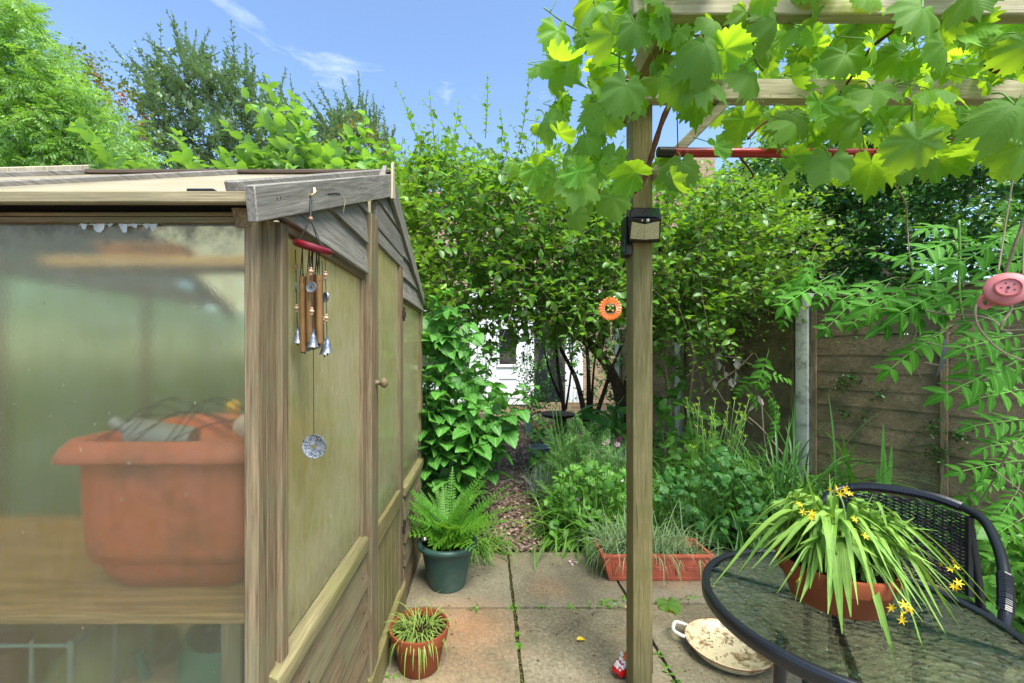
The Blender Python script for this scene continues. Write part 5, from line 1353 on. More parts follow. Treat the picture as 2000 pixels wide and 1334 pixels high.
# arching sprigs hanging at the lower edge
ex = [((1250, 640), (1330, 720), 4.3), ((1300, 600), (1400, 690), 4.1), ((1330, 590), (1425, 665), 4.0), ((1040, 640), (960, 700), 4.5), ((1150, 600), (1170, 660), 4.2), ((900, 600), (850, 560), 3.6), ((1290, 700), (1330, 750), 4.4), ((1000, 620), (930, 655), 4.4), ((1380, 560), (1440, 640), 4.0), ((1060, 610), (1010, 672), 4.2), ((1110, 610), (1080, 668), 4.3), ((960, 620), (925, 680), 4.2), ((1020, 600), (985, 655), 4.0), ((1180, 620), (1210, 690), 4.2), ((940, 590), (905, 640), 3.8), ((1130, 600), (1140, 690), 4.4)]
for (a, b_, Y) in ex:
    p, q = P(*a, Y), P(*b_, Y - .1)
    for k in range(3): shoots(r1, LV, PLUM, (p + r1.normal(0, .06, 3))[None], (q - p)[None] + r1.normal(0, .08, (1, 3)), np.linalg.norm(q - p) * 1.05, 13, .09, .15, twigs=tw, var=.35)
# thin whips above the crown
for (x0_, y0_), (x1_, y1_), n_ in (((822, 300), (784, 152), 20), ((905, 290), (815, 195), 16), ((948, 270), (958, 145), 22), ((1012, 300), (1046, 128), 22), ((880, 300), (905, 205), 14), ((990, 300), (975, 215), 16), ((1060, 320), (1090, 235), 14), ((850, 290), (838, 190), 12), ((1150, 290), (1195, 110), 20), ((1180, 290), (1160, 90), 18), ((1030, 300), (1000, 240), 10), ((930, 280), (880, 215), 12), ((1110, 320), (1130, 260), 10)):
    Y = r1.uniform(3.9, 4.4); p, q = P(x0_, y0_, Y), P(x1_, y1_, Y)
    shoots(r1, LV, PLUM, p[None], (q - p)[None], np.linalg.norm(q - p), n_, .062, -.05, bendv=.06, twigs=tw, twig_r=.004, var=.45, t0=.05)
LV.build('crown', LM['plum'], pl); tw.build('twigs', M['twig'], pl, sharp=None)
# lime young growth beside the greenhouse and through the crown
LV = Leaves(103); tw = MB(); r1 = np.random.default_rng(104)
crown(LV, tw, [(770, 330), (800, 340), (860, 520), (880, 600), (830, 620), (790, 470)], 150, 3.15, 3.9, PLUM, .078, 10, .3, .6, .2, r1, var=.45, out=(0, 0, .5))
crown(LV, tw, [(850, 420), (1000, 560), (1200, 600), (1380, 480), (1200, 400), (1000, 390)], 50, 3.2, 3.8, PLUM, .05, 9, .2, .45, .1, r1, var=.5, out=(0, -.3, .5))
plant('young_pear_tree', LV, leafmat('light_plum_leaf', S(84, 134, 48), S(140, 180, 66), S(160, 204, 50), .4, .4), (-.4, 3.6, 0), 'light yellow green leafy tree growing just beyond the greenhouse gable', 'tree', part='crown', twigs=tw, tmat=M['twig'], tpart='twigs')

# --- dark many-stemmed shrub in front of the porch
sh = thing('lilac_shrub', (1.40, 6.6, 0), 'dark many stemmed shrub in front of the white porch', 'shrub')
m = MB(); r1 = np.random.default_rng(110)
for (pts, ra) in (([(1150, 855), (1140, 800), (1125, 740), (1100, 690), (1075, 640)], .05), ([(1148, 850), (1150, 780), (1148, 700), (1140, 640)], .045), ([(1152, 850), (1175, 780), (1195, 720), (1220, 660)], .04), ([(1105, 858), (1100, 790), (1090, 720), (1085, 650), (1080, 600)], .035), ([(1100, 790), (1075, 730), (1060, 670)], .022), ([(1135, 770), (1118, 720), (1110, 650)], .02), ([(1155, 800), (1160, 720), (1170, 650)], .022), ([(1105, 800), (1115, 730), (1118, 660)], .02)):
    limb(m, [P(x, y, 6.5 + r1.normal(0, .1)) for x, y in pts], ra, ra * .4, 9)
m.build('stems', M['dark_bark'], sh, sharp=None)
LV = Leaves(111)
crown(LV, None, [(1030, 560), (1260, 560), (1270, 690), (1200, 660), (1110, 680), (1040, 660)], 110, 6.0, 7.2, PLUM, .085, 9, .4, .8, .3, r1, var=.15)
crown(LV, None, [(1090, 660), (1230, 650), (1220, 760), (1110, 740)], 26, 6.2, 7.0, SM, .075, 8, .3, .6, .3, r1, var=.1)
LV.build('crown', LM['hedge'], sh)

# --- ash tree, left
r1 = np.random.default_rng(120); ash = thing('ash_tree', (-7.6, 7.6, 0), 'big bright green ash tree with feathery leaves rising behind the greenhouse', 'tree')
m = MB()
limb(m, [(-7.6, 7.6, 0), (-7.5, 7.6, 1.5), (-7.7, 7.7, 3.2), (-7.9, 7.7, 6.5)], .22, .05, 12)
for (a, b_) in (((0, 335), (70, 295)), ((30, 190), (60, 130)), ((100, 300), (250, 320)), ((130, 230), (100, 190)), ((60, 320), (160, 290)), ((0, 120), (60, 60))):
    p, q = P(*a, 7.2), P(*b_, 6.9); limb(m, [(-7.6, 7.6, max(p[2] - .8, 1.2)), p, q], .05, .014, 7)
m.build('trunk', M['dark_bark'], ash, sharp=None)
LV = Leaves(121); tw = MB()
prof = [(-160, -150), (20, -60), (60, 10), (95, 60), (150, 120), (205, 185), (262, 235), (296, 290), (312, 345), (312, 600), (-160, 600)]
ctr = np.array([-8.0, 7.8, 3.5])
crown(LV, tw, prof, 760, 6.2, 8.6, PIN, .32, 9, .5, 1.1, .55, r1, out=(.25, -.4, .25), jit=.55, var=.42, centre=ctr, up=.1)
fr_ = [(-60, -60), (40, -40), (100, 80), (200, 190), (290, 290), (300, 345), (-60, 345)]
crown(LV, tw, fr_, 210, 5.9, 6.9, PIN, .27, 9, .4, .9, .7, r1, out=(.3, -.5, .1), jit=.45, var=.68, centre=ctr, up=.0)
LV.build('crown', LM['ash'], ash); tw.build('twigs', M['twig'], ash, sharp=None)
# --- red keyed maple behind
LV = Leaves(130); tw = MB(); r1 = np.random.default_rng(130)
crown(LV, tw, [(130, 85), (230, 140), (285, 230), (300, 300), (200, 290), (120, 150)], 90, 10, 11.5, SM, .14, 10, .6, 1.2, .2, r1, var=.5, jit=.6, out=(0, 0, .6))
mt = plant('maple_tree', LV, leafmat('dull_maple_leaf', S(90, 100, 44), S(120, 140, 64), S(140, 150, 50), .3, .45), (-8.5, 10.8, 0), 'maple tree with rusty red seed keys behind the ash', 'tree', part='crown', twigs=tw, tmat=M['twig'], tpart='twigs')
for k in range(16):
    LV = Leaves(600 + k); crown(LV, None, [(165, 140), (225, 150), (280, 230), (285, 270), (220, 230)], 1, 9.8, 10.6, SM, .11, 9, .4, .7, .5, r1, var=.5, jit=.6); LV.build('seed_key_cluster', LM['red'], mt)
m = MB(); limb(m, [(-8.5, 10.8, 0), (-8.4, 10.8, 3), (-8.8, 10.8, 6)], .16, .05); m.build('trunk', M['dark_bark'], mt, sharp=None)
# --- poplars
def poplar(seed, prof, whips, Y0, Y1, n, size, loc, label, mat, lean=(-.35, 0, .9), name='poplar_tree'):
    r = np.random.default_rng(seed); LV = Leaves(seed); tw = MB(); t = thing(name, loc, label, 'tree')
    crown(LV, tw, prof, int(n * 1.4), Y0, Y1, SM, size * 1.25, 36, 1.0, 2.2, .05, r, out=lean, jit=.42, var=.35, twr=.012, spread=.7, up=.1)
    for (a, b_) in whips:
        Y = (Y0 + Y1) / 2; p, q = P(*a, Y), P(*b_, Y)
        for k in range(3):
            qq = q + r.normal(0, .25, 3) - (q - p) * r.uniform(0, .35)
            shoots(r, LV, SM, p[None], (qq - p)[None], np.linalg.norm(qq - p), 70, size, -.05, bendv=.08, twigs=tw, twig_r=.014, var=.4, spread=.7, t0=.05)
    LV.build('crown', mat, t); m = MB(); x, y, z = loc
    limb(m, [(x, y, 0), (x + .1, y, 3), (x - .2, y, 6)], .2, .06); m.build('trunk', M['dark_bark'], t, sharp=None); tw.build('branches', M['dark_bark'], t, sharp=None)
    return t
poplar(140, [(255, 345), (270, 250), (285, 160), (300, 120), (345, 110), (370, 90), (400, 120), (425, 150), (450, 125), (475, 135), (510, 170), (545, 190), (580, 215), (610, 250), (628, 345), (628, 480), (255, 480)],
       [((330, 200), (250, 105)), ((340, 190), (283, 80)), ((370, 170), (350, 45)), ((380, 160), (372, 50)), ((410, 190), (400, 95)), ((450, 190), (432, 98)), ((490, 200), (475, 115)), ((330, 230), (252, 125)), ((540, 240), (520, 165)), ((590, 280), (565, 185)), ((610, 310), (600, 240))],
       13, 16, 430, .155, (-9.5, 14.5, 0), 'tall grey green poplar with wind swept upright shoots behind the greenhouse roof', LM['poplar'])
poplar(150, [(600, 345), (615, 260), (640, 230), (680, 215), (720, 235), (750, 270), (775, 330), (775, 500), (600, 500)],
       [((650, 270), (612, 195)), ((670, 260), (648, 180)), ((690, 260), (680, 172)), ((710, 260), (700, 180)), ((730, 280), (728, 195)), ((755, 300), (762, 240)), ((640, 290), (607, 215))],
       16, 19, 190, .17, (-5.0, 17.5, 0), 'smaller more distant poplar rising above the olive leaved tree', LM['poplar'])
LV = Leaves(155); tw = MB(); r1 = np.random.default_rng(155)
crown(LV, tw, [(640, 250), (700, 225), (760, 250), (785, 330), (780, 420), (640, 420)], 110, 12, 14, SM, .11, 12, .6, 1.2, .1, r1, var=.4, out=(0, 0, .6))
plant('hazel_tree', LV, LM['olive'], (-3.8, 13, 0), 'olive brown leaved tree below the distant poplar', 'tree', part='crown', twigs=tw, tmat=M['dark_bark'], tpart='branches')
# background filling greenery far beyond, left and right
def bgtree(seed, poly, Y0, Y1, n, size, loc, label, mat):
    r = np.random.default_rng(seed); LV = Leaves(seed)
    crown(LV, None, poly, n, Y0, Y1, SM, size, 12, .8, 1.8, .2, r, out=(0, -.2, .4), jit=.7, var=.35)
    t = plant('broadleaf_tree', LV, mat, loc, label, 'tree', part='crown'); m = MB(); x, y, z = loc
    limb(m, [(x, y, 0), (x + .1, y, 2), (x - .1, y, 4)], .2, .08); m.build('trunk', M['dark_bark'], t, sharp=None)
bgtree(160, [(-150, 300), (330, 300), (640, 330), (780, 330), (780, 690), (-150, 690)], 9.5, 12, 330, .16, (-6.5, 11.0, 0), 'dense mid green tree filling the gap under the poplars behind the greenhouse', LM['ash'])
bgtree(161, [(1480, 200), (1700, 110), (2080, 60), (2250, 520), (1480, 470)], 7.5, 11, 760, .22, (8.5, 10.0, 0), 'leafy green tree seen through the vine above the hedge', LM['plum'])

bgtree(162, [(1640, 290), (2200, 260), (2250, 520), (1640, 500)], 6.2, 7.6, 260, .11, (6.2, 7.0, 0), 'dark leafy tree standing close behind the evergreen hedge', LM['hedge'])
# --- apple tree just behind the greenhouse
r1 = np.random.default_rng(170); ap_ = thing('apple_tree', (-1.35, 3.3, 0), 'apple tree with large pale leaves on upright shoots above the greenhouse ridge', 'tree')
m = MB(); limb(m, [(-1.35, 3.3, 0), (-1.33, 3.3, .9), (-1.3, 3.25, 1.7)], .05, .03)
for px in (180, 370, 480, 560, 640, 720): limb(m, [(-1.3, 3.28, 1.5), P((px + 560) / 2, 470, 3.15), P(px, 345, 3.05)], .022, .008, 7)
m.build('trunk', M['bark'], ap_, sharp=None)
LV = Leaves(171); tw = MB()
AP = [leaf_t(.62, 7, .3, .35, 1, 1.0), leaf_t(.66, 7, .55, .3, 1), leaf_t(.58, 7, .15, .5, 1)]
for (a, b_, n_) in (((235, 345), (140, 268), 9), ((250, 350), (185, 300), 7), ((385, 345), (338, 262), 10), ((400, 350), (335, 300), 6), ((440, 345), (442, 305), 6), ((272, 350), (265, 325), 4), ((565, 345), (535, 160), 20), ((570, 345), (560, 190), 18), ((600, 345), (490, 180), 18), ((560, 345), (455, 265), 13), ((540, 345), (470, 300), 10), ((620, 345), (600, 240), 14), ((640, 350), (585, 265), 12), ((660, 345), (650, 290), 9), ((690, 345), (640, 290), 9), ((700, 345), (706, 235), 14), ((730, 345), (690, 262), 12), ((745, 345), (735, 280), 9), ((760, 350), (770, 290), 8), ((520, 350), (500, 290), 9), ((590, 345), (575, 230), 13), ((480, 350), (450, 318), 5)):
    Y = r1.uniform(2.98, 3.3); p, q = P(*a, Y), P(*b_, Y); p = p - (q - p) * .25
    shoots(r1, LV, AP, p[None], (q - p)[None], np.linalg.norm(q - p), n_ + 6, .125, -.02, bendv=.05, twigs=tw, twig_r=.005, var=.5, spread=.9, up=.1, t0=.05, tipsmall=.7)
crown(LV, tw, [(440, 335), (560, 300), (760, 325), (770, 420), (420, 420)], 80, 3.0, 3.5, AP, .11, 9, .25, .5, .1, r1, out=(0, 0, .8), jit=.5, var=.4)
LV.build('crown', LM['apple'], ap_); tw.build('twigs', M['green_stem'], ap_, sharp=None)
# green bushes behind the greenhouse seen through its panes
LV = Leaves(180); r1 = np.random.default_rng(180)
n_ = 260; bs = np.c_[r1.uniform(-5, -.7, n_), r1.uniform(3.5, 4.6, n_), r1.uniform(0, 1.75, n_)]
shoots(r1, LV, SM, bs, r1.normal(0, 1, (n_, 3)) + (0, 0, .5), r1.uniform(.4, .8, n_), 12, .10, .2, var=.5)
plant('privet_bush', LV, LM['ash'], (-2.6, 4.0, 0), 'leafy green bush behind the greenhouse glazing', 'bush')
LV = Leaves(181); n_ = 200; bs = np.c_[r1.uniform(-4.5, -2.0, n_), r1.uniform(.6, 3.3, n_), r1.uniform(0, 1.9, n_)]
shoots(r1, LV, SM, bs, r1.normal(0, 1, (n_, 3)) + (0, 0, .5), r1.uniform(.4, .8, n_), 12, .10, .2, var=.4)
plant('laurel_bush', LV, LM['plum'], (-3.2, 2.0, 0), 'leafy bush beyond the left gable of the greenhouse', 'bush')

# shrubs closing the garden in front of the house
for sd_, cx_2, cy_2, rx_, hh, n_, lab in ((182, 2.9, 8.2, .75, 1.9, 190, 'dark green bush to the right of the porch behind the fruit tree'), (183, -.78, 7.6, .62, 2.25, 210, 'leafy bush left of the white door behind the raspberries'), (184, 3.9, 8.6, 1.0, 2.2, 120, 'tall bush at the far end of the fence')):
    LV = Leaves(sd_); r1 = np.random.default_rng(sd_); bs = np.c_[cx_2 + r1.normal(0, rx_ * .6, n_), cy_2 + r1.normal(0, .35, n_), r1.uniform(0, hh, n_)]
    shoots(r1, LV, PLUM, bs, r1.normal(0, .8, (n_, 3)) + (0, -.3, .6), r1.uniform(.35, .7, n_), 11, .10, .2, var=.3)
    plant('garden_bush', LV, LM['hedge'], (cx_2, cy_2, 0), lab, 'bush')
# --- evergreen hedge behind the fence
r1 = np.random.default_rng(190); LV = Leaves(191); tw = MB()
n_ = 4200; s_ = r1.uniform(-.55, 3.7, n_); fb = C_ + (A_ - C_) * (s_[:, None] / 2 + .0) ; nv_ = np.array([.89, .45])
off = .12 + np.abs(r1.normal(0, .42, n_)); hz = r1.uniform(1.35, 3.7, n_) 
hz = np.where(s_ < .3, 1.2 + (hz - 1.2) * .75, hz)
bs = np.c_[fb + nv_ * off[:, None], hz]
dd = r1.normal(0, .6, (n_, 3)) + np.array([-.7, -.4, .45]); Lh = r1.uniform(.3, .6, n_)
shoots(r1, LV, PLUM, bs - nrm(dd) * (Lh * .5)[:, None], dd, Lh, 13, .078, .1, twigs=tw, var=.35, up=.5, spread=.9)
n_ = 70; s_ = r1.uniform(.3, 1.9, n_); fb = C_ + (A_ - C_) * (s_[:, None] / 2)
bs = np.c_[fb - nv_ * .02, r1.uniform(1.60, 1.95, n_)]; shoots(r1, LV, PLUM, bs, r1.normal(0, .5, (n_, 3)) + (-.6, -.4, -.3), .35, 10, .062, .5, var=.2)
plant('laurel_hedge', LV, LM['hedge'], (4.0, 4.6, 0), 'dark glossy evergreen hedge towering over the fence', 'hedge', part='foliage', twigs=tw, tmat=M['dark_bark'], tpart='branches')
LV = Leaves(192); n_ = 80; s_ = r1.uniform(.4, 2.2, n_); fb = C_ + (A_ - C_) * (s_[:, None] / 2); bs = np.c_[fb + nv_ * r1.uniform(-.1, .2, n_)[:, None], r1.uniform(1.9, 3.2, n_)]
# ivy dropping over the middle panel
LV = Leaves(193); n_ = 36; s_ = r1.uniform(.45, .66, n_); fb = C_ + (B_ - C_) * s_[:, None]
bs = np.c_[fb - nv_ * .06, r1.uniform(1.15, 1.75, n_)]; shoots(r1, LV, SM, bs, r1.normal(0, .4, (n_, 3)) + (-.3, -.2, -.6), .22, 10, .05, .3, var=.2)
plant('ivy', LV, LM['ivy'], (*(C_ + (B_ - C_) * .55 - nv_ * .06), 1.5), 'dark ivy hanging over the top of the shaded middle fence panel', 'ivy')

# ivy tufts poking through the near panel
tufts = [(1645, 752, 30, 22), (1716, 772, 16, 10), (1648, 808, 10, 6), (1694, 808, 9, 5), (1825, 835, 40, 26), (1875, 855, 22, 12), (1812, 885, 34, 22), (1920, 915, 26, 14), (1660, 735, 12, 8)]
def on_fence(px, py, off=.03, p=A_, q=B_):
    """point on the fence plane for a pixel"""
    d = fdir(p, q); n = np.array([d[1], -d[0]]); n = -n if n[0] > 0 else n; o = p + n * off; k = (px - VX) / F
    Y = (o[0] * n[0] + o[1] * n[1]) / (k * n[0] + n[1]); return P(px, py, Y)
for i, (px, py, rx, nn) in enumerate(tufts):
    c0 = on_fence(px, py, .03); LV = Leaves(200 + i); k = rx / F * c0[1]
    bs = c0 + r1.normal(0, 1, (nn, 3)) * np.array([.2, .5, .25]) * k; bs[:, 2] -= (bs[:, 1] - c0[1]) * .25
    shoots(r1, LV, SM, bs, r1.normal(0, .5, (nn, 3)) + (-.6, -.4, .3), .06, 5, .035, .3, var=.3)
    lab = ('ragged ivy tuft high on the near panel beside the post', 'small ivy sprig left of the middle batten, upper one', 'tiny ivy leaf pair low beside the concrete post', 'single dark ivy leaf below the small sprig left of the batten', 'long ragged ivy tuft right of the middle batten', 'ivy clump at the right end of the long tuft', 'ivy tuft with a dead brown leaf under the long tuft', 'ivy clump at the far right of the near panel', 'ivy leaves standing above the ragged tuft by the post')[i]
    tag(LV.build('ivy_tuft', LM['ivy']), lab, 'ivy', 'ivy tufts growing through the fence')
# ================================================================== wisteria on the fence
r1 = np.random.default_rng(300)
LV = Leaves(300)
blw = [leaf_t(.40, 5, .2, .3), leaf_t(.44, 5, .35, .25)]
PW = [pinnate_t(6, .4, .23, r1, .20, blade=blw[0], gap=.16), pinnate_t(6, .42, .23, r1, .40, blade=blw[1], gap=.16), pinnate_t(5, .42, .26, r1, .15, blade=blw[0], gap=.18)]
wt = thing('wisteria', (2.9, 2.3, 0), 'wisteria with long feathered leaves and bare twigs spreading along the fence', 'climber')
st = MB()
wl = [((1885, 470), (1758, 483), 2.5), ((1880, 450), (1800, 430), 2.7), ((1890, 505), (1795, 517), 2.45), ((1880, 478), (1905, 425), 2.5), ((1870, 480), (1960, 470), 2.4), ((2010, 450), (1885, 476), 2.0), ((2000, 400), (1960, 395), 1.9), ((2010, 500), (1925, 515), 2.0),
      ((1880, 540), (1700, 557), 2.5), ((1860, 560), (1745, 612), 2.45), ((1876, 590), (1740, 600), 2.5), ((1870, 605), (1702, 623), 2.5), ((1740, 545), (1620, 585), 2.9), ((1700, 560), (1608, 635), 2.9), ((1730, 560), (1660, 640), 2.8), ((1640, 560), (1600, 560), 3.1), ((1760, 560), (1690, 620), 2.7),
      ((1850, 640), (1735, 700), 2.5), ((1840, 650), (1770, 690), 2.6), ((1990, 570), (1880, 540), 2.1), ((2000, 600), (1890, 620), 2.1), ((2000, 655), (1875, 665), 2.0), ((2010, 680), (1870, 700), 2.0), ((2010, 700), (1850, 745), 2.0), ((2000, 720), (1905, 740), 2.1), ((2010, 760), (1900, 770), 2.2), ((2010, 820), (1895, 820), 2.2), ((2000, 860), (1910, 870), 2.2), ((2010, 900), (1880, 900), 2.1), ((2010, 920), (1930, 925), 2.1), ((1990, 950), (1965, 1010), 2.1),
      ((1600, 520), (1500, 570), 3.4), ((1620, 540), (1510, 600), 3.3), ((1590, 500), (1560, 580), 3.3), ((1650, 530), (1590, 600), 3.2), ((1570, 560), (1520, 640), 3.4), ((1500, 690), (1478, 760), 3.9), ((1480, 700), (1520, 780), 3.9), ((1470, 730), (1440, 780), 4.0), ((1500, 770), (1540, 830), 3.8), ((1460, 760), (1500, 800), 3.9), ((1490, 730), (1560, 740), 3.9), ((1520, 800), (1530, 880), 3.7),
      ((1780, 520), (1720, 470), 2.9), ((1990, 540), (1900, 570), 2.3), ((2000, 1010), (1940, 1050), 2.0), ((2010, 1050), (1960, 1085), 2.0), ((2000, 980), (1930, 1000), 2.1), ((1960, 660), (1880, 650), 2.3)]
for (a, b_, Y) in wl:
    q, p = P(*b_, Y - r1.uniform(0, .15)), P(*a, Y); d = q - p; L = np.linalg.norm(d)
    LV.add(PW, p[None], d[None], (r1.normal(0, .25), -.75, .8), L * .92, np.clip(r1.normal(.45, .2, 1), 0, .95))
    s_ = p - d * .1; st.tube(spline([s_ + (r1.normal(.05, .03), .08, r1.normal(-.03, .03)), s_, p + d * .3], 4), .0022, 5)
for k in range(9):
    px, py = r1.uniform(1940, 2060), r1.uniform(420, 1040); Y = r1.uniform(2.2, 2.75); p = P(px, py, Y)
    LV.add(PW, p[None], np.array([[r1.normal(-.7, .4), r1.normal(-.4, .3), r1.normal(-.1, .3)]]), (0, -.5, 1), r1.uniform(.2, .32), r1.uniform(.1, .6, 1))
LV.build('leaves', LM['wist'], wt)
st.tube(spline([P(1873, 430, 2.45), P(1875, 500, 2.45), P(1873, 545, 2.45), P(1878, 610, 2.45), P(1900, 700, 2.5)], 6), .006, 7)
st.build('green_stems', M['green_stem'], wt, sharp=None)
b = MB()
def twig(pts, r_=.004): MB().tube(spline([P(x, y, Y) for x, y, Y in pts], 6), np.linspace(r_, r_ * .55, (len(pts) - 1) * 6 + 1), 6).build('bare_twig', M['dry_twig'], wt, sharp=None)
twig([(1740, 350, 2.3), (1768, 395, 2.35), (1772, 440, 2.4), (1778, 510, 2.4), (1795, 570, 2.5), (1810, 600, 2.6)], .004)
twig([(1940, 570, 1.7), (1912, 590, 1.7), (1904, 610, 1.7), (1915, 645, 1.7), (1955, 685, 1.7), (2010, 708, 1.7)], .0055)
twig([(1808, 607, 2.2), (1850, 614, 2.1), (1902, 616, 2.0), (1940, 626, 1.9), (1955, 640, 1.85)], .005)
twig([(2015, 420, 1.7), (1990, 460, 1.7), (1975, 500, 1.72), (1962, 545, 1.75), (1975, 600, 1.8), (1958, 630, 1.8), (1958, 645, 1.8), (2010, 645, 1.7)], .007)
twig([(1908, 480, 2.0), (1935, 490, 2.0), (1965, 490, 1.9)], .004); twig([(1985, 480, 1.9), (1994, 440, 1.8), (2010, 420, 1.8)], .004)
twig([(1778, 590, 2.5), (1790, 640, 2.6), (1780, 690, 2.6), (1800, 740, 2.65)], .0035); twig([(1810, 668, 2.3), (1860, 680, 2.2), (1920, 675, 2.1)], .003); twig([(1805, 708, 2.3), (1860, 716, 2.2), (1950, 710, 2.0), (1990, 700, 1.9)], .004)
twig([(1980, 862, 2.0), (1950, 920, 2.1), (1905, 1000, 2.2), (1880, 1060, 2.25)], .006); twig([(1935, 912, 2.1), (1970, 940, 2.0), (2015, 975, 1.9)], .003)
twig([(1290, 950, 4.4), (1310, 820, 4.3), (1300, 700, 4.3), (1320, 640, 4.3)], .012); twig([(1330, 930, 4.3), (1345, 800, 4.3), (1355, 700, 4.3)], .010); twig([(1305, 930, 4.4), (1295, 830, 4.4), (1312, 740, 4.4)], .009)
twig([(1340, 735, 4.2), (1400, 700, 4.2), (1430, 698, 4.2), (1475, 715, 4.1)], .006); twig([(1375, 770, 4.1), (1405, 745, 4.1), (1440, 720, 4.1), (1470, 690, 4.1)], .006); twig([(1400, 760, 4.1), (1420, 790, 4.1), (1470, 830, 4.0)], .005); twig([(1462, 815, 3.8), (1490, 840, 3.8), (1540, 900, 3.6)], .006); twig([(1487, 780, 3.8), (1492, 850, 3.8), (1500, 900, 3.7)], .006)

LV = Leaves(301); pd_ = leaf_t(.22, 8, .1, .5)
LV.add([pd_], P(1843, 658, 2.1)[None], (P(1838, 738, 2.08) - P(1843, 658, 2.1))[None], (.3, -1, .1), np.linalg.norm(P(1838, 738, 2.08) - P(1843, 658, 2.1)))
LV.build('seed_pod', plain('grey_dry_pod', S(96, 96, 106), .7, 0, .2, 80), wt)
LV = Leaves(302)   # curled dead leaves
for (px, py) in ((1441, 700), (1408, 714), (1395, 740), (1443, 728), (1475, 785), (1410, 690), (1400, 705), (1428, 740), (1480, 770)):
    for k in range(3): LV.add(SM, P(px, py, 4.1)[None] + r1.normal(0, .015, (1, 3)), np.array([[r1.normal(0, .3), r1.normal(0, .3), -1]]), r1.normal(0, 1, 3), .10)
LV.build('dead_leaves', plain('dead_grey_leaf', S(150, 146, 134), .8, 0, .2, 40), wt)

# ================================================================== raspberry by the greenhouse corner
r1 = np.random.default_rng(310); LV = Leaves(310); tw = MB()
bl = [leaf_t(.74, 10, .22, .35, 1, .9), leaf_t(.80, 10, .35, .25, 1, .9)]
RT = []
for k in range(3):
    RT.append(joined([place_t(bl[k % 2], (0, .42, -.03), r1.normal(0, .1), .62, R(-12 + r1.normal(0, 8))), place_t(bl[(k + 1) % 2], (0, .34, -.02), R(74), .5, R(-15), .2), place_t(bl[k % 2], (0, .34, -.02), R(-74), .5, R(-15), -.2),
                      (np.array([(-.008, 0, 0), (.008, 0, 0), (.006, .44, -.03), (-.006, .44, -.03)]), [(0, 1, 2, 3)], np.zeros((4, 2)))]))
can = [((838, 960), (846, 555), 3.0, 9), ((850, 960), (862, 610), 3.1, 9), ((870, 965), (905, 640), 3.2, 9), ((890, 960), (945, 690), 3.2, 8), ((905, 960), (1030, 735), 3.15, 10), ((915, 965), (1010, 775), 3.1, 8), ((860, 970), (880, 700), 3.0, 9), ((835, 980), (830, 700), 2.98, 8), ((880, 970), (960, 800), 3.05, 8), ((870, 985), (930, 840), 2.95, 8), ((845, 990), (860, 800), 2.92, 8), ((850, 960), (840, 640), 3.2, 8), ((880, 960), (920, 620), 3.5, 8), ((900, 960), (970, 640), 3.6, 8), ((835, 990), (822, 820), 2.95, 6), ((860, 1000), (900, 900), 2.95, 6)]
for (a, b_, Y, n_) in can:
    p, q = P(*a, Y), P(*b_, Y + r1.normal(0, .05)); p[2] = max(p[2], 0)
    shoots(r1, LV, RT, p[None], (q - p)[None] + np.array([0, 0, .12]), np.linalg.norm(q - p) * 1.04, n_ + 9, .225, .06, bendv=.06, twigs=tw, twig_r=.006, var=.42, spread=1.4, up=.0, t0=.18, tipsmall=.55)
top = sample(r1, [(825, 570), (850, 545), (880, 590), (930, 650), (900, 700), (830, 690)], 34, 2.92, 3.15)
LV.add(RT, top, np.c_[r1.normal(.1, .7, 34), r1.normal(-.5, .4, 34), r1.normal(-.15, .35, 34)], np.c_[r1.normal(0, .3, 34), r1.normal(-.5, .2, 34), np.ones(34)], r1.uniform(.12, .19, 34), r1.uniform(.3, .8, 34))
pts = sample(r1, [(820, 600), (870, 610), (950, 720), (985, 790), (960, 880), (890, 940), (825, 900)], 90, 3.0, 3.5)
LV.add(RT, pts, np.c_[r1.normal(.1, .6, 90), r1.normal(-.7, .3, 90), r1.normal(-.35, .3, 90)], np.c_[r1.normal(0, .3, 90), r1.normal(-.5, .2, 90), np.ones(90)], r1.uniform(.15, .23, 90), r1.uniform(.1, .6, 90))
plant('raspberry_bush', LV, LM['rasp'], (-.2, 3.15, 0), 'leafy raspberry canes with large ribbed leaves at the greenhouse corner', 'bush', twigs=tw)

# ================================================================== fern in the green pot
r1 = np.random.default_rng(320); LV = Leaves(320)
def frond_t(n, tri, curl, ln, seed):
    r = np.random.default_rng(seed); ts = []; sub = joined([place_t(small_t(.34, .1, .2), (0, 0, 0), 0, 1)]); pin = leaf_t(.36, 3, .2, .25) if not tri else leaf_t(.30, 7, .25, .2, 1)
    for i in range(n):
        t = (i + .5) / n; y = .10 + .9 * t; z = -curl * y * y; w = ln * ((1 - t) ** .8 + .08 if tri else (math.sin(math.pi * min(1, t * .85 + .15)) ** .6 + .05))
        for sg in (-1, 1): ts.append(place_t(pin, (0, y * (1 - .15 * curl), z), sg * R(78 - 26 * t), w, R(8 + r.normal(0, 6)), sg * R(-20)))
    st_ = np.array([(x, y * (1 - .15 * curl), -curl * y * y) for y in np.linspace(0, 1, 8) for x in (-.006, .006)])
    ts.append((st_, [(2 * i, 2 * i + 1, 2 * i + 3, 2 * i + 2) for i in range(7)], np.zeros((16, 2))))
    return joined(ts)
FN = [frond_t(24, False, .35, .085, 1), frond_t(24, False, .6, .08, 2), frond_t(22, False, .15, .09, 3)]
FB = [frond_t(13, True, .35, .30, 4), frond_t(13, True, .6, .28, 5)]
fb = np.array([-.212, 2.40, .235])
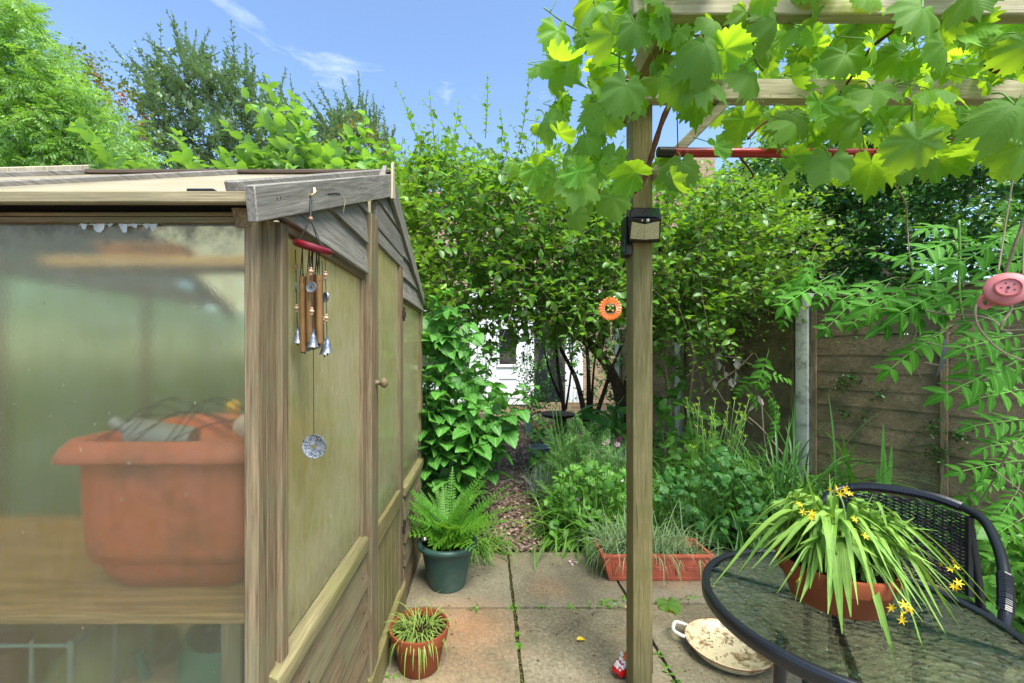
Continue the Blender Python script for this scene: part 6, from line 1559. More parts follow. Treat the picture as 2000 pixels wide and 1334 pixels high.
for rep in (0, 1, 2):
  for (px, py, Y, kind) in ((812, 945, 2.35, 0), (805, 985, 2.3, 0), (800, 1008, 2.35, 0), (822, 960, 2.45, 0), (880, 920, 2.45, 0), (868, 945, 2.5, 0), (850, 960, 2.5, 0), (950, 935, 2.35, 0), (958, 945, 2.4, 0), (980, 962, 2.35, 0), (940, 945, 2.4, 0), (835, 985, 2.4, 0), (895, 960, 2.5, 0), (920, 940, 2.5, 0), (902, 1000, 2.3, 0),
                          (942, 1000, 2.25, 1), (955, 1010, 2.3, 1), (930, 1025, 2.2, 1), (918, 1075, 2.15, 1), (880, 990, 2.3, 1), (850, 1010, 2.25, 1), (905, 1030, 2.2, 1), (815, 1030, 2.25, 1), (830, 1000, 2.3, 1), (870, 1010, 2.2, 1), (960, 1005, 2.3, 1)):
    if rep and (px > 930 or kind): continue
    q = P(px + rep * r1.normal(0, 16), py + rep * r1.normal(10, 14), Y + rep * r1.normal(0, .05)); p = fb + np.array([r1.normal(0, .03), r1.normal(0, .03), 0]); d = q - p; L = np.linalg.norm(d)
    LV.add(FN if kind == 0 else FB, p[None], (d + np.array([0, 0, L * (.22 if kind == 0 else .3)]))[None], nrm(np.array([-d[0] * .6, -.35, .8])), L * 1.05, np.array([.3 + .3 * kind + r1.uniform(0, .3)]))
plant('fern', LV, LM['fern'], fb, 'bushy green fern with ladder like fronds in the dark green pot', 'fern', part='fronds')

# ================================================================== border planting
def clump(seed, centre, spread, n, L0, L1, w, droop, lean, mat, name, label, var=(0, 1), n_seg=9, cat='plant'):
    r = np.random.default_rng(seed); LV = Leaves(seed)
    for k in range(n):
        a = r.uniform(0, 6.28); b0 = np.array(centre) + np.array([r.normal(0, spread[0]), r.normal(0, spread[1]), 0])
        d = np.array([math.cos(a) * .55 + lean[0] + r.normal(0, .15), math.sin(a) * .45 + lean[1], 1.0])
        strap(LV, b0, d, r.uniform(L0, L1), w * r.uniform(.7, 1.2), r.uniform(*droop), n_seg, .4, var=r.uniform(*var))
    return plant(name, LV, mat, centre, label, cat)
clump(330, (.66, 3.0, -.01), (.11, .08), 230, .32, .55, .013, (.6, 1.4), (-.12, -.3), LM['strap'], 'daylily', 'arching clump of bright strap leaves between the wood chips and the trough', (.3, .9))
clump(331, (-.08, 2.86, -.01), (.07, .07), 170, .24, .42, .009, (.5, 1.2), (.12, -.12), LM['strap'], 'crocus_clump', 'fine grassy clump between the fern pot and the wood chips', (.2, .85))
clump(332, (.80, 3.35, -.01), (.10, .1), 130, .35, .65, .012, (.3, 1.0), (-.2, -.25), LM['strap'], 'day_lily', 'taller arching strap leaved clump behind the trough', (.1, .6))
clump(333, (2.25, 3.25, -.01), (.18, .14), 300, .55, 1.0, .018, (.2, .8), (-.25, -.2), LM['iris'], 'montbretia', 'dark green fountain of long strap leaves between the fence and the table', (.1, .8), 11)
clump(334, (1.75, 3.0, -.01), (.12, .08), 90, .4, .7, .015, (.4, 1.1), (.25, -.2), LM['iris'], 'young_montbretia', 'smaller spray of strap leaves just beyond the edge of the table', (.2, .9), 10)
r1 = np.random.default_rng(340); LV = Leaves(340)
for (px, y0_, y1_, Y, lean) in ((1722, 960, 832, 3.1, .02), (1735, 960, 870, 3.1, .05), (1728, 960, 880, 3.1, .0), (1668, 950, 820, 3.3, -.25), (1660, 950, 850, 3.3, -.1), (1672, 950, 880, 3.25, -.3), (1645, 950, 880, 3.3, -.2), (1716, 960, 910, 3.05, -.03)):
    p, q = P(px, y0_, Y), P(px, y1_, Y); strap(LV, p, (lean, 0, 1), (q - p)[2] * 1.05, .036, .12 + abs(lean), 8, .3, var=r1.uniform(.2, .6), tipw=.05)
plant('iris', LV, LM['iris'], (2.85, 3.1, 0), 'upright sword leaves standing against the near fence panel', 'plant')
LO = [lobed_t(r1, 5, 21, .45, .3), lobed_t(r1, 5, 21, .5, .15), lobed_t(r1, 3, 19, .4, .4)]
FE = [pinnate_t(12, .2, .17, r1, .3), pinnate_t(12, .16, .2, r1, .5)]
TRI = [joined([place_t(LO[k], (0, .35, 0), 0, .6, R(-10)), place_t(LO[(k + 1) % 3], (-.02, .3, 0), R(-75), .55, R(-12)), place_t(LO[k], (.02, .3, 0), R(75), .55, R(-12))]) for k in range(3)]
def mound(seed, poly, n, Y0, Y1, temps, size, mat, name, label, z0=-.01, stalks=True, facing=(0, -.5, .9), cat='plant', var=(0, .9), d0=(0, -.6, -.1), stalkmat=None, stuff=False):
    r = np.random.default_rng(seed); LV = Leaves(seed); p = sample(r, poly, n, Y0, Y1); p[:, 2] = np.maximum(p[:, 2], r.uniform(.01, .06, n))
    d = r.normal(0, .7, (n, 3)) + np.array(d0); LV.add(temps, p, d, np.array(facing) + r.normal(0, .5, (n, 3)), size * r.uniform(.4, 1.35, n), r.uniform(*var, n))
    tw = MB() if stalks else None
    if stalks:
        c = p[:, :2].mean(0)
        for k in range(0, n, 2): q = p[k]; g = np.array([q[0] * .8 + c[0] * .2, q[1] + .04, max(0, q[2] - .35) * .3]); tw.tube(spline([g, (g + q) / 2 + (0, .02, .03), q], 3), .0018, 4, cap=False)
    return plant(name, LV, mat, (p[:, 0].mean(), p[:, 1].mean(), 0), label, cat, twigs=tw)
mound(350, [(1065, 985), (1085, 920), (1150, 900), (1225, 915), (1230, 1040), (1160, 1040), (1095, 1015)], 620, 2.95, 3.8, LO, .052, LM['gera'], 'geranium', 'low mound of rounded lobed leaves beside the wood chip path')
mound(351, [(1075, 940), (1085, 850), (1130, 850), (1210, 880), (1220, 960), (1120, 980), (1070, 985)], 330, 3.4, 4.3, FE, .20, LM['feath'], 'yarrow', 'feathery fine leaved drift in the border right of the path', facing=(0, -.8, .5), d0=(0, -.2, 1.0))
mound(352, [(1275, 940), (1310, 905), (1350, 920), (1400, 870), (1440, 890), (1480, 930), (1470, 1010), (1440, 1060), (1390, 1060), (1330, 1010), (1280, 990)], 430, 2.75, 3.4, TRI, .085, LM['colum'], 'columbine', 'mound of blue green scalloped columbine leaves behind the trough')
mound(353, [(1280, 780), (1340, 740), (1400, 800), (1420, 900), (1300, 930)], 110, 3.9, 4.6, [LO[0], LO[1]], .11, LM['gera'], 'hollyhock', 'broad lobed leaves on tall stems against the far fence panel', var=(.0, .5))
mound(354, [(1040, 900), (1060, 870), (1090, 900), (1085, 960), (1050, 960)], 60, 4.3, 5.2, SM, .12, LM['gera'], 'comfrey', 'loose low leaves spilling onto the path edge beside the grey bowl', d0=(-.4, -.5, .1))
mound(355, [(1150, 800), (1190, 780), (1225, 800), (1230, 870), (1160, 870)], 46, 4.7, 5.1, [leaf_t(.34, 7, .4, .3)], .26, LM['colum'], 'foxglove', 'rosette of long pale green leaves at the foot of the fruit tree', d0=(0, -.3, .5))
mound(356, [(1880, 1080), (1960, 1040), (2080, 1020), (2080, 1260), (1960, 1230), (1900, 1180)], 210, 1.85, 2.4, RT, .13, LM['gera'], 'spurge', 'low bright leaves growing under the fence behind the chair arm', var=(0, .5))
mound(357, [(1440, 1000), (1500, 960), (1640, 960), (1700, 1010), (1700, 1060), (1450, 1060)], 170, 2.6, 3.1, LO, .065, LM['colum'], 'cranesbill', 'shaded low leaves filling the ground behind the table', var=(0, .5))
r1 = np.random.default_rng(359); LV = Leaves(359)
for k in range(1300):
    x = r1.uniform(.64, 2.5); y = r1.uniform(2.85, 4.3); strap(LV, (x + (y - 2.9) * .12, y, -.01), (r1.normal(-.1, .4), r1.normal(-.15, .3), 1), r1.uniform(.18, .62), r1.uniform(.004, .012), r1.uniform(.1, 1.1), 7, .4, var=r1.uniform(0, .9))
plant('meadow_grass', LV, LM['strap'], (1.5, 3.5, 0), 'loose thin grass stems rising all through the border plants', 'grass', part='blades')
# silver lavender with stalks
r1 = np.random.default_rng(360); LV = Leaves(360)
for k in range(260):
    b0 = np.array([r1.normal(1.20, .13), r1.normal(4.15, .13), 0.05]); strap(LV, b0, (r1.normal(0, .25), r1.normal(-.1, .2), 1), r1.uniform(.2, .5), .010, r1.uniform(.0, .5), 6, .2, var=r1.uniform(0, 1))
plant('curry_plant', LV, LM['silver'], (1.2, 4.15, 0), 'silvery needle leaved bush beside the pergola post', 'plant')
LV = Leaves(361)
for k in range(150):
    b0 = np.array([r1.normal(.52, .06), r1.normal(3.9, .12), 0.02]); strap(LV, b0, (r1.normal(0, .25), r1.normal(-.1, .2), 1), r1.uniform(.15, .32), .009, r1.uniform(.0, .6), 6, .2, var=r1.uniform(0, 1))
plant('lavender', LV, LM['silver'], (.52, 3.9, 0), 'small silvery tuft at the very edge of the path', 'plant')
# columbine seed heads
r1 = np.random.default_rng(365); tw = MB(); cs = thing('columbine_seedheads', (1.5, 3.4, 0), 'sheaf of lime green seed heads on thin stalks above the scalloped mound', 'plant')
for k in range(46):
    px, py = r1.uniform(1340, 1465), r1.uniform(775, 880); Y = r1.uniform(3.2, 3.6); q = P(px, py, Y); p = P(1385 + (px - 1390) * .35, 960, Y)
    tw.tube(spline([p, (p + q) / 2 + r1.normal(0, .02, 3), q], 4), .0022, 5)
    LV = Leaves(900 + k)
    for a in range(5): LV.add([small_t(.26, -.3, .4)], q[None], np.array([[math.cos(a * 1.26) * .35, math.sin(a * 1.26) * .35, 1]]), (math.cos(a), math.sin(a), .2), .034, np.array([r1.uniform(0, .9)]))
    LV.build('seed_head', LM['lime'], cs)
cs.location = (1.5, 3.4, 0); tw.build('stems', M['green_stem'], cs, sharp=None)
# leek-like tall stalks by the path
tw = MB(); LV = Leaves(367)
for (px, y1_, Y, ln) in ((1078, 795, 3.8, 0), (1085, 800, 3.8, .02), (1092, 790, 3.9, .04), (1075, 830, 3.7, -.03)):
    p = P(px + 20, 960, Y); q = P(px, y1_, Y); tw.tube(spline([p, (p + q) / 2 + (.01, 0, 0), q], 4), .005, 6)
for k in range(20): strap(LV, P(1095 + r1.normal(0, 8), 965, 3.8), (r1.normal(-.1, .2), -.1, 1), r1.uniform(.3, .6), .012, r1.uniform(.2, .9), 8)
plant('poppy', LV, LM['strap'], P(1095, 960, 3.8), 'few tall bare green stalks rising beside the path', 'plant', twigs=tw)
# flowers
pkm = leafmat('pink_petal', S(226, 160, 190), S(240, 200, 214), S(240, 170, 190), .3, .5); mgm = leafmat('magenta_petal', S(190, 40, 110), S(214, 70, 140), S(220, 60, 120), .3, .5)
def blooms(seed, L, size, mat, name, label, npet=5):
    r = np.random.default_rng(seed); LV = Leaves(seed); tw = MB()
    for (px, py, Y) in L:
        q = P(px, py, Y); f = nrm(np.array([r.normal(0, .3), -.8, .5])); x = nrm(np.cross(f, (0, 0, 1))); y = np.cross(f, x); A = np.arange(npet) * 6.283 / npet
        dd = np.cos(A)[:, None] * x + np.sin(A)[:, None] * y + f * .15; LV.add([leaf_t(.8, 3, .1, .2)], np.repeat(q[None], npet, 0), dd, f + 0 * dd, size)
        tw.tube(spline([q + (r.normal(0, .04), .05, -.35), q + (0, .02, -.12), q], 4), .002, 5)
    return plant(name, LV, mat, P(*L[0]), label, 'flower', part='petals', twigs=tw)
blooms(370, [(1180, 866, 3.9), (1206, 868, 3.9), (1187, 862, 3.95), (1168, 880, 3.9), (1151, 893, 3.8)], .028, pkm, 'pink_flower', 'group of pale pink flowers beside the silvery bush')
blooms(371, [(1112, 846, 4.6), (1118, 841, 4.6), (1108, 850, 4.6), (1130, 852, 4.5), (1137, 846, 4.6), (1126, 858, 4.5), (1210, 858, 4.6), (1205, 862, 4.6)], .035, mgm, 'magenta_flower', 'magenta flowers under the dark shrub')
blooms(372, [(1136, 932, 3.3), (1182, 929, 3.3), (1128, 975, 3.1), (1150, 918, 3.4), (1200, 1010, 3.0), (1215, 938, 3.3)], .014, pkm, 'cranesbill_flower', 'tiny pale lilac flowers scattered over the geranium mound')
# ground cover
r1 = np.random.default_rng(380); LV = Leaves(380); n_ = 3800
x = r1.uniform(.3, 3.6, n_); y = 2.85 + 5.5 * r1.uniform(0, 1, n_) ** 1.4; ok = x > .43 + (y - 2.85) * .055
x, y = x[ok], y[ok]; n_ = len(x); LV.add(LO + SM, np.c_[x, y, r1.uniform(.0, .16, n_)], np.c_[r1.normal(0, .6, n_), r1.normal(-.4, .5, n_), r1.normal(0, .2, n_)], np.c_[r1.normal(0, .3, n_), r1.normal(-.3, .3, n_), np.ones(n_)], r1.uniform(.04, .10, n_), r1.uniform(0, .8, n_))
x = r1.uniform(-1.2, .0, 900); y = r1.uniform(2.95, 6, 900); k = x < -.06 + (y - 2.85) * .05; x, y = x[k], y[k]; n_ = len(x)
LV.add(LO + SM, np.c_[x, y, r1.uniform(.0, .12, n_)], np.c_[r1.normal(0, .6, n_), r1.normal(-.4, .5, n_), r1.normal(0, .2, n_)], np.c_[r1.normal(0, .3, n_), r1.normal(-.3, .3, n_), np.ones(n_)], r1.uniform(.04, .09, n_), r1.uniform(0, .8, n_))
tag(LV.build('ground_cover', LM['gera']), 'low mixed weeds and leaves covering the border soil', 'ground cover', kind='stuff')
# weeds in the slab joints
LV = Leaves(381); r1 = np.random.default_rng(381)
for (px, py, s_, n_) in ((1005, 1188, .02, 12), (925, 1191, .02, 8), (1012, 1240, .012, 5), (1013, 1262, .01, 4), (1200, 1178, .05, 30), (1170, 1183, .04, 16), (1215, 1170, .03, 14), (1322, 1171, .02, 8), (1352, 1168, .025, 12), (1372, 1165, .015, 6), (1290, 1280, .012, 7), (1304, 1302, .012, 6), (1313, 1315, .012, 6), (1320, 1330, .012, 6), (1108, 1187, .03, 6), (1060, 1187, .02, 4), (765, 1320, .03, 14), (1120, 1085, .06, 20), (990, 1080, .06, 26), (950, 1078, .06, 24), (1040, 1080, .04, 16)):
    q = PG(px, py); p = q + np.c_[r1.normal(0, s_, n_), r1.normal(0, s_ * .3, n_), np.zeros(n_)]
    LV.add(SM + LO[:1], p, np.c_[r1.normal(0, .8, n_), r1.normal(0, .8, n_), r1.uniform(.2, .9, n_)], np.c_[r1.normal(0, .3, n_), r1.normal(-.4, .3, n_), np.ones(n_)], r1.uniform(.010, .026, n_), r1.uniform(.3, .9, n_))
for k in range(18): strap(LV, PG(1190 + r1.normal(0, 14), 1180), (r1.normal(-.3, .8), r1.normal(0, .3), .5), r1.uniform(.04, .10), .003, 1.5, 5)
tag(LV.build('joint_weeds', LM['strap']), 'tiny weeds and moss rooted in the slab joints', 'weeds', kind='stuff')
LV = Leaves(382); n_ = 1000; x = r1.uniform(-.4, 1.4, n_); y = r1.uniform(1.5, 2.8, n_); g = r1.uniform(0, 1, n_) < .75
x = np.where(g & (x < .75), .144 + r1.normal(0, .004, n_), x); y = np.where(~g, np.where(x > .74, 2.213, 2.178) + r1.normal(0, .004, n_), y)
LV.add([small_t(.7, .1, .1)], np.c_[x, y, np.full(n_, -.008)], np.c_[r1.normal(0, 1, n_), r1.normal(0, 1, n_), r1.uniform(0, .6, n_)], (0, 0, 1), r1.uniform(.004, .010, n_), r1.uniform(0, .6, n_))
tag(LV.build('joint_moss', LM['olive']), 'dull green moss packed into the slab joints', 'moss', kind='stuff')
# debris and fallen leaves
LV = Leaves(383); n_ = 240; p = np.c_[r1.uniform(-.35, 1.7, n_), 1.45 + 1.3 * r1.uniform(0, 1, n_), np.full(n_, .003)]
LV.add(SM, p, r1.normal(0, 1, (n_, 3)) * [1, 1, .1], (0, 0, 1), r1.uniform(.005, .018, n_)); tag(LV.build('litter', plain('dry_litter', S(84, 66, 44), .9, 0, .4, 60)), 'scraps of dry leaf and twig littering the slabs', 'litter', kind='stuff')
yl = leafmat('yellow_fallen_leaf', S(206, 176, 30), S(230, 200, 50), S(220, 180, 20), .2, .5)
for (px, py, s_, lb) in ((1135, 1255, .045, 'curled yellow leaf lying alone in the middle of the slab beside the post'), (1229, 1191, .026, 'small yellow leaf among weeds at the slab corner by the post'), (1022, 1031, .035, 'yellow leaf lying on the wood chips at the near end of the path'), (972, 1076, .035, 'yellow leaf at the path edge beside the fern pot')):
    LV = Leaves(int(px)); LV.add([leaf_t(.42, 6, .5, .6)], (PG(px, py) + (-.02, 0, .012))[None], np.array([[1, .15, .25]]), (0, -.3, 1), s_); tag(LV.build('fallen_leaf', yl), lb, 'leaf', 'fallen yellow leaves')
LV = Leaves(384); LV.add([vine_t(r1, droop=.15)], (PG(1306, 1184) + (0, 0, .018))[None], np.array([[.1, -1, -.05]]), (0, .1, 1), .075); tag(LV.build('fallen_vine_leaf', LM['vine']), 'green grape leaf fallen flat on the slab between the post and the pan', 'leaf')
LV = Leaves(385); n_ = 7; LV.add([small_t(.6, .3, .4)], PG(1112, 1098) + r1.normal(0, .018, (n_, 3)) * [1.5, .6, .2] + (0, 0, .008), r1.normal(0, 1, (n_, 3)) * [1, 1, .3], (0, 0, 1), .03); tag(LV.build('faded_petals', plain('pale_pink_petal', S(226, 196, 190), .6)), 'faded pink petals lying at the edge of the slabs by the daylily', 'petals')

# bird bath, bowls, small things by the porch
t = thing('bird_bath', P(1090, 860, 6.1), 'dark shallow bird bath on a slim stand under the shrub', 'bird bath')
q = P(1090, 812, 6.0); MB().lathe([(0, -.05), (.08, -.045), (.20, -.01), (.255, .03), (.25, .036), (.19, .004), (0, -.02)], q, 40).build('bowl', plain('dark_cast_stone', S(52, 52, 48), .7), t, sharp=50)
MB().lathe([(0, 0), (.11, 0), (.10, .03), (.04, .06), (.035, q[2] - .09), (.06, q[2] - .051), (0, q[2] - .05)], (q[0], q[1], 0), 24).build('stand', plain('dark_cast_stone2', S(52, 52, 48), .7), t)
q = np.array([(1056 - VX) / F * 5.4, 5.4, 0]); tag(MB().lathe([(0, 0), (.10, 0), (.135, .10), (.145, .102), (.147, .12), (.135, .122), (.12, .07), (0, .06)], q, 36).build('grey_bowl', plain('blue_grey_plastic', S(112, 126, 138), .45), sharp=50), 'shallow blue grey plastic bowl standing at the path edge', 'bowl')
t = thing('teal_planter', P(1034, 855, 7.0), 'narrow teal painted wooden planter by the end of the path', 'planter'); q = P(1034, 868, 7.0); q[2] = 0
MB().box(q + (-.06, -.06, 0), q + (.03, .06, .30)).build('box', plain('teal_paint', S(96, 128, 124), .6), t, .006); MB().box(q + (-.07, -.07, .301), q + (.04, .07, .325)).build('rim', plain('teal_paint2', S(120, 150, 146), .6), t, .004)
q = P(1065, 864, 6.9); q[2] = 0; tag(tray(MB(), q[0] - .16, q[0] + .2, 6.85, 7.05, 0, .10).build('low_trough', M['terracotta'], bevel=.008), 'low terracotta trough in front of the porch', 'planter')
r1 = np.random.default_rng(390); LV = Leaves(390); b0 = np.c_[r1.normal(.83, .16, 90), r1.normal(7.3, .15, 90), r1.uniform(.1, 1.05, 90)]
shoots(r1, LV, SM, b0, r1.normal(0, .4, (90, 3)) + (0, 0, 1), .35, 14, .07, .05, var=.3); plant('box_shrub', LV, LM['hedge'], (.83, 7.3, 0), 'upright small leaved evergreen beside the dark porch window', 'shrub')

# ================================================================== grape vine on the pergola
r1 = np.random.default_rng(400); VT = [vine_t(r1, droop=d_) for d_ in (.3, .5, .8, .4, 1.0, .6, .7, .45)]
gv = thing('grape_vine', (.60, 1.75, 0), 'grape vine with big toothed lime leaves trained over the pergola', 'climber')
LV = Leaves(401); pt = MB()
hero = [((1090, 62), (1091, 132), 1.25, .25, .8), ((1162, 12), (1108, 46), 1.2, .45, .35), ((1192, 25), (1135, 66), 1.22, -.6, .8), ((1240, 45), (1246, 145), 1.15, .3, .3), ((1222, 168), (1198, 246), 1.1, .2, .2), ((1132, 352), (1120, 432), 1.15, .25, .45), ((1082, 352), (1058, 410), 1.2, .35, .5), ((1068, 235), (1052, 292), 1.3, .5, .6), ((1100, 190), (1072, 205), 1.3, -.4, .9),
        ((1256, 378), (1250, 432), 1.25, .4, .45), ((1196, 386), (1200, 446), 1.25, .3, .6), ((1126, 420), (1132, 462), 1.3, .3, .4), ((1238, 330), (1205, 358), 1.2, .5, .3), ((1376, 85), (1392, 182), 1.1, .3, .1), ((1306, 228), (1298, 278), 1.2, .2, .3), ((1255, 60), (1270, 135), 1.3, -.3, .7), ((1288, 75), (1302, 128), 1.4, -.8, .95), ((1282, 150), (1268, 192), 1.35, .1, .6), ((1040, 322), (1004, 330), 1.35, -.6, .96), ((1042, 330), (1030, 388), 1.4, -.5, .75), ((1142, 268), (1122, 315), 1.3, .4, .5), ((1180, 215), (1150, 270), 1.3, .3, .6), ((1200, 300), (1180, 350), 1.3, .1, .7), ((1160, 150), (1140, 210), 1.4, -.2, .6), ((1330, 320), (1310, 380), 1.35, .3, .3),
        ((1515, 38), (1522, 104), 1.15, .35, .25), ((1442, 48), (1430, 128), 1.4, -.8, .9), ((1592, 42), (1558, 120), 1.15, .4, .2), ((1464, 146), (1454, 206), 1.2, .6, .3), ((1652, 106), (1602, 165), 1.15, .1, .3), ((1802, 16), (1716, 132), 1.0, .15, .35), ((1882, 42), (1858, 116), 1.2, -.8, .9), ((1884, 120), (1864, 220), 1.1, -.3, .5), ((1706, 175), (1704, 230), 1.2, .6, .35), ((1792, 178), (1748, 220), 1.2, .55, .3), ((1682, 228), (1654, 284), 1.2, .5, .3), ((1790, 275), (1735, 350), 1.05, .0, .15), ((1982, 205), (1945, 305), 1.0, .1, .1), ((1932, 288), (1936, 335), 1.25, -.5, .7), ((2002, 285), (1962, 362), 1.05, -.1, .5),
        ((1792, 208), (1784, 268), 1.4, -.8, .9), ((1546, 222), (1522, 270), 1.3, .4, .2), ((1452, 232), (1457, 292), 1.35, -.5, .7), ((1622, 312), (1574, 374), 1.2, .5, .2), ((1576, 318), (1568, 356), 1.35, -.7, .95), ((1702, 318), (1718, 378), 1.2, -.2, .4), ((1532, 348), (1490, 388), 1.25, -.5, .8), ((1642, 188), (1626, 242), 1.3, .1, .5), ((2008, 85), (1978, 158), 1.1, .1, .3), ((1982, 45), (1958, 148), 1.3, -.8, .9), ((1902, -15), (1876, 62), 1.05, .1, .2), ((1495, 98), (1507, 140), 1.35, .3, .2), ((1536, 138), (1542, 176), 1.35, .2, .2), ((1660, 345), (1640, 372), 1.3, .3, .6), ((1740, 60), (1725, 110), 1.4, -.6, .8), ((1840, 200), (1825, 262), 1.4, -.6, .8), ((1955, 180), (1925, 225), 1.35, -.5, .85)]
def clear(c, L, r):
    x, y = VX + F * c[0] / c[1], VY - F * (c[2] - H) / c[1]; q = F * L / c[1] * .6
    if c[1] < 1.55 and 1270 < x < 1735 and 282 - q < y < 312 + q * .5: return r < .12
    if c[1] < 1.62 and 1210 < x < 1300 and 392 - q * .7 < y < 500: return False
    if c[1] < 1.62 and 1225 < x < 1285 and 240 - q < y < 480: return r < .25
    if c[1] < 1.6 and 1285 < x < 1420 and 205 - q < y < 300: return r < .35
    if c[1] < 1.6 and x > 1400 and 150 - q * .5 < y < 212 + q * .4: return r < .40
    return True
def vleaf(a, b_, Y, face, var):
    p, q = P(*a, Y), P(*b_, Y + r1.normal(0, .03)); d = q - p; L = min(np.linalg.norm(d) * .74, .080); d = nrm(d) * L
    if not clear(p + d * .5, L, r1.uniform(0, .7)): return
    n = np.array([r1.normal(0, .6), -1.0 if face > -.15 else .45, abs(face) + .25]); d = d + np.array([0, -.25 * L if face > 0 else .15 * L, 0])
    LV.add(VT, p[None], d[None], n, L, np.array([var]))
    bk = p - nrm(d) * L * .25 + np.array([r1.normal(0, .02), .05, .045]); pt.tube(spline([p, (p + bk) / 2 + (0, 0, .012), bk], 4), np.linspace(.0016, .0022, 9), 5)
for h in hero: vleaf(*h)
zones = [([(1050, 180), (1150, 60), (1290, 0), (1400, 0), (1420, 180), (1330, 330), (1330, 400), (1230, 440), (1120, 440), (1040, 380), (1010, 340)], 26, 1.4, 1.85), ([(1400, 20), (2080, -40), (2080, 360), (1900, 330), (1700, 350), (1560, 340), (1480, 290), (1400, 280)], 150, 1.62, 2.1), ([(1150, -60), (1420, -60), (1400, 40), (1180, 40)], 14, 1.1, 1.6), ([(1600, 150), (2060, 60), (2060, 350), (1850, 320), (1640, 300)], 40, 1.7, 2.2)]
for poly, n_, Y0, Y1 in zones:
    pp = sample(r1, poly, n_, Y0, Y1)
    for p in pp:
        a = r1.normal(-1.7, .7); d = np.array([math.cos(a), r1.normal(-.15, .35), math.sin(a)]); up_ = r1.uniform() < .55
        n = np.array([r1.normal(0, .4), .35 if up_ else -.9, .9 if up_ else .5]) + r1.normal(0, .2, 3); L = r1.uniform(.040, .085)
        if not clear(p, L, r1.uniform()): continue
        p = p - d * L * .5; LV.add(VT, p[None], d[None], n, L, np.array([r1.uniform(0, .95)]))
        bk = p - nrm(d) * .04 + np.array([r1.normal(0, .03), r1.normal(.03, .03), .04]); pt.tube(spline([p, (p + bk) / 2 + (0, 0, .01), bk], 3), .0016, 4)
for p in sample(r1, [(1060, 60), (1200, -20), (2080, -40), (2080, 340), (1750, 350), (1500, 330), (1330, 300), (1330, 390), (1230, 430), (1080, 400), (1030, 350)], 210, 1.1, 1.5):
    a = r1.normal(-1.6, .8); d = np.array([math.cos(a), r1.normal(-.2, .5), math.sin(a)]); n = np.array([r1.normal(0, .7), r1.choice([-.8, .5]), .6]); L = r1.uniform(.032, .075)
    if not clear(p, L, r1.uniform()): continue
    LV.add(VT, (p - d * L * .5)[None], d[None], n, L, np.array([r1.uniform(.2, .95)])); q = p - d * L * .5; pt.tube(spline([q, q + (r1.normal(0, .02), .02, .02), q + (r1.normal(0, .03), .05, .05)], 3), .0013, 4)
for k in range(110):     # the roof of leaves over the beams, up out of the frame
    p = np.array([r1.uniform(.3, 2.6), r1.uniform(.7, 1.9), r1.uniform(2.3, 2.55)]); LV.add(VT, p[None], r1.normal(0, 1, (1, 3)) * [1, 1, .3], r1.normal(0, .3, 3) + (0, 0, 1), r1.uniform(.07, .11))
LV.build('leaves', LM['vine'], gv)
b = MB()
def cane(pts, ra, rb, m=None): s_ = spline([P(*q) for q in pts], 6); (m or b).tube(s_, np.linspace(ra, rb, len(s_)) * (1 + .12 * np.sin(np.arange(len(s_)) * 1.3)), 8)
b.tube(spline([(.66, 1.74, 0), (.65, 1.73, .6), (.655, 1.73, 1.2), (.64, 1.74, 1.8), (.60, 1.70, 2.25), (.7, 1.4, 2.3)], 6), .014, 8)
cane([(1190, 382, 1.36), (1225, 380, 1.36), (1252, 362, 1.37), (1268, 320, 1.38), (1278, 285, 1.39), (1298, 225, 1.4), (1328, 165, 1.4), (1340, 110, 1.4), (1340, 60, 1.4), (1350, -30, 1.4)], .0075, .0105)
cane([(1190, 382, 1.36), (1165, 372, 1.35), (1140, 360, 1.34)], .006, .003)
cane([(1336, 75, 1.4), (1315, 60, 1.42), (1285, 75, 1.42)], .006, .003); cane([(1342, 62, 1.4), (1360, 70, 1.4), (1400, 60, 1.42), (1450, 40, 1.42)], .004, .003)
cane([(1672, -20, 1.25), (1660, 15, 1.28), (1640, 60, 1.3), (1605, 116, 1.32)], .007, .004); cane([(1560, 30, 1.3), (1600, 15, 1.25), (1650, -5, 1.2)], .007, .005)
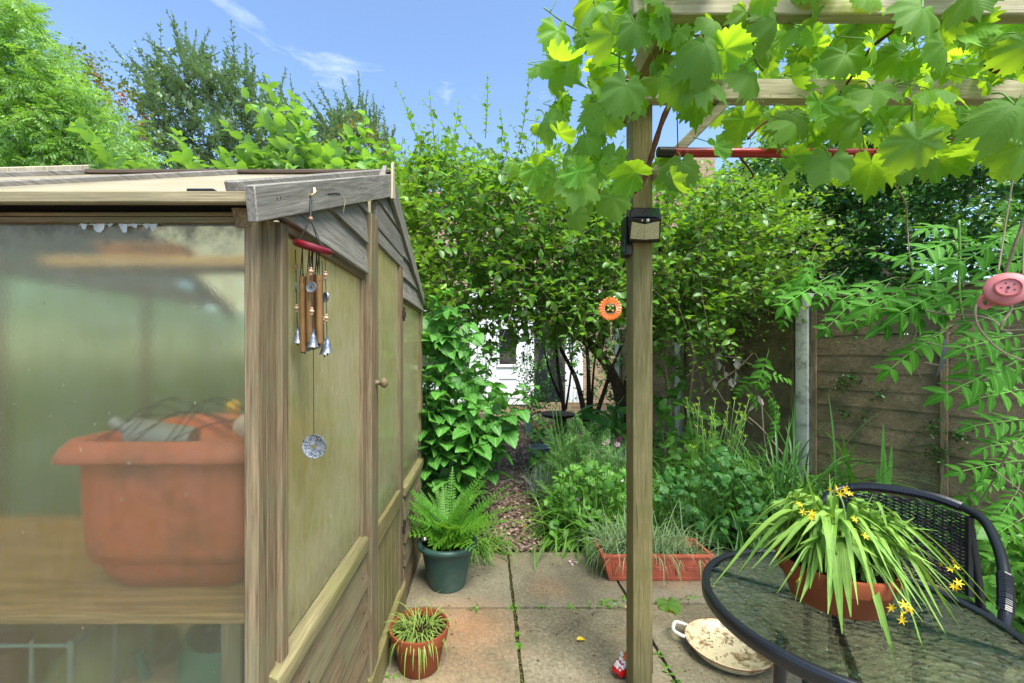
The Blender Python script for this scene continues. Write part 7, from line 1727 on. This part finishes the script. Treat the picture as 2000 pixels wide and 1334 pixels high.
cane([(1600, 232, 1.4), (1635, 190, 1.4), (1670, 140, 1.38), (1700, 95, 1.36), (1745, 60, 1.34)], .0035, .005); cane([(1460, 272, 1.45), (1480, 250, 1.45), (1500, 235, 1.44)], .004, .003)
cane([(1850, 275, 1.3), (1890, 268, 1.3), (1935, 255, 1.3), (2010, 230, 1.3)], .005, .007); cane([(1925, 125, 1.3), (1950, 138, 1.3), (2010, 125, 1.3)], .006, .009); cane([(1630, 335, 1.35), (1690, 310, 1.3), (1790, 280, 1.28), (1860, 262, 1.3)], .003, .004); cane([(1440, 300, 1.6), (1470, 340, 1.7), (1465, 350, 1.7)], .004, .003)
b.build('canes', M['vine_bark'], gv, sharp=None)
cane([(1062, 15, 1.25), (1090, 36, 1.26), (1120, 55, 1.28), (1150, 72, 1.3), (1172, 92, 1.34), (1230, 120, 1.4)], .0018, .003, pt); cane([(1098, 195, 1.3), (1105, 250, 1.3), (1115, 300, 1.3), (1132, 345, 1.32), (1160, 375, 1.34)], .002, .004, pt); cane([(1075, 22, 1.25), (1085, 5, 1.25), (1090, -10, 1.25)], .0015, .001, pt)
cane([(1205, 40, 1.3), (1210, 100, 1.32), (1212, 150, 1.33), (1250, 165, 1.36)], .0025, .004, pt); cane([(1785, 190, 1.3), (1782, 235, 1.3), (1800, 265, 1.3), (1840, 280, 1.3)], .0025, .004, pt); cane([(1470, 70, 1.3), (1475, 115, 1.32), (1490, 138, 1.34)], .003, .004, pt)
for (px, py) in ((960, 330), (985, 335), (1420, 60), (1650, 20), (1880, 230), (1540, 360), (1060, 60)):
    q = P(px, py, 1.3); pt.tube([q + (.05 - k * .0035 + .006 * math.cos(k * .9), .006 * math.sin(k * .9), .004 * math.sin(k * .5) - k * .0005) for k in range(22)], .0008, 4)
tag(pt.build('leaf_stalks', M['green_stem'], gv, sharp=None), kind='stuff')
g = MB()
for (px, py) in ((1482, 205), (1478, 225), (1620, 368)):
    for k in range(40): q = P(px, py, 1.35) + r1.normal(0, .010, 3) * [1.2, 1, 1.4]; g.sphere(q, .0018, 6)
g.build('young_grapes', M['green_stem'], gv)
